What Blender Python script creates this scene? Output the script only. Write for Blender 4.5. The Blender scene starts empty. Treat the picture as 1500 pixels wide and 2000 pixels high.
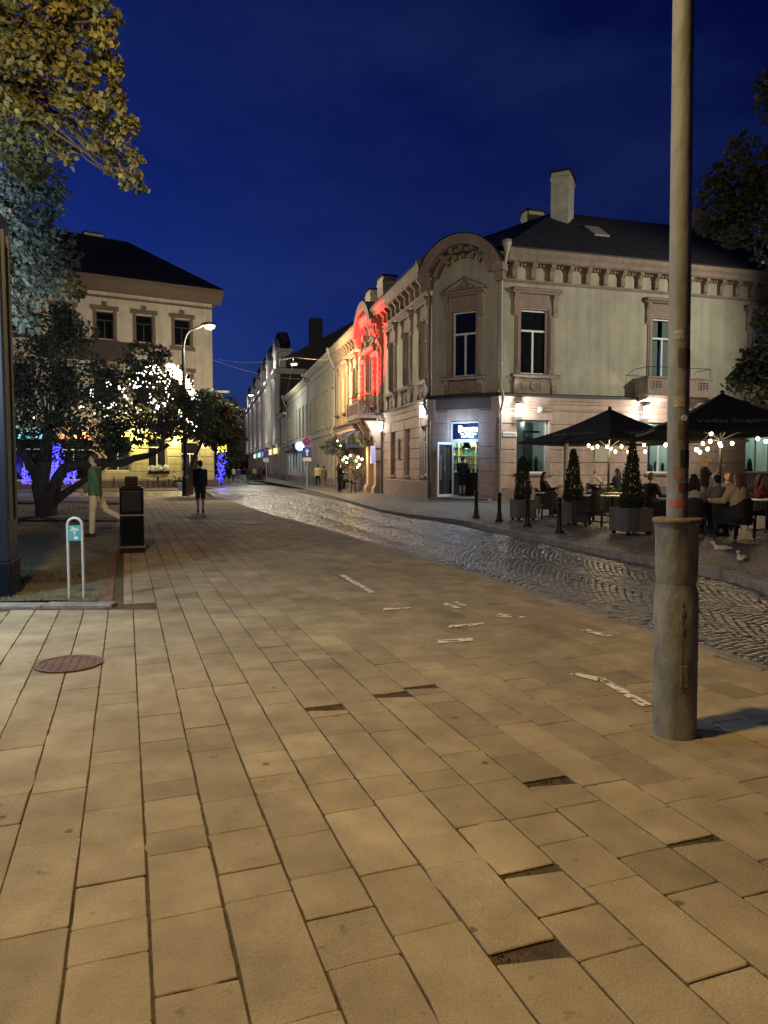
import bpy, bmesh, math, random
import numpy as np
from mathutils import Vector, Matrix

R = random.Random(11)
S = bpy.context.scene
COL = S.collection
rad = math.radians
WM = {}                      # world matrix of every object, kept by hand

# ------------------------------------------------------------------ camera
F_PX, CAM_Z = 1400.0, 1.5
PITCH = math.atan(85 / F_PX)
cd = bpy.data.cameras.new('camera')
cam = bpy.data.objects.new('camera', cd)
COL.objects.link(cam)
cam.location = (0, 0, CAM_Z)
cam.rotation_euler = (math.pi / 2 - PITCH, 0, 0)
cd.sensor_fit = 'VERTICAL'
cd.sensor_height = 36
cd.lens = F_PX / 2000 * 36
cd.clip_start, cd.clip_end = 0.1, 3000
S.camera = cam


def ray(px, py):
    c, s = math.cos(PITCH), math.sin(PITCH)
    a, b = (px - 750) / F_PX, (1000 - py) / F_PX
    return Vector((a, c + b * s, -s + b * c))


def G(px, py, z=0.0):
    """Point of the level z that the photograph shows at px, py."""
    d = ray(px, py)
    k = (z - CAM_Z) / d.z
    return Vector((d.x * k, d.y * k, z))


def P(px, py, D):
    """Point at distance D north of the camera."""
    d = ray(px, py)
    k = D / d.y
    return Vector((d.x * k, D, CAM_Z + d.z * k))


# ------------------------------------------------------------------ meshes
class MB:
    def __init__(s):
        s.v, s.f, s.mi, s.sm, s.tone = [], [], [], [], None

    def add(s, vs, fs, mi=0, M=None, sm=False):
        b = len(s.v)
        s.v.extend([tuple(M @ Vector(p)) for p in vs] if M is not None else [tuple(p) for p in vs])
        s.f.extend([tuple(i + b for i in f) for f in fs])
        s.mi.extend([mi] * len(fs))
        s.sm.extend([sm] * len(fs))
        return s

    def box(s, x0, x1, y0, y1, z0, z1, mi=0, M=None):
        vs = [(x, y, z) for z in (z0, z1) for y in (y0, y1) for x in (x0, x1)]
        return s.add(vs, [(0, 2, 3, 1), (4, 5, 7, 6), (0, 1, 5, 4), (2, 6, 7, 3), (0, 4, 6, 2), (1, 3, 7, 5)], mi, M)

    def bbox(s, x0, x1, y0, y1, z0, z1, b=0.02, mi=0, M=None):
        """box with chamfered edges"""
        xs, ys, zs = (x0, x1), (y0, y1), (z0, z1)
        bm = bmesh.new()
        bmesh.ops.create_cube(bm, size=1)
        for v in bm.verts:
            v.co = Vector((xs[v.co.x > 0], ys[v.co.y > 0], zs[v.co.z > 0]))
        bmesh.ops.bevel(bm, geom=bm.edges[:], offset=b, segments=2, affect='EDGES', profile=0.5)
        bm.verts.index_update()
        s.add([v.co[:] for v in bm.verts], [[v.index for v in f.verts] for f in bm.faces], mi, M)
        bm.free()
        return s

    def tube(s, pts, r, n=8, mi=0, caps=True, sm=True, M=None):
        pts = [Vector(p) for p in pts]
        rs = r if isinstance(r, (list, tuple)) else [r] * len(pts)
        vs, fs = [], []
        t0 = (pts[1] - pts[0]).normalized()
        a = t0.orthogonal().normalized()
        for i, p in enumerate(pts):
            t = (pts[min(i + 1, len(pts) - 1)] - pts[max(i - 1, 0)]).normalized()
            a = (a - t * a.dot(t))
            a = a.normalized() if a.length > 1e-6 else t.orthogonal().normalized()
            b = t.cross(a)
            for k in range(n):
                w = 2 * math.pi * k / n
                vs.append(p + (a * math.cos(w) + b * math.sin(w)) * rs[i])
        for i in range(len(pts) - 1):
            for k in range(n):
                fs.append((i * n + k, i * n + (k + 1) % n, (i + 1) * n + (k + 1) % n, (i + 1) * n + k))
        s.add(vs, fs, mi, M, sm)
        if caps:
            s.add(vs[:n], [tuple(range(n))[::-1]], mi, M)
            s.add(vs[-n:], [tuple(range(n))], mi, M)
        return s

    def lathe(s, prof, n=16, c=(0, 0, 0), mi=0, sm=True, M=None):
        vs, fs = [], []
        for r, z in prof:
            for k in range(n):
                w = 2 * math.pi * k / n
                vs.append((c[0] + r * math.cos(w), c[1] + r * math.sin(w), c[2] + z))
        for i in range(len(prof) - 1):
            for k in range(n):
                fs.append((i * n + k, i * n + (k + 1) % n, (i + 1) * n + (k + 1) % n, (i + 1) * n + k))
        s.add(vs, fs, mi, M, sm)
        s.add(vs[:n], [tuple(range(n))[::-1]], mi, M)
        s.add(vs[-n:], [tuple(range(n))], mi, M)
        return s

    def ell(s, c, r, nu=12, nv=8, mi=0, sm=True, M=None):
        r = (r, r, r) if not isinstance(r, (tuple, list)) else r
        vs = [(c[0], c[1], c[2] - r[2])]
        for j in range(1, nv):
            a = -math.pi / 2 + math.pi * j / nv
            for k in range(nu):
                w = 2 * math.pi * k / nu
                vs.append((c[0] + r[0] * math.cos(a) * math.cos(w), c[1] + r[1] * math.cos(a) * math.sin(w), c[2] + r[2] * math.sin(a)))
        vs.append((c[0], c[1], c[2] + r[2]))
        fs = []
        for k in range(nu):
            fs.append((0, 1 + (k + 1) % nu, 1 + k))
            for j in range(nv - 2):
                fs.append((1 + j * nu + k, 1 + j * nu + (k + 1) % nu, 1 + (j + 1) * nu + (k + 1) % nu, 1 + (j + 1) * nu + k))
            fs.append((len(vs) - 1, 1 + (nv - 2) * nu + k, 1 + (nv - 2) * nu + (k + 1) % nu))
        return s.add(vs, fs, mi, M, sm)

    def prism(s, poly, z0, z1, mi=0, M=None):
        n = len(poly)
        vs = [(p[0], p[1], z0) for p in poly] + [(p[0], p[1], z1) for p in poly]
        fs = [tuple(range(n))[::-1], tuple(range(n, 2 * n))] + [(i, (i + 1) % n, n + (i + 1) % n, n + i) for i in range(n)]
        return s.add(vs, fs, mi, M)

    def profile(s, poly, x0, x1, mi=0, M=None):
        """polygon in (y, z) swept along x"""
        n = len(poly)
        vs = [(x0, p[0], p[1]) for p in poly] + [(x1, p[0], p[1]) for p in poly]
        fs = [tuple(range(n)), tuple(range(n, 2 * n))[::-1]] + [(i, n + i, n + (i + 1) % n, (i + 1) % n) for i in range(n)]
        return s.add(vs, fs, mi, M)

    def mesh(s, name, fix=True):
        me = bpy.data.meshes.new(name)
        me.from_pydata(s.v, [], s.f)
        me.polygons.foreach_set('material_index', s.mi)
        me.polygons.foreach_set('use_smooth', s.sm)
        if s.tone is not None:
            at = me.attributes.new('tone', 'FLOAT', 'FACE')
            at.data.foreach_set('value', s.tone)
        if fix and len(s.f) < 6000:
            bm = bmesh.new()
            bm.from_mesh(me)
            bmesh.ops.recalc_face_normals(bm, faces=bm.faces[:])
            bm.to_mesh(me)
            bm.free()
        me.update()
        return me


def place(o, parent=None, M=None):
    M = M or Matrix.Identity(4)
    WM[o.name] = M.copy()
    if parent is not None:
        o.parent = parent
        o.matrix_basis = WM[parent.name].inverted() @ M
    else:
        o.matrix_basis = M
    COL.objects.link(o)
    return o


def obj(name, mb, mats, parent=None, M=None, fix=True):
    me = mb.mesh(name, fix) if isinstance(mb, MB) else mb
    o = bpy.data.objects.new(name, me)
    if isinstance(mb, MB) or not me.materials:
        for m in (mats if isinstance(mats, (list, tuple)) else [mats]):
            me.materials.append(m)
    return place(o, parent, M)


def tag(o, label=None, cat=None, group=None, kind=None):
    for k, v in (('label', label), ('category', cat), ('group', group), ('kind', kind)):
        if v:
            o[k] = v
    return o


def T(x, y, z=0.0, rz=0.0, s=1.0):
    return Matrix.Translation((x, y, z)) @ Matrix.Rotation(rz, 4, 'Z') @ Matrix.Scale(s, 4)


def thing(name, label, cat, M, group=None):
    o = bpy.data.objects.new(name, None)
    o.empty_display_size = 0.2
    place(o, None, M)
    return tag(o, label, cat, group)


def copy_tree(root, M, label=None):
    """a copy of a thing with copies of its parts and sub-parts"""
    c = root.copy()
    c.matrix_basis = M
    COL.objects.link(c)
    WM[c.name] = M.copy()
    if label:
        c['label'] = label
    kids = [k for k in bpy.data.objects if k.parent == root]
    for k in kids:
        d = k.copy()
        d.parent = c
        COL.objects.link(d)
        for g in [q for q in bpy.data.objects if q.parent == k]:
            e = g.copy()
            e.parent = d
            COL.objects.link(e)
    return c


def frame(o, d):
    """facade frame: x to the right seen from outside, y into the building, z up"""
    d = Vector((d[0], d[1], 0)).normalized()
    y = Vector((-d.y, d.x, 0))
    M = Matrix.Identity(4)
    for i in range(3):
        M[i][0], M[i][1], M[i][3] = d[i], y[i], (o[i] if i < len(o) else 0)
    return M


# ------------------------------------------------------------------ materials
def mat(name, col, rough=0.7, metal=0.0, var=0.0, vscale=3.0, bump=0.0, bscale=40.0, emit=None, estr=0.0, spec=0.5, col2=None, tone=False, stretch=None):
    m = bpy.data.materials.new(name)
    m.use_nodes = True
    nt = m.node_tree
    b = nt.nodes['Principled BSDF']
    N, L = nt.nodes.new, nt.links.new
    b.inputs['Base Color'].default_value = (*col, 1)
    b.inputs['Roughness'].default_value = rough
    b.inputs['Metallic'].default_value = metal
    b.inputs['Specular IOR Level'].default_value = spec
    tc = N('ShaderNodeTexCoord')
    vec = tc.outputs['Object']
    if stretch:
        mp = N('ShaderNodeMapping')
        mp.inputs['Scale'].default_value = stretch
        L(vec, mp.inputs['Vector'])
        vec = mp.outputs['Vector']
    if var or col2:
        n = N('ShaderNodeTexNoise')
        n.inputs['Scale'].default_value = vscale
        n.inputs['Detail'].default_value = 6
        n.inputs['Roughness'].default_value = 0.65
        L(vec, n.inputs['Vector'])
        r = N('ShaderNodeValToRGB')
        c2 = col2 or tuple(c * (1 - var) for c in col)
        c1 = col if col2 else tuple(min(1, c * (1 + var)) for c in col)
        r.color_ramp.elements[0].position, r.color_ramp.elements[1].position = 0.35, 0.65
        r.color_ramp.elements[0].color = (*c2, 1)
        r.color_ramp.elements[1].color = (*c1, 1)
        L(n.outputs['Fac'], r.inputs['Fac'])
        out = r.outputs['Color']
    else:
        rgb = N('ShaderNodeRGB')
        rgb.outputs[0].default_value = (*col, 1)
        out = rgb.outputs[0]
    if tone:
        a = N('ShaderNodeAttribute')
        a.attribute_name = 'tone'
        mx = N('ShaderNodeMix')
        mx.data_type, mx.blend_type = 'RGBA', 'MULTIPLY'
        mx.inputs[0].default_value = 1
        L(out, mx.inputs[6])
        L(a.outputs['Fac'], mx.inputs[7])
        out = mx.outputs[2]
    L(out, b.inputs['Base Color'])
    if bump:
        n2 = N('ShaderNodeTexNoise')
        n2.inputs['Scale'].default_value = bscale
        n2.inputs['Detail'].default_value = 5
        L(vec, n2.inputs['Vector'])
        bp = N('ShaderNodeBump')
        bp.inputs['Strength'].default_value = bump
        bp.inputs['Distance'].default_value = 0.02
        L(n2.outputs['Fac'], bp.inputs['Height'])
        L(bp.outputs['Normal'], b.inputs['Normal'])
    if emit:
        b.inputs['Emission Color'].default_value = (*emit, 1)
        b.inputs['Emission Strength'].default_value = estr
    return m


def glass_mat(name, tint=(0.9, 0.95, 0.95), refl=0.12):
    m = bpy.data.materials.new(name)
    m.use_nodes = True
    nt = m.node_tree
    nt.nodes.remove(nt.nodes['Principled BSDF'])
    N, L = nt.nodes.new, nt.links.new
    t, g, mx = N('ShaderNodeBsdfTransparent'), N('ShaderNodeBsdfGlossy'), N('ShaderNodeMixShader')
    t.inputs['Color'].default_value = (*tint, 1)
    g.inputs['Roughness'].default_value = 0.03
    mx.inputs[0].default_value = refl
    L(t.outputs[0], mx.inputs[1])
    L(g.outputs[0], mx.inputs[2])
    L(mx.outputs[0], nt.nodes['Material Output'].inputs['Surface'])
    return m


M = {}
M['slab'] = mat('paving_slab', (0.355, 0.30, 0.205), 0.9, var=0.13, vscale=2.2, bump=0.22, bscale=90, tone=True, spec=0.3)
def weather(m):
    """stains, sandy speckle and worn lighter patches on a stone material"""
    nt = m.node_tree
    N, L = nt.nodes.new, nt.links.new
    b = nt.nodes['Principled BSDF']
    src = b.inputs['Base Color'].links[0].from_socket
    vec = nt.nodes['Texture Coordinate'].outputs['Object']
    for sc, lo, hi, p0, p1, det in ((0.55, 0.80, 1.10, 0.35, 0.65, 4), (5.5, 0.86, 1.08, 0.3, 0.7, 8), (160.0, 0.84, 1.14, 0.3, 0.7, 2), (13.0, 0.62, 1.0, 0.24, 0.34, 3)):
        n = N('ShaderNodeTexNoise')
        n.inputs['Scale'].default_value, n.inputs['Detail'].default_value = sc, det
        r = N('ShaderNodeMapRange')
        r.inputs[1].default_value, r.inputs[2].default_value, r.inputs[3].default_value, r.inputs[4].default_value = p0, p1, lo, hi
        mx = N('ShaderNodeMix')
        mx.data_type, mx.blend_type = 'RGBA', 'MULTIPLY'
        mx.inputs[0].default_value = 1
        L(vec, n.inputs['Vector'])
        L(n.outputs['Fac'], r.inputs[0])
        L(src, mx.inputs[6])
        L(r.outputs[0], mx.inputs[7])
        src = mx.outputs[2]
    v = N('ShaderNodeTexVoronoi')
    v.inputs['Scale'].default_value = 2.6
    v.inputs['Randomness'].default_value = 1
    nz = N('ShaderNodeTexNoise')
    nz.inputs['Scale'].default_value = 30
    ad = N('ShaderNodeMath')
    ad.operation = 'MULTIPLY_ADD'
    ad.inputs[1].default_value = 0.035
    r = N('ShaderNodeMapRange')
    r.inputs[1].default_value, r.inputs[2].default_value, r.inputs[3].default_value, r.inputs[4].default_value = 0.055, 0.075, 0.45, 1.0
    mx = N('ShaderNodeMix')
    mx.data_type, mx.blend_type = 'RGBA', 'MULTIPLY'
    mx.inputs[0].default_value = 1
    L(vec, v.inputs['Vector'])
    L(vec, nz.inputs['Vector'])
    L(nz.outputs['Fac'], ad.inputs[0])
    L(v.outputs['Distance'], ad.inputs[2])
    L(ad.outputs[0], r.inputs[0])
    L(src, mx.inputs[6])
    L(r.outputs[0], mx.inputs[7])
    L(mx.outputs[2], b.inputs['Base Color'])


weather(M['slab'])
M['joint'] = mat('joint_dirt', (0.085, 0.063, 0.038), 0.95, var=0.4, vscale=9, bump=0.6, bscale=60)
M['kerb'] = mat('kerb_granite', (0.27, 0.255, 0.235), 0.7, var=0.25, vscale=6, bump=0.4, bscale=70)
M['cobble'] = mat('cobble_stone', (0.11, 0.114, 0.122), 0.33, var=0.25, vscale=2.5, bump=0.12, bscale=60, tone=True, spec=0.6)
M['roadbed'] = mat('road_bed', (0.045, 0.042, 0.038), 0.75, var=0.3, vscale=8, bump=0.5, bscale=50)
M['lawn'] = mat('lawn_soil', (0.2, 0.16, 0.105), 0.95, var=0.4, vscale=3, bump=0.8, bscale=25, col2=(0.09, 0.095, 0.045))
M['grass'] = mat('grass_blade', (0.13, 0.145, 0.065), 0.8, tone=True)
M['asphalt'] = mat('asphalt', (0.05, 0.05, 0.052), 0.85, var=0.2, bump=0.4)
M['plaster'] = mat('greenish_plaster', (0.43, 0.405, 0.315), 0.85, var=0.09, vscale=1.3, bump=0.2, bscale=60)
M['trim'] = mat('brown_trim', (0.30, 0.225, 0.185), 0.8, var=0.12, vscale=5, bump=0.2, bscale=60)
M['pink'] = mat('pink_render', (0.52, 0.38, 0.31), 0.85, var=0.1, vscale=2.2, bump=0.25, bscale=50)
M['plinth'] = mat('plinth_stone', (0.3, 0.24, 0.21), 0.85, var=0.25, vscale=6, bump=0.5, bscale=35)
M['flash'] = mat('dark_flashing', (0.03, 0.03, 0.034), 0.5, 0.3)
M['roof'] = mat('dark_roof_sheet', (0.034, 0.033, 0.038), 0.85, var=0.25, vscale=2, bump=0.3, bscale=12, spec=0.2)
M['white'] = mat('white_frame', (0.72, 0.72, 0.70), 0.45)
M['pane'] = mat('dark_window_pane', (0.008, 0.009, 0.012), 0.06, var=0.3, vscale=1.5, spec=0.6)
M['warmpane'] = mat('lit_shop_pane', (0.3, 0.25, 0.2), 0.2)
M['coolpane'] = mat('dim_lit_pane', (0.1, 0.1, 0.1), 0.15)
M['glass'] = glass_mat('clear_glass')
M['stoneframe'] = mat('chimney_render', (0.46, 0.43, 0.36), 0.9, var=0.15, vscale=3, bump=0.3)
M['zinc'] = mat('zinc_pipe', (0.42, 0.39, 0.34), 0.55, 0.2, var=0.15, vscale=7)
M['darkzinc'] = mat('dark_pipe', (0.15, 0.125, 0.11), 0.6, 0.1, var=0.2, vscale=7)
M['cream'] = mat('cream_plaster', (0.50, 0.46, 0.35), 0.88, var=0.1, vscale=1.1, bump=0.2)
M['creamtrim'] = mat('cream_trim', (0.46, 0.43, 0.35), 0.85, var=0.1, vscale=4)
M['grey'] = mat('pale_plaster', (0.46, 0.45, 0.42), 0.88, var=0.1, vscale=1.1, bump=0.2)
M['towerwall'] = mat('brownish_stucco', (0.27, 0.235, 0.22), 0.85, var=0.15, vscale=0.9)
M['palewhite'] = mat('white_stucco', (0.58, 0.56, 0.54), 0.85, var=0.12, vscale=0.9, bump=0.2)
M['yellow'] = mat('yellow_render', (0.52, 0.46, 0.26), 0.88, var=0.1, vscale=2, bump=0.2)
M['ivory'] = mat('ivory_plaster', (0.62, 0.58, 0.50), 0.88, var=0.08, vscale=1.2, bump=0.15)
M['brownband'] = mat('brown_cornice', (0.13, 0.10, 0.09), 0.85, var=0.1)
M['orange'] = mat('orange_brick', (0.38, 0.19, 0.11), 0.88, var=0.15, vscale=4, bump=0.3)
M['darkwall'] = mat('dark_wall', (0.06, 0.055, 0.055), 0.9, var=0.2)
M['black'] = mat('black_metal', (0.012, 0.012, 0.013), 0.45, 0.2)
M['iron'] = mat('black_iron', (0.02, 0.02, 0.021), 0.5, 0.4, bump=0.3, bscale=50)
M['steel'] = mat('brushed_steel', (0.6, 0.6, 0.6), 0.3, 0.9)
M['galv'] = mat('galvanised_tube', (0.55, 0.58, 0.62), 0.5, 0.25, var=0.1, vscale=12)
M['polepaint'] = mat('weathered_pole_paint', (0.195, 0.205, 0.21), 0.7, 0.0, var=0.3, vscale=5, bump=0.25, bscale=30, stretch=(1, 1, 0.35))
M['sleeve'] = mat('sleeve_paint', (0.26, 0.265, 0.24), 0.65, 0.05, col2=(0.13, 0.13, 0.115), vscale=9, bump=0.4, bscale=25, stretch=(1, 1, 0.5))
M['rust'] = mat('rusty_edge', (0.17, 0.14, 0.09), 0.8, 0.2, var=0.4, vscale=20, bump=0.4)
M['navy'] = mat('navy_lacquer', (0.008, 0.010, 0.026), 0.4, 0.1, spec=0.6)
M['binblack'] = mat('bin_black', (0.006, 0.009, 0.02), 0.5, 0.0, var=0.2, vscale=8, spec=0.12)
M['teal'] = mat('teal_sign', (0.06, 0.36, 0.42), 0.5, var=0.1, vscale=20)
M['signwhite'] = mat('sign_white', (0.75, 0.76, 0.76), 0.5)
M['signblue'] = mat('sign_blue', (0.03, 0.07, 0.45), 0.45)
M['signred'] = mat('sign_red', (0.5, 0.03, 0.03), 0.45)
M['canvas'] = mat('black_canvas', (0.014, 0.015, 0.019), 0.8, var=0.2, vscale=3, bump=0.2, bscale=20, spec=0.3)
M['awning'] = mat('navy_awning', (0.018, 0.026, 0.11), 0.8, var=0.2, vscale=5)
M['print'] = mat('printed_grey', (0.16, 0.145, 0.13), 0.8)
M['wicker'] = mat('black_wicker', (0.014, 0.014, 0.017), 0.6, bump=0.6, bscale=70)
M['tabletop'] = mat('pale_table_top', (0.5, 0.44, 0.36), 0.5, var=0.12, vscale=9)
M['planter'] = mat('planter_slat', (0.15, 0.14, 0.14), 0.75, var=0.2, vscale=7, bump=0.3, stretch=(1, 1, 0.2))
M['soil'] = mat('soil', (0.03, 0.022, 0.015), 0.95)
M['thuja'] = mat('thuja_green', (0.028, 0.042, 0.018), 0.85, tone=True)
M['box'] = mat('box_hedge_green', (0.05, 0.09, 0.025), 0.8, tone=True)
M['bark'] = mat('tree_bark', (0.085, 0.065, 0.048), 0.95, var=0.4, vscale=8, bump=0.9, bscale=22, stretch=(1, 1, 0.3))
M['poster'] = mat('poster_paper', (0.5, 0.46, 0.36), 0.8, var=0.12, vscale=22)
M['paint'] = None
M['manhole'] = mat('cast_manhole', (0.17, 0.10, 0.08), 0.6, 0.3, var=0.2, vscale=12, bump=0.5, bscale=45)
M['stepstone'] = mat('step_granite', (0.25, 0.24, 0.235), 0.7, var=0.15, vscale=12, bump=0.3, bscale=80)
M['lamphead'] = mat('lit_lamp_glass', (1, 0.8, 0.5), 0.4, emit=(1.0, 0.60, 0.20), estr=5)
M['lantern'] = mat('lit_lantern_glass', (1, 1, 1), 0.4, emit=(0.93, 1.0, 0.98), estr=9)
M['bulb'] = mat('lit_bulb', (1, 0.9, 0.7), 0.4, emit=(1.0, 0.80, 0.46), estr=16)
M['fairy'] = mat('lit_fairy_white', (1, 1, 1), 0.4, emit=(1.0, 0.92, 0.70), estr=6)
M['fairyblue'] = mat('lit_fairy_blue', (0.2, 0.2, 1), 0.4, emit=(0.06, 0.05, 1.0), estr=3.2)
M['fairyyellow'] = mat('lit_fairy_yellow', (1, 0.9, 0.2), 0.4, emit=(1.0, 0.82, 0.12), estr=2.5)
M['skin'] = mat('skin', (0.52, 0.33, 0.25), 0.55, var=0.06, vscale=20)
M['eye'] = mat('eye_dark', (0.02, 0.015, 0.012), 0.2)


def leaf_mat(name, col, tr=0.25):
    m = mat(name, col, 0.6, tone=True, spec=0.3)
    nt = m.node_tree
    b = nt.nodes['Principled BSDF']
    t = nt.nodes.new('ShaderNodeBsdfTranslucent')
    mx = nt.nodes.new('ShaderNodeMixShader')
    mx.inputs[0].default_value = tr
    src = b.inputs['Base Color'].links[0].from_socket
    nt.links.new(src, t.inputs['Color'])
    nt.links.new(b.outputs[0], mx.inputs[1])
    nt.links.new(t.outputs[0], mx.inputs[2])
    nt.links.new(mx.outputs[0], nt.nodes['Material Output'].inputs['Surface'])
    return m


M['maple'] = leaf_mat('maple_leaf', (0.25, 0.23, 0.085), 0.3)
M['linden'] = leaf_mat('linden_leaf', (0.19, 0.225, 0.19))
M['darkleaf'] = leaf_mat('dark_leaf', (0.07, 0.085, 0.055))
for k_, c_, e_, sc_ in (('warmpane', (1.0, 0.72, 0.38), 1.1, 1.1), ('coolpane', (0.75, 0.9, 1.0), 0.5, 0.9)):
    nt_ = M[k_].node_tree
    n_ = nt_.nodes.new('ShaderNodeTexNoise')
    n_.inputs['Scale'].default_value = sc_
    r_ = nt_.nodes.new('ShaderNodeMapRange')
    r_.inputs[1].default_value, r_.inputs[2].default_value, r_.inputs[3].default_value, r_.inputs[4].default_value = 0.42, 0.66, 0.04, e_
    g_ = nt_.nodes.new('ShaderNodeTexCoord')
    nt_.links.new(g_.outputs['Object'], n_.inputs['Vector'])
    nt_.links.new(n_.outputs['Fac'], r_.inputs[0])
    nt_.links.new(r_.outputs[0], nt_.nodes['Principled BSDF'].inputs['Emission Strength'])
    nt_.nodes['Principled BSDF'].inputs['Emission Color'].default_value = (*c_, 1)
M['dullsteel'] = mat('dull_aluminium', (0.09, 0.10, 0.13), 0.5, 0.2)


def streaks(m):
    """rain streaks and grimy patches on render"""
    nt = m.node_tree
    N, L = nt.nodes.new, nt.links.new
    b = nt.nodes['Principled BSDF']
    src = b.inputs['Base Color'].links[0].from_socket
    for scl, lo, p0, p1 in (((3.5, 3.5, 0.22), 0.84, 0.32, 0.62), ((0.7, 0.7, 0.7), 0.86, 0.35, 0.6), ((18, 18, 9), 0.93, 0.35, 0.6)):
        mp = N('ShaderNodeMapping')
        mp.inputs['Scale'].default_value = scl
        n = N('ShaderNodeTexNoise')
        n.inputs['Scale'].default_value, n.inputs['Detail'].default_value = 1.0, 6
        r = N('ShaderNodeMapRange')
        r.inputs[1].default_value, r.inputs[2].default_value, r.inputs[3].default_value, r.inputs[4].default_value = p0, p1, lo, 1.03
        mx = N('ShaderNodeMix')
        mx.data_type, mx.blend_type = 'RGBA', 'MULTIPLY'
        mx.inputs[0].default_value = 1
        L(nt.nodes['Texture Coordinate'].outputs['Object'], mp.inputs['Vector'])
        L(mp.outputs['Vector'], n.inputs['Vector'])
        L(n.outputs['Fac'], r.inputs[0])
        L(src, mx.inputs[6])
        L(r.outputs[0], mx.inputs[7])
        src = mx.outputs[2]
    L(src, b.inputs['Base Color'])


for k_ in ('plaster', 'pink', 'cream', 'grey', 'ivory', 'towerwall', 'palewhite', 'trim', 'yellow', 'plinth', 'kerb', 'stepstone', 'planter'):
    streaks(M[k_])
CLOTH = {}


def cloth(c, r=0.85):
    k = tuple(round(x, 3) for x in c)
    if k not in CLOTH:
        CLOTH[k] = mat('cloth_%d' % len(CLOTH), c, r, var=0.12, vscale=9, bump=0.25, bscale=30, spec=0.25)
        CLOTH[k].name = 'clothing_fabric'
    return CLOTH[k]


def text(s, size, ext=0.004, align='CENTER', bold=0.0):
    c = bpy.data.curves.new('lettering', 'FONT')
    c.body, c.size, c.extrude, c.align_x, c.align_y, c.offset = s, size, ext, align, 'CENTER', bold
    o = bpy.data.objects.new('lettering', c)
    COL.objects.link(o)
    bpy.context.view_layer.update()
    dg = bpy.context.evaluated_depsgraph_get()
    me = bpy.data.meshes.new_from_object(o.evaluated_get(dg))
    bpy.data.objects.remove(o)
    bpy.data.curves.remove(c)
    me.materials.clear()
    me.name = 'lettering'
    return me


UP = Matrix.Rotation(math.pi / 2, 4, 'X')     # lays lettering upright, reading from -y
# ------------------------------------------------------------------ people (first: they use a remesh evaluated on an almost empty scene)
def remesh(mb, vox, smooth=4):
    me = mb.mesh('tmp')
    o = bpy.data.objects.new('tmp', me)
    COL.objects.link(o)
    m = o.modifiers.new('r', 'REMESH')
    m.mode, m.voxel_size, m.use_smooth_shade = 'VOXEL', vox, True
    if smooth:
        k = o.modifiers.new('s', 'SMOOTH')
        k.iterations, k.factor = smooth, 0.4
    bpy.context.view_layer.update()
    r = bpy.data.meshes.new_from_object(o.evaluated_get(bpy.context.evaluated_depsgraph_get()))
    bpy.data.objects.remove(o)
    bpy.data.meshes.remove(me)
    for p in r.polygons:
        p.use_smooth = True
    return r


def rotx(v, a):
    return Matrix.Rotation(a, 3, 'X') @ Vector(v)


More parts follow.
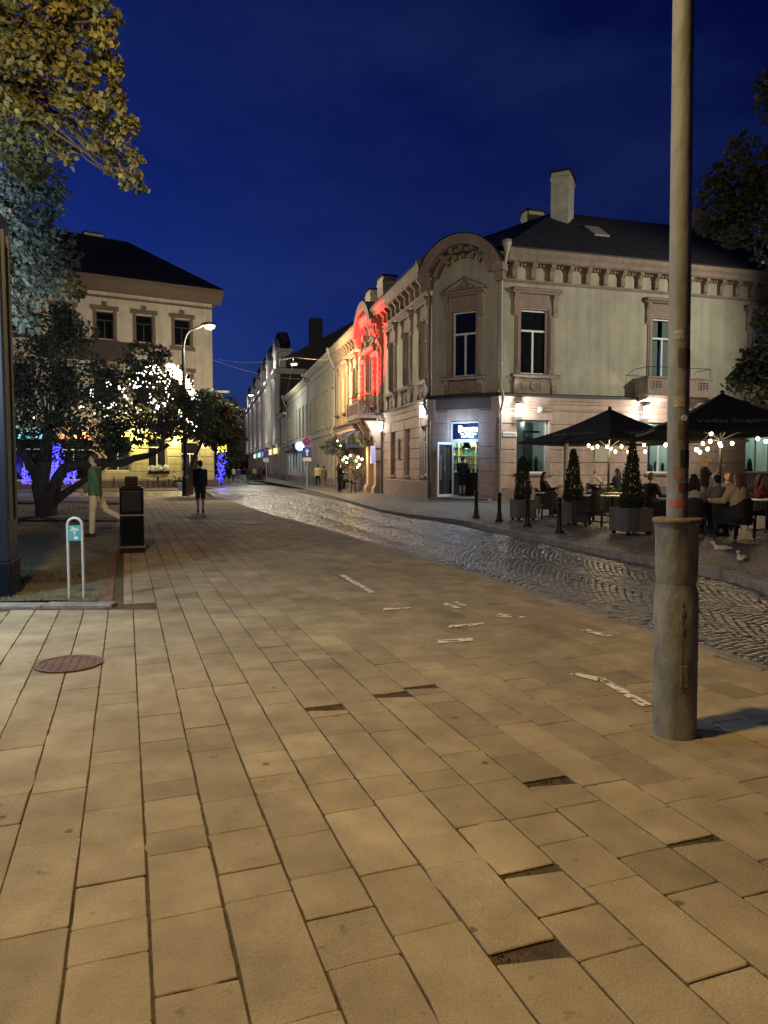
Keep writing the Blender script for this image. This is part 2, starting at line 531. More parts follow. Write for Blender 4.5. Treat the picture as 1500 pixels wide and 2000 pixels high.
def person(label, pos, heading, pose='stand', top=(0.1, 0.1, 0.1), bottom=(0.03, 0.03, 0.04), hair=(0.03, 0.02, 0.015), hairlen=0, H=1.75,
           legs=((0.05, 0.05), (-0.05, 0.05)), arms=((0.05, 0.15, 0.08), (0.05, 0.15, 0.08)), shorts=False, sleeves='long', bulk=0.015, lean=0.0,
           vox=0.016, shoe=(0.02, 0.02, 0.02), turn=0.0, bag=None, female=False, seat=0.46, glasses=False, group=None, plaid=False):
    """legs: (hip swing forward, knee bend) left, right; arms: (swing forward, elbow bend, abduction)"""
    sc = H / 1.75
    torso_x = 0.92 if female else 1.0
    hz = 0.93 if pose != 'sit' else seat + 0.09
    piv = Vector((0, 0, hz))

    def sp(v):                         # spine lean about the hips
        return piv + rotx(Vector(v) - piv + Vector((0, 0, hz - 0.93)) * 0, -lean)

    def up(z):                         # standing height -> height above the hips
        return hz + (z - 0.93)

    ring = [(0.90, .155, .105), (0.98, .15, .105), (1.10, .135, .10), (1.25, .155, .115), (1.38, .165, .11), (1.45, .12, .085), (1.49, .065, .062)]
    sections = [(sp((0, 0.0, up(z))), rx * torso_x, ry) for z, rx, ry in ring]

    def loft(mb, secs, inf):
        n = 14
        vs, fs = [], []
        for c, rx, ry in secs:
            for k in range(n):
                w = 2 * math.pi * k / n
                vs.append(c + Vector(((rx + inf) * math.cos(w), (ry + inf) * math.sin(w), 0)))
        for i in range(len(secs) - 1):
            for k in range(n):
                fs.append((i * n + k, i * n + (k + 1) % n, (i + 1) * n + (k + 1) % n, (i + 1) * n + k))
        fs += [tuple(range(n))[::-1], tuple(range((len(secs) - 1) * n, len(secs) * n))]
        mb.add(vs, fs)

    legj = []
    for side, (a, kb) in zip((-1, 1), legs):
        hip = Vector((side * 0.09, 0, hz - 0.02))
        if pose == 'sit':
            knee = hip + Vector((side * 0.05, 0.44 * math.cos(a), 0.44 * math.sin(a) - 0.02))
            ank = knee + Vector((0, 0.41 * math.sin(-kb), -0.41 * math.cos(kb)))
            ank.z = max(ank.z, 0.07)
            toe = ank + Vector((0, 0.17, -0.03))
        else:
            knee = hip + rotx((0, 0, -0.43), a)
            ank = knee + rotx((0, 0, -0.42), a - kb)
            toe = ank + rotx((0, 0.17, -0.045), max(-0.9, (a - kb) * 0.8))
        legj.append((hip, knee, ank, toe))
    armj = []
    for side, (a, eb, ab) in zip((-1, 1), arms):
        sh = sp((side * 0.176 * torso_x, 0, up(1.405)))
        q = Matrix.Rotation(-side * ab, 3, 'Y') @ Matrix.Rotation(a, 3, 'X')
        el = sh + q @ Vector((0, 0, -0.29))
        q2 = Matrix.Rotation(-side * ab * 0.4, 3, 'Y') @ Matrix.Rotation(a + eb, 3, 'X')
        wr = el + q2 @ Vector((0, 0, -0.255))
        armj.append((sh, el, wr, q2))
    low = min(min(j[2].z - 0.07, j[3].z - 0.02) for j in legj) if pose != 'sit' else 0.0

    def limb(mb, pts, rs):
        mb.tube(pts, rs, 10)
        for p, r in zip(pts, rs):
            mb.ell(p, r * 0.99, 10, 6)

    b = MB()
    loft(b, sections, -0.006)
    headc = sp((0, 0.015, up(1.635)))
    b.tube([sp((0, 0, up(1.42))), sp((0, 0.01, up(1.56)))], 0.054, 10)
    hm = Matrix.Translation(headc) @ Matrix.Rotation(turn, 4, 'Z')
    b.ell((0, 0, 0.015), (0.073, 0.09, 0.10), 14, 10, M=hm)
    b.ell((0, 0.025, -0.06), (0.052, 0.062, 0.055), 12, 8, M=hm)
    b.ell((0, 0.096, -0.012), (0.012, 0.018, 0.024), 8, 6, M=hm)
    b.ell((0, 0.083, -0.058), (0.024, 0.012, 0.008), 8, 6, M=hm)
    for s in (-1, 1):
        b.ell((s * 0.075, 0, 0.0), (0.012, 0.02, 0.03), 8, 6, M=hm)
    for hip, knee, ank, toe in legj:
        limb(b, [hip, hip.lerp(knee, 0.5), knee, knee.lerp(ank, 0.35), ank], [0.085, 0.072, 0.054, 0.054, 0.036])
        limb(b, [ank + Vector((0, -0.03, -0.03)), toe], [0.036, 0.03])
    for (sh, el, wr, q), side in zip(armj, (-1, 1)):
        limb(b, [sh, sh.lerp(el, 0.5), el, el.lerp(wr, 0.3), wr], [0.052, 0.044, 0.037, 0.036, 0.026])
        pal = wr + q @ Vector((0, 0, -0.05))
        mq = Matrix.Translation(pal) @ q.to_4x4()
        b.ell((0, 0, 0), (0.016, 0.04, 0.052), 8, 6, M=mq)
        for k in range(4):
            y0 = -0.03 + 0.02 * k
            ln = (0.062, 0.075, 0.08, 0.068)[k]
            b.tube([(0, y0, -0.04), (-side * 0.006, y0 * 1.1, -0.04 - ln * 0.55), (-side * 0.022, y0 * 1.1 + 0.004, -0.04 - ln)], [0.0095, 0.0088, 0.007], 6, M=mq)
        b.tube([(0, 0.03, 0.0), (-side * 0.012, 0.058, -0.03), (-side * 0.02, 0.062, -0.06)], [0.011, 0.0095, 0.008], 6, M=mq)
    MT = T(pos[0], pos[1], pos[2], heading) @ Matrix.Translation((0, 0, -low * sc)) @ Matrix.Scale(sc, 4)
    body = remesh(b, min(vox, 0.018), 2)
    body.materials.append(M['skin'])
    root = obj('person', body, None, None, MT)
    tag(root, label, 'person', group)
    # eyes as part of the head
    for s in (-1, 1):
        e = MB()
        e.ell((s * 0.03, 0.083, 0.012), (0.012, 0.008, 0.007), 8, 6, M=hm)
        e.box(s * 0.03 - 0.018, s * 0.03 + 0.018, 0.078, 0.088, 0.034, 0.04, M=hm)
        obj('eye', e, M['eye'], root, MT)
    # top
    t = MB()
    secs = [(c, rx, ry) for (c, rx, ry) in sections[:-1]]
    secs[0] = (secs[0][0] - Vector((0, 0, 0.03)), secs[0][1] + 0.012, secs[0][2] + 0.012)
    secs.append((sections[-1][0] - Vector((0, 0, 0.005)), 0.06, 0.055))
    loft(t, secs, bulk)
    for sh, el, wr, q in armj:
        if sleeves == 'long':
            limb(t, [sh, sh.lerp(el, 0.5), el, el.lerp(wr, 0.9)], [0.056 + bulk, 0.048 + bulk, 0.041 + bulk, 0.032 + bulk * 0.8])
        else:
            limb(t, [sh, sh.lerp(el, 0.6)], [0.055 + bulk, 0.047 + bulk])
    tm = remesh(t, vox)
    if plaid:
        pm = mat('plaid_cloth', top, 0.85)
        nt = pm.node_tree
        ck = nt.nodes.new('ShaderNodeTexChecker')
        ck.inputs['Scale'].default_value = 9
        ck.inputs[1].default_value = (*top, 1)
        ck.inputs[2].default_value = (*[c * 0.35 for c in top], 1)
        nt.links.new(nt.nodes['Texture Coordinate'].outputs['Object'], ck.inputs['Vector'])
        nt.links.new(ck.outputs['Color'], nt.nodes['Principled BSDF'].inputs['Base Color'])
        tm.materials.append(pm)
    else:
        tm.materials.append(cloth(top))
    obj('shirt', tm, None, root, MT)
    # trousers
    t = MB()
    loft(t, [(sp((0, 0, up(z))), rx * torso_x, ry) for z, rx, ry in ((0.84, .13, .10), (0.90, .158, .108), (0.98, .15, .105), (1.03, .14, .10))], 0.010)
    for hip, knee, ank, toe in legj:
        if shorts:
            limb(t, [hip, hip.lerp(knee, 0.5), hip.lerp(knee, 0.95)], [0.098, 0.09, 0.08])
        else:
            limb(t, [hip, hip.lerp(knee, 0.5), knee, knee.lerp(ank, 0.5), knee.lerp(ank, 0.93)], [0.097, 0.084, 0.068, 0.063, 0.056])
    tm = remesh(t, vox)
    tm.materials.append(cloth(bottom))
    obj('trousers', tm, None, root, MT)
    for hip, knee, ank, toe in legj:
        t = MB()
        limb(t, [ank + Vector((0, -0.045, -0.035)), ank + Vector((0, 0.03, -0.02)), toe], [0.042, 0.045, 0.034])
        tm = remesh(t, 0.012)
        tm.materials.append(cloth(shoe))
        obj('shoe', tm, None, root, MT)
    # hair
    if hair:
        t = MB()
        t.ell((0, -0.014, 0.036), (0.083, 0.093, 0.094), 14, 10, M=hm)
        t.ell((0, -0.045, -0.01), (0.078, 0.062, 0.085), 12, 8, M=hm)
        if hairlen:
            ln = hairlen
            for dx in (-0.055, 0, 0.055):
                t.tube([hm @ Vector((dx, -0.05, 0.02)), hm @ Vector((dx * 1.2, -0.085, -0.10)), hm @ Vector((dx * 1.25, -0.10, -0.10 - ln * 0.6)), hm @ Vector((dx * 0.9, -0.095, -0.12 - ln))], [0.06, 0.055, 0.05, 0.025], 8)
        cut = MB()
        tm = remesh(t, 0.012)
        # open the face: drop what lies in front of the hairline
        bm = bmesh.new()
        bm.from_mesh(tm)
        inv = hm.inverted()
        bmesh.ops.delete(bm, geom=[v for v in bm.verts if (lambda p: p.y > 0.02 and p.z < 0.062 and abs(p.x) < 0.07)(inv @ v.co)], context='VERTS')
        bm.to_mesh(tm)
        bm.free()
        tm.materials.append(cloth(hair, 0.6))
        obj('hair', tm, None, root, MT)
    if glasses:
        t = MB()
        for s in (-1, 1):
            t.tube([hm @ Vector((s * 0.03 + 0.022 * math.cos(w), 0.098, 0.01 + 0.018 * math.sin(w))) for w in [k * math.pi / 5 for k in range(11)]], 0.004, 5)
            t.tube([hm @ Vector((s * 0.052, 0.096, 0.014)), hm @ Vector((s * 0.078, 0.0, 0.012))], 0.003, 5)
        obj('glasses', t, M['black'], root, MT)
    if bag == 'backpack':
        t = MB()
        t.ell((0, -0.17, up(1.22)), (0.15, 0.085, 0.22), 14, 10)
        for s in (-1, 1):
            t.tube([(s * 0.1, -0.12, up(1.40)), (s * 0.115, 0.0, up(1.475)), (s * 0.115, 0.125, up(1.36)), (s * 0.12, 0.11, up(1.2)), (s * 0.12, -0.1, up(1.1))], 0.022, 6)
        tm = remesh(t, 0.02)
        tm.materials.append(cloth((0.02, 0.03, 0.045)))
        obj('backpack', tm, None, root, MT)
    return root


PV = 0.06      # level of the right-hand pavement


def gp(px, py, z=PV):
    return G(px, py, z)


# heading: 0 faces away from the camera (+y), pi faces the camera
g = G(188, 1052, 0.0)
person('man in green sweater and beige trousers striding past the litter bin', (g.x, g.y, 0.05), rad(98), top=(0.10, 0.17, 0.085), bottom=(0.78, 0.64, 0.44),
       hair=(0.05, 0.03, 0.02), legs=((0.10, 0.05), (-0.52, 0.55)), arms=((-0.3, 0.2, 0.08), (0.35, 0.35, 0.08)), bulk=0.025, vox=0.013, shoe=(0.05, 0.025, 0.015))
g = G(392, 1002)
person('man in dark jacket and shorts with backpack walking away along the slabs', (g.x, g.y, 0.0), rad(12), top=(0.022, 0.03, 0.042), bottom=(0.04, 0.045, 0.06), shorts=True,
       legs=((0.20, 0.1), (-0.16, 0.25)), arms=((-0.2, 0.45, 0.05), (0.2, 0.4, 0.05)), bulk=0.012, bag='backpack', turn=0.5, vox=0.014, shoe=(0.03, 0.02, 0.02))
g = gp(621, 951)
person('man in cream jacket and black trousers walking along the cream wall', (g.x, g.y, PV), rad(20), top=(0.62, 0.5, 0.32), bottom=(0.012, 0.012, 0.015), legs=((0.2, 0.1), (-0.25, 0.4)), bulk=0.035, shoe=(0.6, 0.5, 0.4), vox=0.018)
g = gp(633, 952)
person('woman in plaid shirt and grey trousers beside the man in cream', (g.x, g.y, PV), rad(20), top=(0.3, 0.25, 0.17), bottom=(0.22, 0.2, 0.2), H=1.62, legs=((-0.1, 0.1), (0.12, 0.1)), bulk=0.035, female=True, plaid=True, shoe=(0.5, 0.45, 0.4), vox=0.018)
g = gp(663, 962)
person('person in black standing by the navy awning', (g.x, g.y, PV), rad(-50), top=(0.012, 0.012, 0.016), bottom=(0.012, 0.013, 0.018), H=1.72, hairlen=0.15, arms=((0.3, 1.5, 0.1), (0.3, 1.4, 0.1)), shoe=(0.3, 0.2, 0.15), vox=0.018, female=True)
g = gp(687, 962)
person('person with tan top and crossed legs on a stool under the navy awning', (g.x, g.y, PV), rad(75), 'sit', top=(0.5, 0.36, 0.18), bottom=(0.014, 0.014, 0.018), hair=(0.2, 0.12, 0.05), hairlen=0.2, seat=0.6, legs=((0.1, 0.1), (0.25, -0.3)), vox=0.018, female=True)
for px, py, lab, tp, bt, h, kw in (
        (436, 945, 'blonde woman in black top and shorts by the blue lights', (0.02, 0.02, 0.02), (0.03, 0.03, 0.035), 1.68, dict(shorts=True, hair=(0.5, 0.36, 0.16), hairlen=0.2, female=True, sleeves='short')),
        (448, 945, 'man in black with dark shorts next to the blonde woman', (0.012, 0.012, 0.014), (0.03, 0.025, 0.02), 1.8, dict(shorts=True, bulk=0.03)),
        (466, 943, 'person in lilac jacket and long pale trousers in the roadway', (0.16, 0.16, 0.3), (0.3, 0.3, 0.5), 1.72, dict(bulk=0.03)),
        (477, 943, 'person in navy jacket and white trousers in the roadway', (0.015, 0.018, 0.04), (0.55, 0.6, 0.7), 1.74, dict(bulk=0.03)),
        (456, 941, 'person in white top far down the road between the lilac jacket and the blue lights', (0.5, 0.5, 0.5), (0.05, 0.05, 0.08), 1.7, dict(hair=(0.1, 0.07, 0.04))),
        (497, 940, 'person in beige coat walking near the low black plant trough', (0.4, 0.32, 0.22), (0.05, 0.05, 0.05), 1.72, dict(bulk=0.03)),
        (509, 940, 'person in dark red jacket by the far pavement tables', (0.2, 0.03, 0.03), (0.03, 0.03, 0.03), 1.7, dict(hairlen=0.2, female=True)),
        (517, 939, 'person in black coat by the second traffic sign', (0.015, 0.015, 0.018), (0.02, 0.02, 0.03), 1.75, dict(bulk=0.03)),
        (484, 944, 'person in dark grey farther down the road beside the navy jacket', (0.06, 0.06, 0.07), (0.12, 0.12, 0.14), 1.6, dict(bulk=0.02))):
    g = G(px, py, -0.05)
    person(lab, (g.x, g.y, -0.05), rad(R.uniform(-10, 30)), top=tp, bottom=bt, H=h, legs=((0.18, 0.1), (-0.18, 0.2)), vox=0.024, **kw)
# man inside the bar doorway
person('man in black with bare calves standing in the lit doorway', (3.62, 33.1, 0.24), rad(-20), top=(0.012, 0.012, 0.015), bottom=(0.015, 0.015, 0.02), shorts=True, bulk=0.04, arms=((0.35, 1.3, 0.1), (0.2, 0.9, 0.1)), H=1.78, vox=0.018)
# terrace
g = gp(1062, 1006)
person('woman in black with long dark hair and glasses at the outer table', (g.x, g.y, PV), rad(-115), 'sit', top=(0.012, 0.011, 0.013), bottom=(0.02, 0.02, 0.025), hair=(0.03, 0.018, 0.012), hairlen=0.28, female=True, glasses=True, arms=((0.7, 1.2, 0.1), (0.6, 1.3, 0.1)), legs=((0, 0), (0.05, 0.1)), H=1.7, vox=0.014)
person('grey haired man in white shirt leaning over a table by the wall', (P(1155, 950, 26.2).x, 26.2, PV + 0.08), rad(-75), 'sit', top=(0.6, 0.55, 0.45), bottom=(0.05, 0.045, 0.04), hair=(0.42, 0.32, 0.22), lean=0.25, arms=((0.8, 0.9, 0.1), (0.8, 0.9, 0.1)), H=1.78, vox=0.016)
person('woman with long brown hair and dark jacket seated by the wall', (P(1205, 950, 26.6).x, 26.6, PV + 0.08), rad(40), 'sit', top=(0.03, 0.03, 0.04), hair=(0.075, 0.035, 0.022), hairlen=0.3, female=True, H=1.74, arms=((0.5, 1.0, 0.1), (0.5, 1.0, 0.1)), vox=0.016)
person('blonde woman in black top standing with hand to her mouth', (P(1376, 950, 19.6).x, 19.6, PV), rad(-110), top=(0.015, 0.014, 0.015), bottom=(0.02, 0.02, 0.02), hair=(0.5, 0.33, 0.14), hairlen=0.08, female=True, sleeves='short', arms=((0.9, 1.5, 0.1), (0.75, 1.9, 0.1)), H=1.74, vox=0.014)
person('person with black ponytail and white shirt seated with back turned', (P(1355, 950, 15.2).x, 15.2, PV), rad(-15), 'sit', top=(0.42, 0.41, 0.40), hair=(0.012, 0.01, 0.01), hairlen=0.22, female=True, arms=((0.55, 0.9, 0.15), (0.55, 0.9, 0.15)), H=1.68, bulk=0.03, vox=0.014)
person('person in grey shirt seated between the ponytail and the cream jacket', (P(1400, 950, 16.4).x, 16.4, PV), rad(10), 'sit', top=(0.2, 0.19, 0.17), hair=(0.02, 0.014, 0.01), arms=((0.5, 1.0, 0.1), (0.5, 1.0, 0.1)), H=1.66, vox=0.014)
person('person with brown hair seated behind the cream jacket', (P(1421, 950, 18.2).x, 18.2, PV), rad(160), 'sit', top=(0.12, 0.1, 0.09), hair=(0.06, 0.035, 0.02), arms=((0.5, 1.1, 0.1), (0.6, 1.0, 0.1)), H=1.72, vox=0.016)
person('woman with long light brown hair in a cream jacket with back turned', (P(1442, 950, 14.6).x, 14.6, PV), rad(20), 'sit', top=(0.52, 0.41, 0.25), hair=(0.13, 0.08, 0.045), hairlen=0.26, female=True, arms=((0.5, 1.0, 0.25), (0.5, 1.0, 0.25)), H=1.76, bulk=0.04, vox=0.014)
person('person in dark clothes half hidden behind the largest conifer', (P(1271, 950, 18.4).x, 18.4, PV), rad(-60), 'sit', top=(0.02, 0.02, 0.025), hair=(0.1, 0.06, 0.03), arms=((0.5, 1.0, 0.1), (0.5, 1.0, 0.1)), H=1.7, vox=0.016)
person('man with short dark hair and navy shirt seated just right of the lamp post', (P(1322, 950, 17.0).x, 17.0, PV), rad(-80), 'sit', top=(0.03, 0.035, 0.06), hair=(0.02, 0.014, 0.01), arms=((0.6, 1.0, 0.1), (0.5, 1.2, 0.1)), H=1.76, vox=0.016)
person('woman in dark red top seated at the right edge of the terrace', (P(1484, 950, 17.5).x, 17.5, PV), rad(-100), 'sit', top=(0.12, 0.02, 0.03), hair=(0.03, 0.018, 0.012), hairlen=0.2, female=True, arms=((0.6, 1.0, 0.1), (0.5, 1.2, 0.1)), H=1.66, vox=0.016)
# café on the left
for px, D, hd, tp, lab in ((341, 57.0, -80, (0.5, 0.55, 0.42), 'person in pale top seated at the yellow-lit pavement tables'), (359, 57.4, 100, (0.4, 0.28, 0.16), 'person in tan top seated facing the one in pale top')):
    person(lab, (P(px, 950, D).x, D, -0.02), rad(hd), 'sit', top=tp, arms=((0.6, 1.1, 0.1), (0.6, 1.1, 0.1)), vox=0.022)
# ------------------------------------------------------------------ setting: ground, slabs, road, pavements, lawn
ROADZ = -0.055
LEFT = [(4.9, 0.6), (3.62, 3.2), (2.81, 5.25), (2.5, 6.36), (1.98, 7.9), (1.24, 10.24), (0.44, 12.35), (-0.54, 15.0), (-2.05, 19.1), (-3.3, 22.1), (-3.75, 23.2), (-7.6, 34.4), (-9.2, 38.5)]
rk = [(1700, 1200), (1486, 1137), (1409, 1112), (1212, 1080), (1068, 1050), (996, 1036), (920, 1018), (804, 1004), (747, 995), (707, 984), (660, 971), (613, 957), (560, 948), (500, 937)]
RIGHT = [G(a, b, PV) for a, b in rk]
RIGHT = [(p.x, p.y) for p in RIGHT]

mb = MB()
mb.add([(-900, -60, -0.16), (900, -60, -0.16), (900, 1600, -0.16), (-900, 1600, -0.16)], [(0, 1, 2, 3)])
tag(obj('ground', mb, M['asphalt']), kind='structure')


def strip(name, pts, w, z0, z1, m, seg=0.9):
    """kerb of separate stones along a polyline; pts on its edge, w to the right of the walking direction"""
    mb = MB()
    mb.tone = None
    for (a, b) in zip(pts[:-1], pts[1:]):
        a, b = Vector((*a, 0)), Vector((*b, 0))
        L = (b - a).length
        d = (b - a) / L
        n = Vector((d.y, -d.x, 0)) * w
        k = max(1, round(L / seg))
        for i in range(k):
            p, q = a + d * (L * i / k + 0.006), a + d * (L * (i + 1) / k - 0.006)
            j = R.uniform(-0.006, 0.006)
            c = 0.012 if n.length > 0 else 0
            vs = [p, q, q + n, p + n]
            ins = n.normalized() * 0.014
            top = [p + ins + d * 0.01, q + ins - d * 0.01, q + n - ins - d * 0.01, p + n - ins + d * 0.01]
            V = [(v.x, v.y, z0) for v in vs] + [(v.x, v.y, z1 + j - 0.012) for v in vs] + [(v.x, v.y, z1 + j) for v in top]
            mb.add(V, [(4, 5, 9, 8), (5, 6, 10, 9), (6, 7, 11, 10), (7, 4, 8, 11), (8, 9, 10, 11), (0, 1, 5, 4), (1, 2, 6, 5), (2, 3, 7, 6), (3, 0, 4, 7)])
    return tag(obj(name, mb, m), kind='structure')


strip('kerb', LEFT, 0.13, -0.15, 0.004, M['kerb'])
strip('kerb', RIGHT, 0.16, -0.15, PV, M['kerb'])

# slab pavement ----------------------------------------------------
DS = Vector((-0.338, 0.941))
NS = Vector((0.941, 0.338))
LAWN0 = Vector((-2.92, 7.64))


def lawn_x(y):
    return LAWN0.x - 0.363 * (y - LAWN0.y)


def edge_x(poly, y):
    for (a, b) in zip(poly[:-1], poly[1:]):
        if min(a[1], b[1]) <= y <= max(a[1], b[1]):
            return a[0] + (b[0] - a[0]) * (y - a[1]) / (b[1] - a[1])
    return None


def clip(poly, p, n):
    out = []
    for i in range(len(poly)):
        a, b = poly[i], poly[(i + 1) % len(poly)]
        da, db = (a - p).dot(n), (b - p).dot(n)
        if da >= 0:
            out.append(a)
        if (da >= 0) != (db >= 0):
            out.append(a.lerp(b, da / (da - db)))
    return out


holes = [(1082, 1528, .05), (842, 1341, .05), (632, 1386, .07), (742, 1362, .07), (1003, 1712, .03), (968, 1885, .05), (1405, 1635, .03)]
HO = []
for hx, hy, hl in holes:
    g = G(hx, hy)
    HO.append((g.x * DS.x + g.y * DS.y, g.x * NS.x + g.y * NS.y, hl))
sl = MB()
sl.tone = []
t = -14.0 + 0.076
W = 0.245
RS = random.Random(5)
while t < 5.2:
    s = -3.0 + RS.random() * 0.4
    tc = t + W / 2
    rowtone = RS.uniform(0.95, 1.05)
    hh = [h for h in HO if t <= h[1] < t + W]
    while s < 46:
        L = RS.choice([0.18, 0.22, 0.25, 0.3, 0.3, 0.36, 0.36, 0.42, 0.5, 0.6])
        gap, skew = RS.choice([0.001, 0.003, 0.003, 0.007]), 0.0
        for h in hh:
            if s < h[0] < s + L + 0.05:
                L = max(0.12, h[0] - s)
                gap, skew = h[2], RS.choice([-1, 1]) * h[2] * 0.9
        c = DS * (s + L / 2) + NS * tc
        y = c.y
        ok = 0.9 < y < 38.3
        if ok:
            ex = edge_x(LEFT, y)
            lx = lawn_x(y) if y > LAWN0.y else -9.5
            ok = ex is not None and lx - 0.3 < c.x < ex + 0.3
        if ok:
            jt = RS.uniform(0.007, 0.015)
            q = [DS * s + NS * (t + jt * .5), DS * (s + L) + NS * (t + jt * .5), DS * (s + L - max(0, skew)) + NS * (t + W - jt * .5), DS * (s - 0) + NS * (t + W - jt * .5)]
            if skew < 0:
                q[1] = DS * (s + L + skew) + NS * (t + jt * .5)
            # trim against the kerb and the lawn edge
            for (a, b) in zip(LEFT[:-1], LEFT[1:]):
                if a[1] - 0.6 <= y <= b[1] + 0.6:
                    n = Vector((-(b[1] - a[1]), b[0] - a[0])).normalized()
                    q = clip(q, Vector(a) + n * 0.008, n)
                    if len(q) < 3:
                        break
            if len(q) >= 3 and y > LAWN0.y - 0.5 and c.x < lawn_x(y) + 0.4:
                if y > LAWN0.y + 0.3:
                    n = Vector((1, 0.363)).normalized()
                    q = clip(q, LAWN0 + Vector((0.12, 0)), n)
                else:
                    q = clip(q, LAWN0 + Vector((0, -0.1)), Vector((0, -1)))
            if len(q) >= 3:
                if y < 11:           # worn, slightly wavy edges and chipped corners
                    dq = []
                    for i in range(len(q)):
                        a, b = q[i], q[(i + 1) % len(q)]
                        e = (b - a)
                        if e.length < 0.06:
                            dq.append(a)
                            continue
                        nv = Vector((-e.y, e.x)).normalized()
                        ca, cb = 0.002 + abs(RS.gauss(0, 0.003)), 0.002 + abs(RS.gauss(0, 0.003))
                        if RS.random() < 0.06:
                            ca = 0.03
                        ts = [ca / e.length] + [k / 5 for k in range(1, 5)] + [1 - cb / e.length]
                        for tt_ in sorted(ts):
                            dq.append(a + e * tt_ + nv * (abs(RS.gauss(0, 0.0016)) + (0.01 if RS.random() < 0.015 else 0)))
                    q = dq
                cx = sum((v.x for v in q)) / len(q)
                cy = sum((v.y for v in q)) / len(q)
                sunk = RS.random() < 0.02
                tx, ty = RS.gauss(0, 0.002), RS.gauss(0, 0.002)
                if sunk:
                    tx, ty = RS.gauss(0, 0.014), RS.gauss(0, 0.014)
                h0 = RS.gauss(0, 0.0012)
                n = len(q)
                zz = [h0 + (v.x - cx) * tx + (v.y - cy) * ty for v in q]
                rim = 0.004
                top = [v.lerp(Vector((cx, cy)), rim / max(0.05, (v - Vector((cx, cy))).length)) for v in q]
                V = [(v.x, v.y, -0.05) for v in q] + [(v.x, v.y, z - 0.003) for v, z in zip(q, zz)] + [(v.x, v.y, z) for v, z in zip(top, zz)]
                Fs = [tuple(range(2 * n, 3 * n))]
                for i in range(n):
                    j = (i + 1) % n
                    Fs += [(i, j, n + j, n + i), (n + i, n + j, 2 * n + j, 2 * n + i)]
                sl.add(V, Fs)
                tn = rowtone * RS.gauss(1, 0.065) * (0.85 if RS.random() < 0.07 else 1)
                sl.tone += [tn] * len(Fs)
        s += L + gap
    t += W
tag(obj('slab_pavement', sl, M['slab'], fix=True), kind='structure')
# bedding below the joints
mb = MB()
bed = [(p[0], p[1]) for p in LEFT] + [(-22, 38.5), (-14, 20), (-9.8, 7.5), (-9.8, 0.6)]
mb.add([(x, y, -0.009) for x, y in bed], [tuple(range(len(bed)))])
tag(obj('pavement_bed', mb, M['joint']), kind='structure')
# small tufts and crumbs in the broken joints
mb = MB()
mb.tone = []
for hs, ht, hl in HO:
    for k in range(60):
        p = DS * (hs + RS.uniform(-0.02, hl + 0.03)) + NS * (ht + RS.gauss(0, 0.06))
        r = RS.uniform(0.003, 0.009)
        a = RS.uniform(0, 6.28)
        mb.add([(p.x + r * math.cos(a), p.y + r * math.sin(a), -0.008), (p.x - r * math.sin(a), p.y + r * math.cos(a) * 1.4, -0.008), (p.x - r * math.cos(a), p.y - r * math.sin(a), -0.008), (p.x + RS.uniform(-r, r) * .5, p.y, -0.008 + r * .8)], [(0, 1, 3), (1, 2, 3), (2, 0, 3)])
tag(obj('rubble', mb, M['joint'].copy() if False else M['joint']), 'crumbs of dirt lying in the broken slab joints', 'dirt', kind='stuff')

# road of real cobbles ----------------------------------------------
mb = MB()
ys = [0.6, 3.2] + [5 + i * 1.5 for i in range(40)]
L2, R2 = [], []


def right_x(y):
    v = edge_x(RIGHT, y)
    return v if v is not None else RIGHT[0][0] + (RIGHT[0][1] - y) * 0.2


def left_x(y):
    v = edge_x(LEFT, y)
    return v if v is not None else -9.2 - (y - 38.5) * 0.3


for a in ys:
    L2.append((left_x(a) + 0.10, a, -0.085))
    R2.append((right_x(a) + 0.02, a, -0.085))
V = L2 + R2
n = len(L2)
mb.add(V, [(i, n + i, n + i + 1, i + 1) for i in range(n - 1)])
tag(obj('road_bed', mb, M['roadbed']), kind='structure')

RC = random.Random(3)
vs, fs, tone = [], [], []
DR = Vector((-0.27, 0.963))
NR = Vector((0.963, 0.27))
PIT = 0.086


def cobble(cx, cy, hw, hl, zb, ang):
    ca, sa = math.cos(ang), math.sin(ang)
    b = len(vs)
    dz = RC.gauss(0, 0.0025)
    tx, ty = RC.gauss(0, 0.03), RC.gauss(0, 0.03)
    for k, (f, z) in enumerate(((1, -0.03), (0.97, -0.004), (0.78, 0.002))):
        for (x, y) in ((-1, -1), (1, -1), (1, 1), (-1, 1)):
            x, y = x * hw * f, y * hl * f
            vs.append((cx + x * ca - y * sa, cy + x * sa + y * ca, zb + z + dz + tx * x + ty * y))
    for lv in (0, 4):
        for i in range(4):
            j = (i + 1) % 4
            fs.append((b + lv + i, b + lv + j, b + lv + 4 + j, b + lv + 4 + i))
    fs.append((b + 8, b + 9, b + 10, b + 11))
    tn = RC.gauss(1, 0.16)
    tone.extend([max(0.5, tn)] * 9)


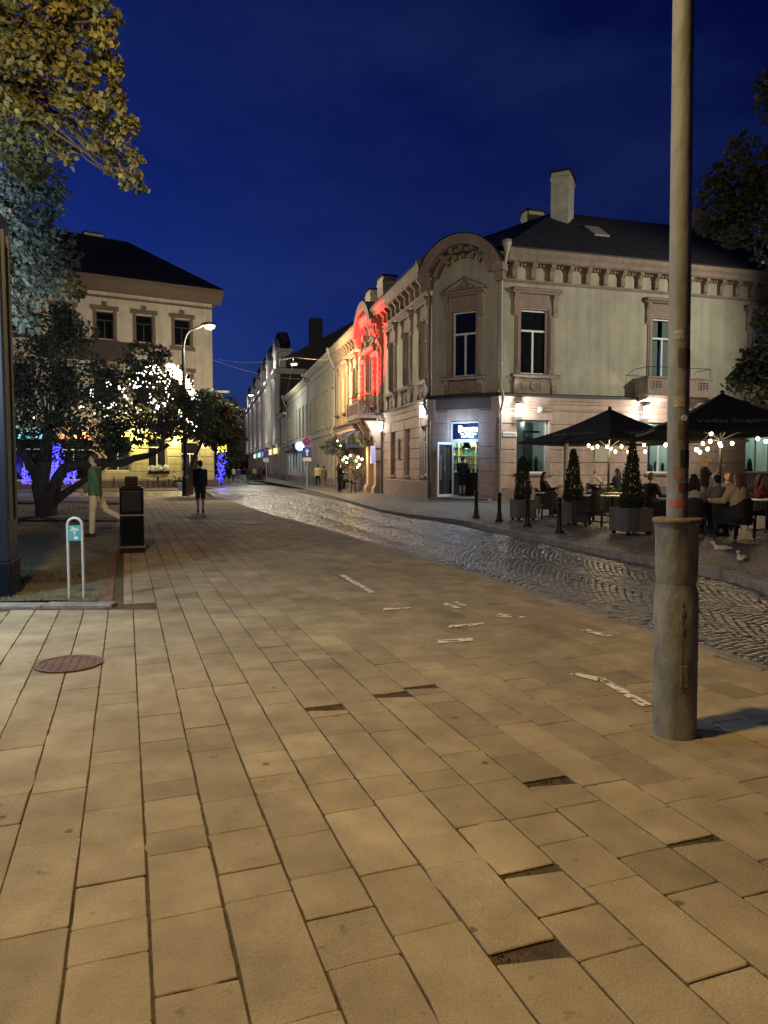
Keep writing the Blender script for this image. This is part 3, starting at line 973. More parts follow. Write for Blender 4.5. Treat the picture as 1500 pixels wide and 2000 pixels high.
k = 0
s = -1.0
while s < 52:
    for j in range(-84, 84):
        t0 = j * PIT + (k % 2) * PIT * 0.5
        # segmental arcs, 1.35 m wide
        ph = (t0 / 1.1) % 1.0 - 0.5
        off = -0.62 * ph * ph * 1.1
        slope = -2 * 0.62 * ph
        p = DR * (s + off) + NR * t0 + Vector((RC.gauss(0, 0.005), RC.gauss(0, 0.005)))
        if p.y < 2.4 or p.y > 50:
            continue
        lx, rx = left_x(p.y) + 0.19, right_x(p.y) - 0.03
        if not (lx < p.x < rx) or (p.y > 38 and False):
            continue
        if p.x > 9 * max(1, p.y / 14):
            continue
        cobble(p.x, p.y, PIT * 0.475 * RC.uniform(0.9, 1.04), PIT * 0.475 * RC.uniform(0.88, 1.04), ROADZ, math.atan2(DR.y, DR.x) - math.pi / 2 + math.atan(slope) * 0.8 + RC.gauss(0, 0.05))
    s += PIT
    k += 1
me = bpy.data.meshes.new('cobbles')
me.from_pydata(vs, [], fs)
me.polygons.foreach_set('use_smooth', [True] * len(fs))
a = me.attributes.new('tone', 'FLOAT', 'FACE')
a.data.foreach_set('value', tone)
me.materials.append(M['cobble'])
me.update()
tag(obj('road', me, None), kind='structure')
print('cobbles', len(fs) // 9)

# farther road and square: sheets with cobble relief


def cobble_sheet(name, col, sc=9.0, rough=0.42):
    m = mat(name, col, rough, var=0.2, vscale=1.2)
    nt = m.node_tree
    N, L = nt.nodes.new, nt.links.new
    v = N('ShaderNodeTexVoronoi')
    v.inputs['Scale'].default_value = sc
    v.feature = 'DISTANCE_TO_EDGE'
    r = N('ShaderNodeValToRGB')
    r.color_ramp.elements[0].position, r.color_ramp.elements[1].position = 0.0, 0.16
    bp = N('ShaderNodeBump')
    bp.inputs['Strength'].default_value = 0.7
    bp.inputs['Distance'].default_value = 0.03
    L(nt.nodes['Texture Coordinate'].outputs['Object'], v.inputs['Vector'])
    L(v.outputs['Distance'], r.inputs['Fac'])
    L(r.outputs['Color'], bp.inputs['Height'])
    L(bp.outputs['Normal'], nt.nodes['Principled BSDF'].inputs['Normal'])
    b = nt.nodes['Principled BSDF']
    src = b.inputs['Base Color'].links[0].from_socket
    mx = N('ShaderNodeMix')
    mx.data_type, mx.blend_type = 'RGBA', 'MULTIPLY'
    mx.inputs[0].default_value = 0.75
    L(src, mx.inputs[6])
    L(r.outputs['Color'], mx.inputs[7])
    L(mx.outputs[2], b.inputs['Base Color'])
    return m


M['square'] = cobble_sheet('square_setts', (0.2, 0.185, 0.15), 7)
M['farroad'] = cobble_sheet('far_road_setts', (0.13, 0.13, 0.125), 8, 0.4)
M['rpave'] = cobble_sheet('pavement_setts', (0.17, 0.155, 0.14), 8.5, 0.6)
mb = MB()
mb.add([(-70, 38.5, -0.075), (-9.2, 38.5, -0.075), (-13.4, 49.6, -0.075), (-9, 50, -0.075), (-30, 160, -0.075), (-60, 160, -0.075), (-90, 60, -0.075)], [tuple(range(7))])
mb.add([(-12.6, 49.4, -0.079), (-5, 49.4, -0.079), (-40, 260, -0.079), (-62, 260, -0.079)], [(0, 1, 2, 3)])
tag(obj('square', mb, M['square']), kind='structure')
# raised pavement in front of the left house, kerb across
mb = MB()
mb.prism([(-40, 41), (-34, 40.5), (-14.2, 51.0), (-13.0, 58.5), (-16, 62), (-45, 46)], -0.12, -0.02)
tag(obj('pavement', mb, M['rpave']), kind='structure')
# right-hand pavement, from the road kerb to the houses and the terrace
mb = MB()
inn = [(x + 0.16, y) for x, y in RIGHT]
poly = inn + [(-16, 84), (6, 84), (40, 60), (40, 5), (inn[0][0], 5)]
mb.prism(poly, -0.14, PV - 0.004)
tag(obj('pavement', mb, M['rpave']), kind='structure')
mb = MB()
mb.prism([(-13.1, 70), (-9, 68), (-40, 240), (-52, 240)], -0.12, PV - 0.008)
tag(obj('pavement', mb, M['rpave']), kind='structure')

# lawn ---------------------------------------------------------------
mb = MB()
nx, ny = 40, 60
for j in range(ny + 1):
    y = LAWN0.y + 0.28 + (30 - LAWN0.y) * j / ny
    for i in range(nx + 1):
        xr = lawn_x(y) - 0.05
        x = xr - 16 * (i / nx) ** 1.3
        z = 0.012 + 0.03 * math.sin(x * 1.7 + y) * math.sin(y * 1.1) + RS.uniform(-0.006, 0.006) if i else 0.0
        mb.v.append((x, y, z))
for j in range(ny):
    for i in range(nx):
        a = j * (nx + 1) + i
        mb.f.append((a, a + 1, a + nx + 2, a + nx + 1))
mb.mi, mb.sm = [0] * len(mb.f), [True] * len(mb.f)
tag(obj('lawn', mb, M['lawn']), kind='structure')
mb = MB()
mb.tone = []
for k in range(26000):
    y = LAWN0.y + 0.3 + 22 * RS.random() ** 1.9
    x = lawn_x(y) - 0.12 - 6.5 * RS.random()
    if math.sin(x * 2.1 + y * .7) + math.sin(y * 2.9 - x) + RS.gauss(0, 0.7) < 0.05:
        continue
    a = RS.uniform(0, 6.28)
    h, w = RS.uniform(0.02, 0.06), RS.uniform(0.004, 0.008)
    lx, ly = RS.gauss(0, 0.03), RS.gauss(0, 0.03)
    mb.add([(x - w * math.cos(a), y - w * math.sin(a), 0), (x + w * math.cos(a), y + w * math.sin(a), 0), (x + lx, y + ly, 0.02 + h)], [(0, 1, 2)])
    mb.tone.append(RS.uniform(0.6, 1.5))
tag(obj('grass', mb, M['grass'], fix=False), 'sparse short grass growing on the trodden lawn', 'grass', kind='stuff')
# its kerb
mb = MB()
strip('kerb', [(-9.8, LAWN0.y + 0.02), (LAWN0.x - 0.02, LAWN0.y + 0.02)], -0.2, -0.1, 0.03, M['kerb'], 0.8)
strip('kerb', [(LAWN0.x, LAWN0.y), (lawn_x(30), 30)], -0.10, -0.1, 0.012, M['rust'] if False else mat('brick_edging', (0.16, 0.085, 0.06), 0.85, var=0.3, vscale=8), 0.4)
# light path across the lawn
mb = MB()
mb.add([(-22, 20.2, 0.055), (lawn_x(20.0), 20.0, 0.055), (lawn_x(21), 21.0, 0.055), (-22, 21.3, 0.055)], [(0, 1, 2, 3)])
mb.add([(-26, 31, 0.05), (lawn_x(29.9), 29.9, 0.05), (lawn_x(32), 32.0, 0.05), (-26, 33, 0.05)], [(0, 1, 2, 3)])
tag(obj('path', mb, M['slab']), kind='structure')

# broken pale patches on the slabs --------------------------------------------
pm = bpy.data.materials.new('worn_white_paint')
pm.use_nodes = True
nt = pm.node_tree
N, L = nt.nodes.new, nt.links.new
b = nt.nodes['Principled BSDF']
b.inputs['Base Color'].default_value = (0.8, 0.78, 0.68, 1)
b.inputs['Roughness'].default_value = 0.5
nz = N('ShaderNodeTexNoise')
nz.inputs['Scale'].default_value = 17
nz.inputs['Detail'].default_value = 3
cr = N('ShaderNodeValToRGB')
cr.color_ramp.elements[0].position, cr.color_ramp.elements[1].position = 0.40, 0.47
tr, mx = N('ShaderNodeBsdfTransparent'), N('ShaderNodeMixShader')
L(N('ShaderNodeTexCoord').outputs['Object'], nz.inputs['Vector'])
L(nz.outputs['Fac'], cr.inputs['Fac'])
L(cr.outputs['Color'], mx.inputs[0])
L(tr.outputs[0], mx.inputs[1])
L(b.outputs[0], mx.inputs[2])
L(mx.outputs[0], nt.nodes['Material Output'].inputs['Surface'])
M['paint'] = pm
for quad in ([(846, 1257), (925, 1251), (929, 1245), (850, 1250)], [(874, 1226), (944, 1220), (944, 1216), (878, 1221)], [(862, 1179), (890, 1188), (902, 1187), (872, 1177)],
             [(886, 1176), (905, 1184), (912, 1182), (894, 1174)], [(968, 1204), (1000, 1206), (1002, 1201), (974, 1198)], [(1014, 1206), (1026, 1207), (1026, 1204), (1015, 1203)],
             [(742, 1192), (798, 1189), (804, 1186), (752, 1187)], [(660, 1122), (722, 1158), (732, 1156), (672, 1122)], [(1133, 1231), (1180, 1243), (1198, 1242), (1150, 1229)],
             [(1165, 1325), (1255, 1380), (1274, 1376), (1180, 1324)], [(1112, 1316), (1165, 1330), (1178, 1324), (1128, 1314)]):
    mb = MB()
    n = [G(a, c, 0.008) for a, c in quad]
    mb.add(n, [(0, 1, 2, 3)])
    tag(obj('pavement_marking', mb, pm), kind='structure')

# manhole covers
for (px, py, r, lab) in ((135, 1298, 0.245, 'reddish round manhole cover set in the slabs near the lawn'), (494, 1022, 0.36, 'pale round manhole cover set in the slabs near the road bend')):
    g = G(px, py)
    mb = MB()
    mb.lathe([(r, -0.03), (r, 0.012), (r - 0.012, 0.016), (r - 0.03, 0.016), (r - 0.036, 0.010), (0.001, 0.010)], 32, sm=False)
    for a in range(4):
        for q in range(-3, 4):
            x = q * r / 4.2
            h = math.sqrt(max(0.0, (r - 0.05) ** 2 - x * x))
            if a == 0:
                mb.box(x - 0.008, x + 0.008, -h, h, 0.008, 0.0145)
    o = obj('manhole_cover', mb, M['manhole'] if r < 0.3 else M['stepstone'], None, T(g.x, g.y, 0.002, 0.3))
    tag(o, lab, 'manhole cover')
# ------------------------------------------------------------------ facade kit
def holes_wall(L, z0, z1, holes, depth=0.3, mb=None):
    """wall sheet in the plane y=0 with reveals going in; holes: (u0, u1, za, zb)"""
    mb = mb or MB()
    us = sorted({0, L, *[h[0] for h in holes], *[h[1] for h in holes]})
    zs = sorted({z0, z1, *[h[2] for h in holes], *[h[3] for h in holes]})
    for i in range(len(us) - 1):
        for j in range(len(zs) - 1):
            cu, cz = (us[i] + us[i + 1]) / 2, (zs[j] + zs[j + 1]) / 2
            if any(h[0] < cu < h[1] and h[2] < cz < h[3] for h in holes):
                continue
            mb.add([(us[i], 0, zs[j]), (us[i + 1], 0, zs[j]), (us[i + 1], 0, zs[j + 1]), (us[i], 0, zs[j + 1])], [(0, 1, 2, 3)])
    for a, b, c, d in holes:
        mb.add([(a, 0, c), (a, 0, d), (a, depth, d), (a, depth, c)], [(0, 1, 2, 3)])
        mb.add([(b, 0, c), (b, depth, c), (b, depth, d), (b, 0, d)], [(0, 1, 2, 3)])
        mb.add([(a, 0, d), (b, 0, d), (b, depth, d), (a, depth, d)], [(0, 1, 2, 3)])
        mb.add([(a, 0, c), (a, depth, c), (b, depth, c), (b, 0, c)], [(0, 1, 2, 3)])
    return mb


def courses(L, z0, z1, step, holes, proud=0.035, gap=0.045, arris=0.015, mb=None):
    """rusticated courses standing proud of the wall"""
    mb = mb or MB()
    n = max(1, round((z1 - z0) / step))
    h = (z1 - z0) / n
    for k in range(n):
        a, b = z0 + k * h + gap / 2, z0 + (k + 1) * h - gap / 2
        cuts = sorted((max(0.0, q[0] - 0.04), min(L, q[1] + 0.04)) for q in holes if q[2] < b and q[3] > a)
        u = 0.0
        segs = []
        for c0, c1 in cuts:
            if c0 > u:
                segs.append((u, c0))
            u = max(u, c1)
        if u < L:
            segs.append((u, L))
        for s0, s1 in segs:
            if s1 - s0 > 0.04:
                mb.profile([(0.02, a), (0.02, b), (-proud + arris, b), (-proud, b - arris), (-proud, a + arris), (-proud + arris, a)], s0, s1)
    return mb


MESH = {}


def cached(key, fn, mats):
    if key not in MESH:
        me = fn().mesh(key)
        for m in (mats if isinstance(mats, (list, tuple)) else [mats]):
            me.materials.append(m)
        MESH[key] = me
    return MESH[key]


def sash(w, h, light=0.68, th=0.07, mull=True):
    """white frame with a transom and a mullion, origin bottom centre"""
    mb = MB()
    y0, y1 = 0.0, 0.07
    mb.box(-w / 2, -w / 2 + th, y0, y1, 0, h)
    mb.box(w / 2 - th, w / 2, y0, y1, 0, h)
    mb.box(-w / 2 + th, w / 2 - th, y0, y1, 0, th * 1.2)
    mb.box(-w / 2 + th, w / 2 - th, y0, y1, h - th, h)
    if light:
        zt = h * light
        mb.box(-w / 2 + th, w / 2 - th, y0 - 0.012, y1, zt - th * .6, zt + th * .6)
        if mull:
            mb.box(-th * .6, th * .6, y0 - 0.006, y1, th * 1.2, zt - th * .6)
    elif mull:
        mb.box(-th * .6, th * .6, y0 - 0.006, y1, th * 1.2, h - th)
    return mb


def window(F, root, u, z0, z1, w, name='window', rec=0.17, light=0.68, pane='pane', frame_m='white', room=None, mull=True):
    """window part with frame, panes as sub-part"""
    Mx = F @ Matrix.Translation((u, rec, z0))
    key = 'sash_%.2f_%.2f_%.2f_%s_%d' % (w, z1 - z0, light or 0, frame_m, mull)
    o = obj(name, cached(key, lambda: sash(w, z1 - z0, light, mull=mull), M[frame_m]), None, root, Mx)
    pk = 'pane_%.2f_%.2f_%s' % (w, z1 - z0, pane)

    def pm():
        mb = MB()
        mb.box(-w / 2 + 0.03, w / 2 - 0.03, 0.035, 0.05, 0.03, z1 - z0 - 0.03)
        return mb
    obj('pane', cached(pk, pm, M[pane]), None, o, Mx)
    return o


def surround(w, h, apron=0.95, hood=0.8):
    """carved surround of an upper window, origin bottom centre of the opening; slot 0 trim, 1 flashing"""
    mb = MB()
    a = w / 2
    for s in (-1, 1):
        x0, x1 = sorted((s * a, s * (a + 0.24)))
        mb.box(x0, x1, -0.06, 0.01, 0, h + 0.05)
        mb.box(min(s * (a + 0.05), s * (a + 0.17)), max(s * (a + 0.05), s * (a + 0.17)), -0.10, -0.06, 0.25, h - 0.3)
        c = s * (a + 0.26)
        mb.profile([(0.01, h + hood - 0.16), (-0.22, h + hood - 0.16), (-0.22, h + hood - 0.3), (-0.13, h + hood - 0.42), (-0.13, h + 0.0), (-0.17, h - 0.12), (-0.08, h - 0.3), (0.01, h - 0.3)], c - 0.1, c + 0.1)
    mb.box(-a - 0.24, a + 0.24, -0.05, 0.01, h + 0.05, h + 0.22)
    mb.box(-a - 0.1, a + 0.1, -0.03, 0.01, h + 0.22, h + hood - 0.16)
    H = h + hood
    mb.profile([(0.01, H - 0.16), (-0.2, H - 0.16), (-0.25, H - 0.1), (-0.34, H - 0.06), (-0.34, H + 0.02), (0.01, H + 0.02)], -a - 0.46, a + 0.46)
    mb.profile([(0.01, H + 0.02), (-0.36, H + 0.02), (-0.36, H + 0.035), (0.01, H + 0.09)], -a - 0.48, a + 0.48, 1)
    return mb


def apron_mb(w, ap):
    mb = MB()
    a = w / 2
    mb.profile([(0.01, -0.14), (-0.26, -0.14), (-0.30, -0.08), (-0.30, -0.03), (0.01, -0.03)], -a - 0.45, a + 0.45)
    mb.profile([(0.01, -0.03), (-0.32, -0.03), (-0.32, -0.018), (0.01, 0.0)], -a - 0.46, a + 0.46, 1)
    mb.box(-a - 0.22, a + 0.22, -0.05, 0.01, -ap, -0.14)
    for s in (-1, 1):
        c = s * (a + 0.24)
        mb.profile([(0.01, -0.14), (-0.22, -0.14), (-0.22, -0.25), (-0.12, -0.45), (-0.15, -ap + 0.12), (-0.08, -ap - 0.04), (0.01, -ap - 0.04)], c - 0.1, c + 0.1)
        mb.box(s * a * 0.66 - 0.17, s * a * 0.66 + 0.17, -0.085, -0.05, -ap + 0.2, -0.34)
    ring = [(0.19 * math.cos(k * math.pi / 9), -0.06, -0.14 - (ap - .14) / 2 + 0.19 * math.sin(k * math.pi / 9)) for k in range(19)]
    mb.tube(ring, 0.045, 6)
    return mb


def fancy(F, root, u, z0, z1, w, apron=0.95, **kw):
    o = window(F, root, u, z0, z1, w, **kw)
    Mx = F @ Matrix.Translation((u, 0, z0))
    obj('surround', cached('sur_%.2f_%.2f' % (w, z1 - z0), lambda: surround(w, z1 - z0), [M['trim'], M['flash']]), None, o, Mx)
    if apron:
        obj('sill', cached('apr_%.2f_%.2f' % (w, apron), lambda: apron_mb(w, apron), [M['trim'], M['flash']]), None, o, Mx)
    return o


def cornice(L, zb, zt, out=0.6, u0=0.0, brackets=0.87, ends=0.0):
    """bracketed eaves cornice; slot 0 trim, 1 flashing"""
    mb = MB()
    h = zt - zb
    mb.profile([(0.01, zb), (-0.06, zb), (-0.12, zb + 0.07), (-0.12, zb + 0.12), (0.01, zb + 0.12)], u0, L)
    z1 = zb + h * 0.62
    mb.profile([(0.01, z1), (-out + 0.18, z1), (-out + 0.1, z1 + 0.06), (-out + 0.1, z1 + h * .16), (-out, z1 + h * .24), (-out, zt), (0.01, zt)], u0 - ends, L + ends)
    mb.profile([(0.01, zt), (-out - 0.05, zt), (-out - 0.05, zt + 0.05), (0.01, zt + 0.08)], u0 - ends, L + ends, 1)
    if brackets:
        n = max(1, int((L - u0) / brackets))
        for k in range(n):
            c = u0 + (k + 0.5) * (L - u0) / n
            mb.profile([(0.01, z1), (-out + 0.22, z1), (-out + 0.22, z1 - 0.1), (-0.2, z1 - 0.28), (-0.22, zb + 0.2), (-0.1, zb + 0.13), (0.01, zb + 0.13)], c - 0.1, c + 0.1)
        # dentils between
            for q in range(6):
                cc = c - 0.36 + q * 0.145
                mb.box(cc - 0.04, cc + 0.04, -0.14, 0.01, z1 - 0.1, z1)
    return mb


def downpipe(root, F, u, ztop, zb, m, hopper=True, y=-0.12, kink=None, name='downpipe'):
    mb = MB()
    pts = [(u, y - 0.45, ztop), (u, y - 0.42, ztop - 0.35), (u, y, ztop - 1.25), (u, y, 4.95), (u, y - 0.22, 4.6), (u, y - 0.22, 4.3), (u, y, 3.9), (u, y, zb)]
    mb.tube(pts, 0.065, 8)
    for z in (7.8, 6.0, 2.4):
        mb.tube([(u, y, z - 0.03), (u, y, z + 0.03)], 0.08, 8)
    if hopper:
        mb.lathe([(0.07, -0.25), (0.17, 0.05), (0.2, 0.1), (0.2, 0.28), (0.14, 0.28)], 12, (u, y - 0.45, ztop))
    return obj(name, mb, m, root, F)


def chimney(root, Mx, w, d, h, name='chimney', cap=True):
    mb = MB()
    mb.box(-w / 2, w / 2, -d / 2, d / 2, -2.5, h)
    mb.box(-w / 2 - 0.04, w / 2 + 0.04, -d / 2 - 0.04, d / 2 + 0.04, h - 0.35, h - 0.22)
    o = obj(name, mb, M['stoneframe'], root, Mx)
    if cap:
        mb = MB()
        mb.box(-w / 2 - 0.09, w / 2 + 0.09, -d / 2 - 0.09, d / 2 + 0.09, h, h + 0.1)
        obj('cap', mb, M['flash'], o, Mx)
    return o


def lantern(Mx, label, power=70, color=(0.92, 1.0, 0.97)):
    """square wall lantern; Mx local: y out of the wall is negative"""
    root = thing('wall_lantern', label, 'lantern', Mx, 'lit lanterns along the corner house')
    mb = MB()
    mb.box(-0.05, 0.05, -0.03, 0.0, -0.1, 0.42)
    mb.box(-0.02, 0.02, -0.2, -0.03, 0.36, 0.4)
    mb.box(-0.12, 0.12, -0.32, -0.08, 0.33, 0.36)
    mb.box(-0.09, 0.09, -0.29, -0.11, -0.24, -0.21)
    for sx in (-1, 1):
        for yy in (-0.305, -0.095):
            mb.box(sx * 0.105 - 0.008, sx * 0.105 + 0.008, yy - 0.008, yy + 0.008, -0.21, 0.33)
    obj('bracket', mb, M['iron'], root, Mx)
    mb = MB()
    mb.box(-0.095, 0.095, -0.295, -0.105, -0.2, 0.32)
    obj('lamp_glass', mb, M['lantern'], root, Mx)
    p = Mx @ Vector((0, -0.42, 0.05))
    light('lantern_light', p, power, color, 0.09)
    return root


LIGHTS = []


def light(name, p, power, color, size=0.1, kind='POINT', aim=None, spot=None, blend=0.5):
    ld = bpy.data.lights.new(name, kind)
    ld.energy, ld.color = power, color
    if kind in ('POINT', 'SPOT'):
        ld.shadow_soft_size = size
    if kind == 'SPOT':
        ld.spot_size, ld.spot_blend = spot or rad(90), blend
    o = bpy.data.objects.new(name, ld)
    COL.objects.link(o)
    o.location = p
    if aim is not None:
        o.rotation_euler = (Vector(aim) - Vector(p)).to_track_quat('-Z', 'Y').to_euler()
    WM[o.name] = Matrix.Translation(p)
    return o


# ------------------------------------------------------------------ the corner house
A = Vector((2.18, 32.5, 0))
B = Vector((4.83, 31.0, 0))
dS = Vector((-0.239, 0.971, 0))              # away along the street
dR = Vector((0.959, 0.283, 0))               # to the right along the square
LS, LC, LR = 25.1, (B - A).length, 34.0
FS = frame(A + dS * LS, -dS)                 # street wall, u runs from its far end to the corner
FC = frame(A, B - A)
FR = frame(B, dR)
house = thing('corner_house', 'two storey corner house with rounded gable over its angled bar entrance', 'building', Matrix.Translation(A))
ZG, ZS, ZC0, ZC1 = -0.1, 4.72, 9.45, 10.72


def us(u):
    return LS - u


W1 = (5.58, 8.36)
# street side
up_u = [1.28, 4.12, 7.1, 17.3, 20.3, 23.2]
gr_u = [1.4, 4.15, 6.95, 15.6, 20.3, 23.2]
hs = [(us(u) - 0.55, us(u) + 0.55, *W1) for u in up_u] + [(us(12.1) - 0.7, us(12.1) + 0.7, 4.9, 8.4)]
hs += [(us(u) - 0.55, us(u) + 0.55, 4.9, 8.0) for u in (10.2, 14.0)]
hg = [(us(u) - 0.52, us(u) + 0.52, 1.15, 3.5) for u in gr_u] + [(us(11.1) - 0.75, us(11.1) + 0.75, 0.0, 3.55)]
obj('upper_wall', holes_wall(LS, ZS, ZC1, hs), M['plaster'], house, FS)
lw = holes_wall(LS, ZG, ZS - 0.12, hg)
courses(LS, 0.95, 3.95, 0.5, hg, mb=lw)
obj('lower_wall', lw, M['pink'], house, FS)
mb = MB()
for s0, s1 in ((0, us(11.9)), (us(10.3), LS)):
    mb.box(s0, s1, -0.07, 0.02, ZG, 0.88)
obj('plinth', mb, M['plinth'], house, FS)
for u in up_u:
    fancy(FS, house, us(u), *W1, 1.1)
for u in gr_u:
    window(FS, house, us(u), 1.15, 3.5, 1.04, rec=0.2, pane='pane' if u < 8 else 'pane')
    mb = MB()
    mb.box(us(u) - 0.62, us(u) + 0.62, -0.14, 0.1, 1.05, 1.14)
    obj('sill', mb, M['stepstone'], house, FS)
window(FS, house, us(12.1), 4.9, 8.4, 1.4, 'balcony_door', light=0.78)
for u in (10.2, 14.0):
    window(FS, house, us(u), 4.9, 8.0, 1.1, light=0.75)
obj('cornice', cornice(LS, ZC0, ZC1), [M['trim'], M['flash']], house, FS)
mb = MB()
mb.profile([(0.02, ZS - 0.35), (-0.06, ZS - 0.35), (-0.10, ZS - 0.2), (-0.18, ZS - 0.12), (0.02, ZS - 0.12)], 0, LS)
mb.profile([(0.02, 4.0), (-0.05, 4.0), (-0.08, 4.08), (0.02, 4.1)], 0, LS)
obj('string_course', mb, M['pink'], house, FS)
mb = MB()
mb.profile([(0.02, ZS - 0.119), (-0.24, ZS - 0.119), (-0.24, ZS - 0.03), (0.02, ZS + 0.05)], 0, LS)
obj('flashing', mb, M['flash'], house, FS)
# projecting centre bay with arched gable, over the gate
bay = MB()
b0, b1 = us(14.9), us(9.35)
for s0, s1 in ((b0, b0 + 0.62), (b1 - 0.62, b1), (us(12.1) - 1.25, us(12.1) - 0.9), (us(12.1) + 0.9, us(12.1) + 1.25)):
    bay.box(s0, s1, -0.22, 0.01, 4.9, 9.4)
    bay.box(s0 - 0.06, s1 + 0.06, -0.30, 0.01, 4.75, 4.9)
    bay.box(s0 - 0.06, s1 + 0.06, -0.32, 0.01, 8.75, 8.95)
    bay.box(s0 - 0.1, s1 + 0.1, -0.42, 0.01, 9.4, 9.75)
    for k in range(9):
        bay.box(s0 + 0.08, s1 - 0.08, -0.27, -0.22, 5.2 + k * 0.38, 5.45 + k * 0.38)
bay.profile([(0.01, 8.55), (-0.3, 8.55), (-0.42, 8.68), (-0.42, 8.76), (0.01, 8.8)], us(12.1) - 1.5, us(12.1) + 1.5)
for u in (10.2, 14.0):
    bay.profile([(0.01, 8.1), (-0.25, 8.1), (-0.36, 8.22), (-0.36, 8.3), (0.01, 8.35)], us(u) - 0.8, us(u) + 0.8)


def arch(c, hw, zb, rise, thick, y0, y1, n=20, legs=0.0):
    """segmental arch band in the wall plane; returns mesh"""
    mb = MB()
    r = (hw * hw + rise * rise) / (2 * rise)
    cz = zb + rise - r
    a0 = math.asin(min(1, hw / r)) if rise < r else math.pi - math.asin(hw / r)
    prev = None
    for k in range(n + 1):
        a = -a0 + 2 * a0 * k / n
        q = []
        for rr in (r - thick, r):
            q.append((c + rr * math.sin(a), cz + rr * math.cos(a)))
        if prev:
            (ai, ao), (bi, bo) = prev, q
            V = [(p[0], y, p[1]) for y in (y0, y1) for p in (ai, ao, bo, bi)]
            mb.add(V, [(0, 1, 2, 3), (7, 6, 5, 4), (1, 5, 6, 2), (3, 7, 4, 0)] + ([(0, 4, 5, 1)] if k == 1 else []) + ([(2, 6, 7, 3)] if k == n else []))
        prev = q
    return mb, r, cz, a0


def fill_arch(mb, c, hw, zb, rise, y, n=20, y1=None):
    r = (hw * hw + rise * rise) / (2 * rise)
    cz = zb + rise - r
    a0 = math.asin(min(1, hw / r))
    pts = [(c + r * math.sin(-a0 + 2 * a0 * k / n), y, cz + r * math.cos(-a0 + 2 * a0 * k / n)) for k in range(n + 1)]
    mb.add(pts, [tuple(range(n + 1))])


obj('bay', bay, M['trim'], house, FS)
ab, *_ = arch(us(12.1), 2.5, 10.0, 1.55, 0.5, -0.75, 0.6)
ab2, *_ = arch(us(12.1), 2.0, 9.9, 1.15, 0.22, -0.4, 0.05)
ab.add(ab2.v, ab2.f)
for k in range(-2, 3):
    a = k * 0.36
    ab.box(us(12.1) + 1.95 * math.sin(a) - 0.1, us(12.1) + 1.95 * math.sin(a) + 0.1, -0.5, 0.0, 9.3 + 1.7 * math.cos(a), 9.62 + 1.7 * math.cos(a))
for s in (-1, 1):
    ab.box(us(12.1) + s * 2.45 - 0.35, us(12.1) + s * 2.45 + 0.35, -0.72, 0.05, 9.75, 10.05)
    ab.ell((us(12.1) + s * 2.35, -0.3, 9.45), (0.3, 0.3, 0.35), 10, 8)
fill_arch(ab, us(12.1), 2.3, 9.9, 1.45, -0.1)
ab.box(us(12.1) - 2.3, us(12.1) + 2.3, -0.12, 0.0, 9.3, 9.95)
rr = [(us(12.1) + 0.55 * math.cos(k * math.pi / 12), -0.16, 9.4 + 0.75 * math.sin(k * math.pi / 12)) for k in range(13)]
ab.tube(rr, 0.09, 6)
obj('gable', ab, M['trim'], house, FS)
# balcony over the gate
bal = MB()
c = us(12.1)
bal.box(c - 1.9, c + 1.9, -1.25, -0.02, 4.45, 4.66)
bal.box(c - 1.75, c + 1.75, -1.15, -0.02, 4.3, 4.45)
for s0, s1, y0, y1 in ((c - 1.85, c + 1.85, -1.2, -1.08), (c - 1.85, c - 1.73, -1.08, -0.02), (c + 1.73, c + 1.85, -1.08, -0.02)):
    bal.box(s0, s1, y0, y1, 4.66, 4.76)
    bal.box(s0, s1, y0 - 0.02, y1 + 0.02, 5.34, 5.46)
for x in np.linspace(c - 1.7, c + 1.7, 15):
    bal.lathe([(0.04, 0), (0.075, 0.14), (0.04, 0.34), (0.055, 0.58)], 8, (x, -1.14, 4.76))
for s in (-1, 1):
    for y in np.linspace(-0.95, -0.2, 5):
        bal.lathe([(0.04, 0), (0.075, 0.14), (0.04, 0.34), (0.055, 0.58)], 8, (c + s * 1.79, y, 4.76))
    bal.box(c + s * 1.79 - 0.12, c + s * 1.79 + 0.12, -1.26, -1.02, 4.66, 5.5)
    bal.profile([(-0.02, 4.3), (-1.0, 4.3), (-0.95, 4.05), (-0.5, 3.85), (-0.25, 3.4), (-0.02, 3.2)], c + s * 1.25 - 0.14, c + s * 1.25 + 0.14)
bo = obj('balcony', bal, M['trim'], house, FS)
rl = MB()
for pts in ([(c - 1.8, -0.05, 5.9), (c - 1.8, -1.16, 5.9), (c + 1.8, -1.16, 5.9), (c + 1.8, -0.05, 5.9)],):
    rl.tube(pts, 0.018, 6)
for x in (c - 1.8, c - 0.6, c + 0.6, c + 1.8):
    rl.tube([(x, -1.16, 5.46), (x, -1.16, 5.9)], 0.015, 6)
obj('railing', rl, M['iron'], bo, FS)
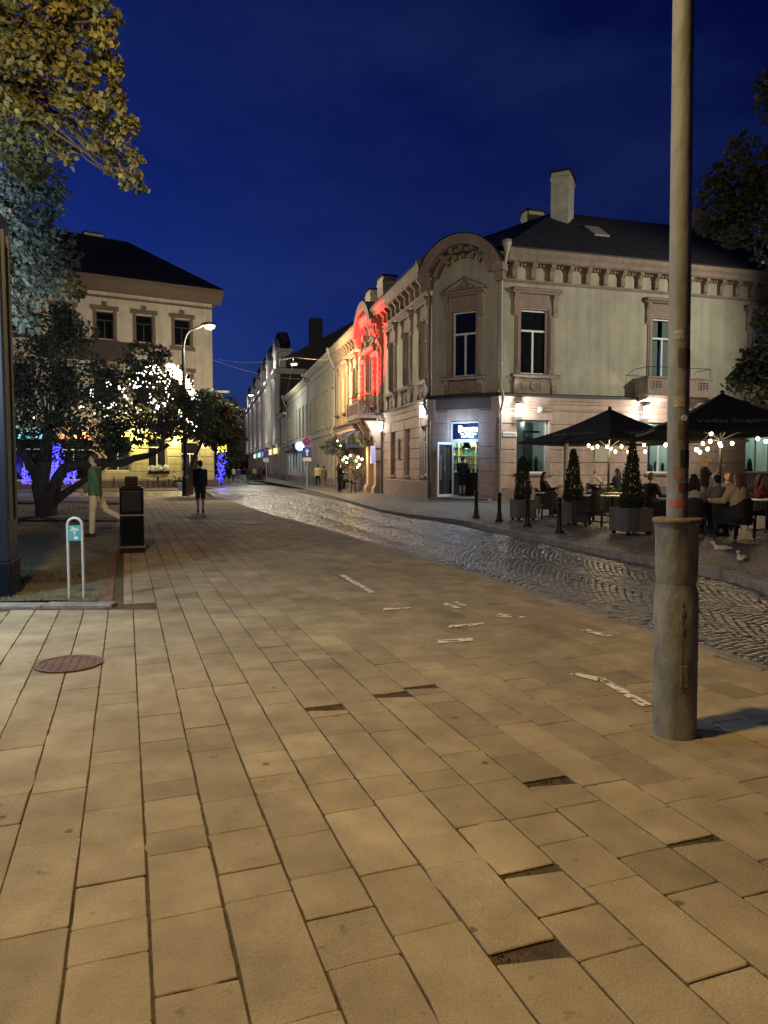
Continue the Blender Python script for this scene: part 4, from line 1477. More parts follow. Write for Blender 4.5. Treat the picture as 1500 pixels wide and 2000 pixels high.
# gate with its pilasters
g = us(11.1)
gt = MB()
for s in (-1, 1):
    x = g + s * 1.05
    gt.box(x - 0.27, x + 0.27, -0.32, 0.01, 0.5, 3.1)
    gt.profile([(0.01, -0.1), (-0.46, -0.1), (-0.46, 0.35), (-0.36, 0.52), (0.01, 0.52)], x - 0.33, x + 0.33)
    gt.profile([(0.01, 3.1), (-0.36, 3.1), (-0.42, 3.3), (-0.6, 3.7), (-0.95, 4.28), (0.01, 4.28)], x - 0.2, x + 0.2)
    gt.ell((x, -0.5, 3.55), (0.2, 0.16, 0.22), 10, 6)
am, *_ = arch(g, 0.95, 3.1, 0.75, 0.25, -0.24, 0.01, 14)
gt.add(am.v, am.f)
gt.box(g - 0.85, g + 0.85, -0.16, 0.0, ZG, 0.09)
po = obj('portal', gt, M['pink'], house, FS)
dm = MB()
dm.box(g - 0.75, g + 0.75, 0.24, 0.3, 0.05, 3.55)
for s in (-1, 1):
    for za, zb in ((0.25, 1.1), (1.25, 2.5), (2.65, 3.4)):
        dm.bbox(g + s * 0.37 - 0.28, g + s * 0.37 + 0.28, 0.21, 0.25, za, zb, 0.015)
obj('door', dm, mat('dark_wood_door', (0.03, 0.02, 0.015), 0.5, var=0.3, vscale=6), house, FS)
# carved sign strip between ground windows
mb = MB()
mb.box(us(5.55) - 0.14, us(5.55) + 0.14, -0.1, 0.0, 1.95, 3.05)
for k in range(8):
    mb.box(us(5.55) - 0.1, us(5.55) + 0.1, -0.13, -0.1, 2.0 + k * 0.13, 2.09 + k * 0.13)
obj('wall_plate', mb, M['darkzinc'], house, FS)
downpipe(house, FS, us(0.12), 10.5, 0.0, M['darkzinc'])
downpipe(house, FS, us(9.2), 9.6, 0.0, M['darkzinc'], hopper=False)
downpipe(house, FS, us(24.9), 10.6, 0.0, M['zinc'])

# right side
ru = [1.77, 8.4, 13.97, 19.6, 25.2, 30.8]
hs = [(u - 0.68, u + 0.68, *W1) for u in ru]
hs[1] = (ru[1] - 0.68, ru[1] + 0.68, 4.95, W1[1])
hg = [(u - 0.8, u + 0.8, 1.28, 3.62) for u in ru]
obj('upper_wall', holes_wall(LR, ZS, ZC1, hs), M['plaster'], house, FR)
lw = holes_wall(LR, ZG, ZS - 0.12, hg, 0.35)
courses(LR, 0.62, 3.98, 0.56, hg, 0.04, 0.05, mb=lw)
obj('lower_wall', lw, M['pink'], house, FR)
mb = MB()
mb.box(0.0, LR, -0.09, 0.02, ZG, 0.55)
mb.profile([(0.02, 0.55), (-0.11, 0.55), (-0.11, 0.6), (0.02, 0.64)], 0, LR)
obj('plinth', mb, M['plinth'], house, FR)
for i, u in enumerate(ru):
    if i == 1:
        window(FR, house, u, 4.95, W1[1], 1.36, 'balcony_door', light=0.74)
        obj('surround', cached('sur_b', lambda: surround(1.36, W1[1] - 4.95), [M['trim'], M['flash']]), None, house, FR @ Matrix.Translation((u, 0, 4.95)))
    else:
        fancy(FR, house, u, *W1, 1.36, apron=0.85)
obj('cornice', cornice(LR, ZC0, ZC1, u0=0.25), [M['trim'], M['flash']], house, FR)
mb = MB()
mb.profile([(0.02, ZS - 0.4), (-0.06, ZS - 0.4), (-0.07, ZS - 0.3), (-0.12, ZS - 0.26), (-0.18, ZS - 0.12), (0.02, ZS - 0.12)], 0, LR)
mb.profile([(0.02, 4.02), (-0.06, 4.02), (-0.09, 4.1), (0.02, 4.13)], 0, LR)
obj('string_course', mb, M['pink'], house, FR)
mb = MB()
mb.profile([(0.02, ZS - 0.119), (-0.24, ZS - 0.119), (-0.24, ZS - 0.02), (0.02, ZS + 0.06)], 0, LR)
obj('flashing', mb, M['flash'], house, FR)
# balcony with solid parapet
c = 8.5
bal = MB()
bal.box(c - 1.75, c + 1.75, -1.1, -0.02, 4.72, 4.92)
bal.profile([(-0.02, 4.5), (-0.85, 4.62), (-1.0, 4.72), (-0.02, 4.72)], c - 1.6, c + 1.6)
for s0, s1, y0, y1 in ((c - 1.7, c + 1.7, -1.05, -0.95), (c - 1.7, c - 1.6, -0.95, -0.02), (c + 1.6, c + 1.7, -0.95, -0.02)):
    bal.box(s0, s1, y0, y1, 4.92, 5.5)
    bal.box(s0 - 0.04, s1 + 0.04, y0 - 0.05, y1 + 0.04, 5.5, 5.58)
for x in (c - 1.25, c + 1.25, c):
    bal.box(x - 0.3, x + 0.3, -1.08, -1.05, 5.02, 5.42)
    for k in range(3):
        for j in range(3):
            bal.box(x - 0.22 + k * 0.17, x - 0.12 + k * 0.17, -1.10, -1.08, 5.08 + j * 0.11, 5.15 + j * 0.11, 1)
bo = obj('balcony', bal, [M['trim'], M['flash']], house, FR)
rl = MB()
rl.tube([(c - 1.66, -0.05, 6.0), (c - 1.66, -1.0, 6.0), (c + 1.66, -1.0, 6.0), (c + 1.66, -0.05, 6.0)], 0.015, 6)
for x in (c - 1.66, c - 0.55, c + 0.55, c + 1.66):
    rl.tube([(x, -1.0, 5.58), (x, -1.0, 6.0)], 0.012, 6)
obj('railing', rl, M['iron'], bo, FR)
downpipe(house, FR, 0.14, 10.72, 0.0, M['zinc'])
# curtains behind the balcony door and the next window
for u in (8.4, 13.97):
    cu = MB()
    for s in (-1, 1):
        x0 = u + s * 0.32 - 0.2
        for k in range(10):
            xa, xb = x0 + k * 0.04, x0 + (k + 1) * 0.04
            ya, yb = 0.33 + 0.03 * (k % 2), 0.33 + 0.03 * ((k + 1) % 2)
            cu.add([(xa, ya, 5.2), (xb, yb, 5.2), (xb, yb, 8.3), (xa, ya, 8.3)], [(0, 1, 2, 3)])
    obj('curtain', cu, mat('grey_curtain', (0.38, 0.42, 0.40), 0.9), house, FR)
for o in [o for o in bpy.data.objects if o.name.startswith('pane') and o.parent and o.parent.parent == house]:
    p = WM[o.name].translation
    for u in (8.4, 13.97):
        q = FR @ Vector((u, 0, 0))
        if (Vector((p.x, p.y, 0)) - q).length < 0.5 and p.z > 4.5:
            o.data = o.data.copy()
            o.data.materials[0] = M['glass']


def litroom(mb_list, F, root, u, z0, z1, w, wall, glow, stuff):
    """small lit room behind a window"""
    d = 1.6
    mb = MB()
    x0, x1, y0, y1, a, b = u - w / 2 - 0.5, u + w / 2 + 0.5, 0.36, 0.36 + d, z0 - 0.3, z1 + 0.25
    mb.add([(x0, y1, a), (x1, y1, a), (x1, y1, b), (x0, y1, b)], [(0, 1, 2, 3)])
    mb.add([(x0, y0, a), (x0, y1, a), (x0, y1, b), (x0, y0, b)], [(0, 1, 2, 3)])
    mb.add([(x1, y0, a), (x1, y0, b), (x1, y1, b), (x1, y1, a)], [(0, 1, 2, 3)])
    mb.add([(x0, y0, b), (x0, y1, b), (x1, y1, b), (x1, y0, b)], [(0, 1, 2, 3)])
    mb.add([(x0, y0, a), (x1, y0, a), (x1, y1, a), (x0, y1, a)], [(0, 1, 2, 3)])
    r = obj('room', mb, wall, root, F)
    p = F @ Vector((u, 0.9, z1 - 0.1))
    light('room_light', p, glow[0], glow[1], 0.1)
    for s in stuff:
        s(r)
    return r


mint = mat('mint_wall', (0.60, 0.68, 0.62), 0.9, var=0.06)
for i, (u, gl) in enumerate(zip(ru[:3], ((45, (0.9, 1.0, 0.95)), (70, (0.95, 1.0, 0.97)), (45, (0.9, 1.0, 0.93))))):
    window(FR, house, u, 1.28, 3.62, 1.6, 'shop_window', rec=0.24, light=None, pane='glass', frame_m='white', mull=(i > 0))
    mb = MB()
    mb.box(u - 0.95, u + 0.95, -0.16, 0.2, 1.18, 1.27)
    obj('sill', mb, M['stepstone'], house, FR)
    r = litroom(None, FR, house, u, 1.28, 3.62, 1.6, mint, gl, [])
    mb = MB()
    mb.box(u - 0.05, u + 0.03, 0.9, 0.95, 1.2, 3.2)
    mb.box(u - 0.05, u + 0.8, 0.9, 0.95, 3.1, 3.2)
    mb.tube([(u + 0.35, 1.2, 3.8), (u + 0.35, 1.2, 3.0)], 0.01, 5)
    mb.lathe([(0.02, 0.2), (0.16, 0.0), (0.15, -0.01)], 10, (u + 0.35, 1.2, 2.85))
    for k in range(5):
        x, h = u - 0.7 + R.random() * 1.4, R.uniform(0.25, 0.9)
        mb.ell((x, 0.8, 1.25 + h / 2), (R.uniform(0.06, 0.14), 0.1, h / 2), 8, 6)
    obj('furnishing', mb, M['black'], house, FR)
for u in ru[3:]:
    window(FR, house, u, 1.28, 3.62, 1.6, rec=0.24, light=None)

# angled entrance
uc = LC / 2
hs = [(uc - 0.56, uc + 0.56, 5.52, 8.36)]
hg = [(0.78, 2.22, 0.22, 3.62)]
obj('upper_wall', holes_wall(LC, ZS, ZC1 - 0.3, hs), M['plaster'], house, FC)
lw = holes_wall(LC, ZG, ZS - 0.12, hg, 0.5)
courses(LC, 0.3, 4.05, 0.53, hg, 0.03, 0.03, mb=lw)
obj('lower_wall', lw, M['pink'], house, FC)
fancy(FC, house, uc, 5.52, 8.36, 1.12, apron=0.72, light=0.66)
mb = MB()
mb.box(0, LC, -0.05, 0.0, 4.1, ZS - 0.12)
obj('frieze', mb, mat('dark_brown_frieze', (0.16, 0.13, 0.125), 0.85, var=0.1), house, FC)
mb = MB()
mb.profile([(0.02, ZS - 0.119), (-0.26, ZS - 0.119), (-0.26, ZS - 0.01), (0.02, ZS + 0.06)], -0.08, LC + 0.08)
obj('flashing', mb, M['flash'], house, FC)
for x in (0.0, LC):           # corner consoles under the string course
    mb = MB()
    for k, (h, y) in enumerate(((0.31, -0.2), (0.35, -0.15), (0.26, -0.1))):
        z = ZS - 0.14 - (0, 0.31, 0.66)[k]
        mb.box(x - 0.17, x + 0.17, y, 0.12, z - h, z)
    obj('console', mb, M['pink'], house, FC)
# arched gable over the corner
hw, zb, rise = LC / 2 + 0.36, 10.05, 1.42
ga, r, cz, a0 = arch(uc, hw, zb, rise, 0.42, -0.72, 0.5, 26)
g2, *_ = arch(uc, hw - 0.5, zb - 0.12, rise - 0.33, 0.2, -0.3, 0.02, 24)
ga.add(g2.v, g2.f)
for k in range(-2, 3):
    a = k * 0.33
    rr_ = r - 0.62
    x, z = uc + rr_ * math.sin(a), cz + rr_ * math.cos(a)
    Mk = Matrix.Translation((x, 0, z)) @ Matrix.Rotation(a, 4, 'Y')
    ga.profile([(0.01, 0.24), (-0.5, 0.24), (-0.5, 0.12), (-0.26, -0.05), (-0.22, -0.24), (0.01, -0.24)], -0.1, 0.1, M=Mk)
for s in (-1, 1):
    x = uc + s * (hw - 0.2)
    ga.box(x - 0.28, x + 0.28, -0.6, 0.02, 9.78, 10.08)
    ga.box(x - 0.2, x + 0.2, -0.35, 0.02, 9.45, 9.78)
obj('gable', ga, M['trim'], house, FC)
mb = MB()
fill_arch(mb, uc, hw - 0.15, zb, rise - 0.1, 0.004)
mb.box(0.0, LC, -0.004, 0.0, 9.7, zb + 0.02)
obj('tympanum', mb, M['plaster'], house, FC)
mb = MB()                      # roof curve behind the arch
r0 = r
n = 20
pts = [(uc + (r + 0.03) * math.sin(-a0 + 2 * a0 * k / n), cz + (r + 0.03) * math.cos(-a0 + 2 * a0 * k / n)) for k in range(n + 1)]
V = [(x, -0.76, z) for x, z in pts] + [(x, 2.5, z) for x, z in pts]
mb.add(V, [(k, k + 1, n + 2 + k, n + 1 + k) for k in range(n)])
obj('gable_roof', mb, M['roof'], house, FC)
mb = MB()                      # carved pediment over the window
for (x, z, rx, rz) in ((0, 9.45, .2, .24), (-.25, 9.36, .17, .14), (.25, 9.36, .17, .14), (-.5, 9.3, .16, .09), (.5, 9.3, .16, .09), (-.72, 9.27, .12, .06), (.72, 9.27, .12, .06), (0, 9.66, .1, .1)):
    mb.ell((uc + x, -0.02, z), (rx, 0.12, rz), 10, 7)
for s in (-1, 1):
    mb.tube([(uc + s * 1.05, -0.05, 9.32), (uc, -0.05, 9.82)], 0.035, 6)
obj('pediment_ornament', mb, M['trim'], house, FC)
# steps
mb = MB()
mb.box(0.1, LC - 0.15, -0.55, 0.5, -0.1, 0.21)
mb.box(-0.25, LC + 0.1, -1.0, -0.55, -0.1, 0.09)
mb.box(-0.25, 0.1, -0.55, 0.0, -0.1, 0.09)
mb.box(LC - 0.15, LC + 0.1, -0.55, 0.0, -0.1, 0.09)
obj('steps', mb, M['stepstone'], house, FC)
# door frame, transom sign, open glass leaf
mb = MB()
for s0, s1 in ((0.80, 0.92), (2.13, 2.2)):
    mb.box(s0, s1, 0.22, 0.3, 0.22, 3.58)
mb.box(0.92, 2.13, 0.21, 0.31, 2.66, 2.8)
mb.box(0.92, 2.13, 0.22, 0.3, 3.5, 3.58)
obj('door_frame', mb, M['white'], house, FC)
lf = FC @ Matrix.Translation((0.95, 0.2, 0.24)) @ Matrix.Rotation(rad(-112), 4, 'Z')
mb = MB()
w, h = 0.98, 2.42
mb.box(0, 0.09, -0.03, 0.03, 0, h)
mb.box(w - 0.09, w, -0.03, 0.03, 0, h)
mb.box(0.09, w - 0.09, -0.03, 0.03, 0, 0.12)
mb.box(0.09, w - 0.09, -0.03, 0.03, h - 0.1, h)
leaf = obj('door', mb, M['white'], house, lf)
mb = MB()
mb.box(0.09, w - 0.09, -0.008, 0.008, 0.12, h - 0.1)
obj('pane', mb, glass_mat('door_glass', (0.55, 0.6, 0.6), 0.2), leaf, lf)
mb = MB()
for s in (-1, 1):
    mb.tube([(w - 0.14, s * 0.09, 0.75), (w - 0.14, s * 0.09, 1.85)], 0.018, 8)
    for z in (0.85, 1.75):
        mb.tube([(w - 0.14, s * 0.03, z), (w - 0.14, s * 0.09, z)], 0.012, 6)
obj('handle', mb, M['steel'], leaf, lf)
# sign in the transom
sg = FC @ Matrix.Translation((1.53, 0.2, 3.15))
sign = thing('bar_sign', 'backlit white lettering on a navy panel over the open bar door', 'sign', sg)
mb = MB()
mb.box(-0.605, 0.605, 0.0, 0.05, -0.34, 0.34)
obj('panel', mb, mat('navy_sign_panel', (0.008, 0.012, 0.05), 0.35), sign, sg)
M['signglow'] = mat('lit_sign_letters', (1, 1, 1), 0.4, emit=(0.92, 1.0, 1.0), estr=2.6)
tm = text('Buvm', 0.42, 0.012, bold=0.006)
tm.materials.append(M['signglow'])
obj('lettering', tm, None, sign, sg @ Matrix.Translation((0.12, -0.02, 0.09)) @ UP)
tm = text('019', 0.17, 0.012, bold=0.003)
tm.materials.append(M['signglow'])
obj('lettering', tm, None, sign, sg @ Matrix.Translation((0.14, -0.02, -0.125)) @ UP)
mb = MB()
for s in (-1, 1):
    mb.box(0.14 + s * 0.29 - 0.09, 0.14 + s * 0.29 + 0.09, -0.03, -0.01, -0.14, -0.11)
for x0, x1 in ((-0.18, 0.04), (0.18, 0.42)):
    q = x0
    while q < x1 - 0.02:
        w_ = R.uniform(0.02, 0.04)
        mb.box(q, min(x1, q + w_), -0.03, -0.01, -0.275, -0.205)
        q += w_ + 0.008
mb.tube([(0.11 + 0.03 * math.cos(k * .7), -0.02, -0.24 + 0.03 * math.sin(k * .7)) for k in range(10)], 0.008, 5)
obj('small_print', mb, M['signglow'], sign, sg)
light('sign_light', FC @ Vector((1.5, -0.55, 3.1)), 75, (0.42, 0.66, 1.0), 0.1)
# the bar inside: the wall runs along the street front
bar = MB()
z0, z1 = 0.215, 3.6
pl_ = [(0.45, 0.52), (-2.05, 3.3), (3.6, 3.3), (3.6, 0.52)]
for (p, q) in zip(pl_[:-1], pl_[1:]):
    bar.add([(*p, z0), (*q, z0), (*q, z1), (*p, z1)], [(0, 1, 2, 3)])
for z in (z0, z1):
    bar.add([(*p, z) for p in pl_], [(0, 1, 2, 3)])
obj('room', bar, mat('bar_wall', (0.10, 0.115, 0.10), 0.8), house, FC)
mb = MB()
for z in (1.35, 1.75, 2.15, 2.55, 2.95):
    mb.box(-1.8, 2.6, 2.95, 3.2, z - 0.02, z)
mb.box(-1.8, 2.6, 3.2, 3.24, 1.3, 3.1)
for x in (-1.8, -0.9, 0.0, 0.9, 1.8, 2.6):
    mb.box(x - 0.02, x + 0.02, 2.95, 3.2, 1.3, 3.0)
obj('shelf', mb, M['white'], house, FC)
mb = MB()
cols = [mat('bottle_glass', c, 0.15) for c in ((0.04, 0.22, 0.05), (0.35, 0.2, 0.03), (0.6, 0.6, 0.5), (0.1, 0.3, 0.25), (0.12, 0.3, 0.05), (0.5, 0.4, 0.05))]
for z in (1.35, 1.75, 2.15, 2.55):
    x = -1.7
    while x < 2.5:
        h = R.uniform(0.2, 0.32)
        mb.lathe([(0.035, 0), (0.037, h * 0.6), (0.014, h * 0.78), (0.014, h)], 8, (x, 3.06, z), mi=R.randrange(6))
        x += R.uniform(0.085, 0.13)
tag(obj('bottles', mb, cols, house, FC), kind='stuff')
mb = MB()
mb.box(0.5, 3.2, 1.95, 2.45, 0.22, 1.25)
mb.box(0.45, 3.25, 1.88, 2.5, 1.25, 1.31)
for k in range(6):
    mb.lathe([(0.05, 0), (0.06, 0.1), (0.03, 0.2)], 8, (0.7 + k * 0.2, 2.2, 1.31))
obj('counter', mb, M['black'], house, FC)
mb = MB()
mb.tube([(0.98, 1.6, 3.6), (0.98, 1.6, 2.85)], 0.012, 6)
mb.lathe([(0.04, 0.42), (0.08, 0.36), (0.2, 0.1), (0.24, 0.0), (0.22, 0.0)], 16, (0.98, 1.6, 2.42))
obj('pendant_lamp', mb, M['black'], house, FC)
light('bar_light', FC @ Vector((0.6, 2.55, 3.2)), 75, (0.92, 1.0, 0.8), 0.12)
light('bar_light', FC @ Vector((-0.6, 2.6, 3.2)), 60, (0.92, 1.0, 0.8), 0.12)
light('bar_light', FC @ Vector((0.98, 1.6, 2.4)), 12, (1.0, 0.95, 0.8), 0.08)

# roofs
nR, nS = Vector((-0.283, 0.959, 0)), Vector((0.971, 0.239, 0))
C0 = Vector((2.707, 30.37, 0))
Pk = C0 + nS * 7.5 + nR * 5.0
e = 10.76
A1, B1 = A - nS * 0.6, B - nR * 0.6
rf = MB()
V = [(*A1.xy, e), (*B1.xy, e), (*(B + dR * LR - nR * 0.6).xy, e), (*(Pk + dR * (LR + 2)).xy, 14.4), (*Pk.xy, 14.4), (*(Pk + dS * 28).xy, 14.4), (*(A + dS * LS - nS * 0.6).xy, e)]
rf.add(V, [(1, 2, 3, 4), (0, 1, 4), (0, 4, 5, 6)])
ob = Pk + nR * 6
V = [(*Pk.xy, 14.4), (*(Pk + dR * 36).xy, 14.4), (*(Pk + dR * 36 + nR * 6).xy, 9), (*(Pk + nS * 6 + nR * 6).xy, 9), (*(Pk + dS * 28).xy, 14.4), (*(Pk + dS * 28 + nS * 6).xy, 9)]
rf.add(V, [(0, 3, 2, 1), (0, 4, 5, 3)])
ro = obj('roof', rf, M['roof'], house)
sk = MB()                      # roof window
uq = 6.2
q = FR @ Vector((uq, 2.3, 0))
sk.box(-0.4, 0.4, -0.6, 0.6, -0.05, 0.1)
obj('roof_window', sk, M['zinc'], ro, T(q.x, q.y, 12.75, math.atan2(dR.y, dR.x)) @ Matrix.Rotation(rad(36), 4, 'X'))
ang = math.atan2(dR.y, dR.x)


def roofpoint(px, py, D):
    return P(px, py, D)


q = P(1098, 437, 36.2)
chimney(house, T(q.x, q.y, q.z - 0.2, ang + rad(48)), 1.35, 0.85, 2.45)
q = P(1040, 445, 39.5)
chimney(house, T(q.x, q.y, q.z - 0.2, ang), 1.0, 0.7, 0.95)
q = P(1357, 447, 39.5)
chimney(house, T(q.x, q.y, q.z - 0.2, ang), 0.6, 0.6, 1.1)
q = P(755, 590, 43.5)
chimney(house, T(q.x, q.y, q.z, ang), 0.8, 1.2, 1.35)
q = P(730, 600, 47.5)
chimney(house, T(q.x, q.y, q.z, ang), 0.8, 1.2, 0.95)

# lanterns and small things on its walls
lantern(FS @ Matrix.Translation((us(1.0) + 0.25, -0.05, 4.05)), 'wall lantern on the street side right beside the corner downpipe', 85)
lantern(FS @ Matrix.Translation((us(9.0), -0.05, 3.85)), 'wall lantern beside the gate portal on the street side', 80)
lantern(FR @ Matrix.Translation((0.95, -0.05, 3.95)), 'wall lantern above the street name plate near the pale downpipe', 120)
lantern(FR @ Matrix.Translation((7.35, -0.05, 4.0)), 'wall lantern under the stone balcony behind the black parasols', 170, (1.0, 0.93, 0.82))
q = FR @ Matrix.Translation((2.05, -0.02, 4.05))
al = thing('alarm_box', 'small white alarm box on the wall above the mint shop window', 'alarm', q)
mb = MB()
mb.bbox(-0.1, 0.1, -0.1, 0.0, -0.12, 0.14, 0.015)
obj('case', mb, M['white'], al, q)
mb = MB()
mb.ell((0.05, -0.11, -0.08), 0.03, 8, 6)
obj('beacon', mb, M['signred'], al, q)
q = FR @ Matrix.Translation((0.62, -0.05, 2.98))
sn = thing('street_name_plate', 'small white street name plate beside the corner downpipe', 'sign', q)
mb = MB()
mb.bbox(-0.33, 0.33, -0.03, 0.0, -0.1, 0.1, 0.01)
obj('plate', mb, M['signwhite'], sn, q)
tm = text('VILNIAUS g.', 0.105, 0.003)
tm.materials.append(M['black'])
obj('lettering', tm, None, sn, q @ Matrix.Translation((0, -0.034, 0.0)) @ UP)
q = FR @ Matrix.Translation((5.15, -0.06, 2.2))
po = thing('menu_board', 'pale menu board fixed to the pink wall between shop windows', 'board', q)
mb = MB()
mb.bbox(-0.35, 0.35, -0.03, 0.0, -0.4, 0.42, 0.01)
obj('board', mb, M['poster'], po, q)
tm = text('Caffeine', 0.11, 0.003)
tm.materials.append(M['flash'])
obj('lettering', tm, None, po, q @ Matrix.Translation((0.05, -0.034, 0.33)) @ UP)
q = FS @ Matrix.Translation((us(9.75), -0.36, 2.3))
bx = thing('projecting_sign', 'narrow violet light panel fixed beside the gate', 'sign', q)
mb = MB()
mb.bbox(-0.09, 0.09, -0.28, -0.04, -0.5, 0.5, 0.02)
obj('panel', mb, mat('lit_violet_panel', (0.6, 0.6, 0.9), 0.4, emit=(0.42, 0.38, 0.85), estr=0.5), bx, q)
mb = MB()
mb.box(-0.03, 0.03, -0.04, 0.3, -0.4, -0.36)
mb.box(-0.03, 0.03, -0.04, 0.3, 0.36, 0.4)
obj('bracket', mb, M['iron'], bx, q)
# ------------------------------------------------------------------ the houses farther down the street
def street_frame(u_far, off=0.0):
    """frame on the street wall line whose u=0 lies u_far from the corner"""
    return frame(A + dS * u_far - nS * off, -dS)


def lowhouse(name, label, u0, u1, ztop, wall, trim, nwin, up, gr, fancywin=False, pitch=True, ground_glass=False):
    L = u1 - u0
    F = street_frame(u1)
    root = thing(name, label, 'building', Matrix.Translation(A + dS * u0))
    xs = [L * (k + 0.5) / nwin for k in range(nwin)]
    hu = [(x - 0.5, x + 0.5, *up) for x in xs]
    hg = [(x - (1.1 if ground_glass else 0.5), x + (1.1 if ground_glass else 0.5), *gr) for x in xs]
    obj('wall', holes_wall(L, -0.1, ztop, hu + hg, 0.3), wall, root, F)
    for x in xs:
        o = window(F, root, x, *up, 1.0, rec=0.16)
        mb = MB()
        for s in (-1, 1):
            mb.box(min(s * .5, s * .62), max(s * .5, s * .62), -0.04, 0.01, -0.05, up[1] - up[0] + 0.1)
        mb.box(-0.72, 0.72, -0.1, 0.01, up[1] - up[0] + 0.1, up[1] - up[0] + 0.26)
        mb.box(-0.68, 0.68, -0.12, 0.05, -0.12, -0.02)
        obj('surround', cached('ls_%s_%.2f' % (trim.name, up[1] - up[0]), lambda: mb, trim), None, o, F @ Matrix.Translation((x, 0, up[0])))
        window(F, root, x, *gr, 2.2 if ground_glass else 1.0, rec=0.16, light=None if ground_glass else 0.68, pane='coolpane' if ground_glass else 'pane')
    mb = MB()
    mb.profile([(0.01, ztop - 1.0), (-0.1, ztop - 1.0), (-0.1, ztop - 0.86), (0.01, ztop - 0.82)], 0, L)
    mb.profile([(0.01, ztop - 0.45), (-0.2, ztop - 0.4), (-0.5, ztop - 0.2), (-0.55, ztop), (0.01, ztop)], 0, L)
    mb.profile([(0.01, 4.3), (-0.1, 4.3), (-0.1, 4.42), (0.01, 4.5)], 0, L)
    obj('cornice', mb, trim, root, F)
    mb = MB()
    mb.box(0, L, -0.06, 0.02, -0.1, 0.7)
    obj('plinth', mb, M['plinth'], root, F)
    rf = MB()
    rf.add([(0, -0.6, ztop), (L, -0.6, ztop), (L, 6.5, ztop + 3.2), (0, 6.5, ztop + 3.2), (L, 13, ztop), (0, 13, ztop)], [(0, 1, 2, 3), (3, 2, 4, 5), (1, 4, 2), (0, 3, 5)])
    rf.box(0.05, L - 0.05, 0.35, 12.5, 0, ztop - 0.02)
    obj('roof', rf, M['roof'], root, F)
    downpipe(root, F, 0.15, ztop, 0, M['zinc'])
    return root, F, xs


hb, FB2, _ = lowhouse('cream_house', 'long cream plain house with tall windows behind the navy awning', 25.1, 40.5, 10.75, M['cream'], M['creamtrim'], 6, (5.0, 7.9), (1.1, 3.5))
hc, FB3, _ = lowhouse('grey_house', 'pale grey house with shop windows under the round glowing sign', 40.5, 60.0, 10.35, M['grey'], M['creamtrim'], 7, (5.0, 7.8), (0.5, 3.4), ground_glass=True)
hd, FB4, _ = lowhouse('narrow_house', 'narrow low house squeezed against the tall white building', 60.0, 68.5, 8.6, M['grey'], M['palewhite'], 3, (4.9, 6.9), (0.6, 3.2))

# the tall white building with turrets
u0, u1 = 68.5, 150.0
L = u1 - u0
FT = street_frame(u1)
tw = thing('turreted_building', 'tall white stucco building with columns and dark turret caps down the street', 'building', Matrix.Translation(A + dS * u0))
xs = [L * (k + 0.5) / 18 for k in range(18)]
hu = [(x - 0.7, x + 0.7, a, b) for x in xs for a, b in ((6.0, 9.0), (10.5, 13.2))] + [(x - 1.3, x + 1.3, 0.6, 4.0) for x in xs]
obj('wall', holes_wall(L, -0.1, 15.0, hu, 0.4), M['towerwall'], tw, FT)
for x in xs:
    for a, b in ((6.0, 9.0), (10.5, 13.2)):
        window(FT, tw, x, a, b, 1.4, rec=0.3)
    window(FT, tw, x, 0.6, 4.0, 2.6, 'shop_window', rec=0.3, light=0.8, pane='warmpane')
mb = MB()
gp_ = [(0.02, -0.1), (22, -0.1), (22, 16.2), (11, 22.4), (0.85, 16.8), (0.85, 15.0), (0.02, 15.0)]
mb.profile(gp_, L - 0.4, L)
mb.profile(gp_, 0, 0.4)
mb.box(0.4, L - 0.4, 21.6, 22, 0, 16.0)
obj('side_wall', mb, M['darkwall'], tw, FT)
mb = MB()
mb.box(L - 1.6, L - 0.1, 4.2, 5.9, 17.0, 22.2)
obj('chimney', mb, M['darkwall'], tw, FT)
mb = MB()
for z, o_, h in ((4.6, 0.35, 0.4), (9.6, 0.3, 0.3), (14.2, 0.9, 0.9)):
    mb.profile([(0.02, z), (-o_ * .4, z), (-o_, z + h * .6), (-o_, z + h), (0.02, z + h)], 0, L)
    if z > 14:
        mb.box(L, L + 0.8, -0.6, 3.5, z + 0.2, z + h)
obj('cornice', mb, M['palewhite'], tw, FT)
for k in range(19):
    mb = MB()
    x = L * k / 18
    x = min(max(x, 0.5), L - 0.5)
    mb.box(x - 0.45, x + 0.45, -0.7, 0, 4.9, 5.7)
    mb.lathe([(0.4, 5.7), (0.36, 6.2), (0.36, 12.6), (0.32, 13.2), (0.5, 13.6), (0.5, 14.2)], 10, (x, -0.35, 0))
    obj('column', mb, M['palewhite'], tw, FT)
for k, x in enumerate((L - 3.0, L - 15, L - 27, L - 40, L - 55, L - 72)):
    mb = MB()
    for xx in (-1.9, -0.9, 0.9, 1.9):
        mb.lathe([(0.35, 15.1), (0.26, 15.5), (0.26, 17.3), (0.4, 17.6)], 8, (x + xx, -0.25, 0))
    mb.box(x - 2.0, x + 2.0, 0.1, 1.6, 15.0, 17.6)
    mb.box(x - 2.4, x + 2.4, -0.6, 1.8, 17.6, 18.0)
    mb.add([(x - 2.4, -0.6, 18.0), (x + 2.4, -0.6, 18.0), (x, -0.6, 19.6), (x - 2.4, 0.1, 18.0), (x + 2.4, 0.1, 18.0), (x, 0.1, 19.6)], [(0, 1, 2), (3, 5, 4), (0, 2, 5, 3), (1, 4, 5, 2)])
    ob = obj('pavilion', mb, M['palewhite'], tw, FT)
    mb = MB()
    mb.lathe([(1.15, 18.0), (1.1, 19.2), (1.2, 19.4), (0.95, 20.6), (0.75, 20.8), (0.75, 21.0)], 12, (x - 2.6, 0.9, 0))
    obj('turret_cap', mb, M['darkwall'], ob, FT)
mb = MB()
mb.box(0, L, 0.05, 0.8, 15.1, 16.6)
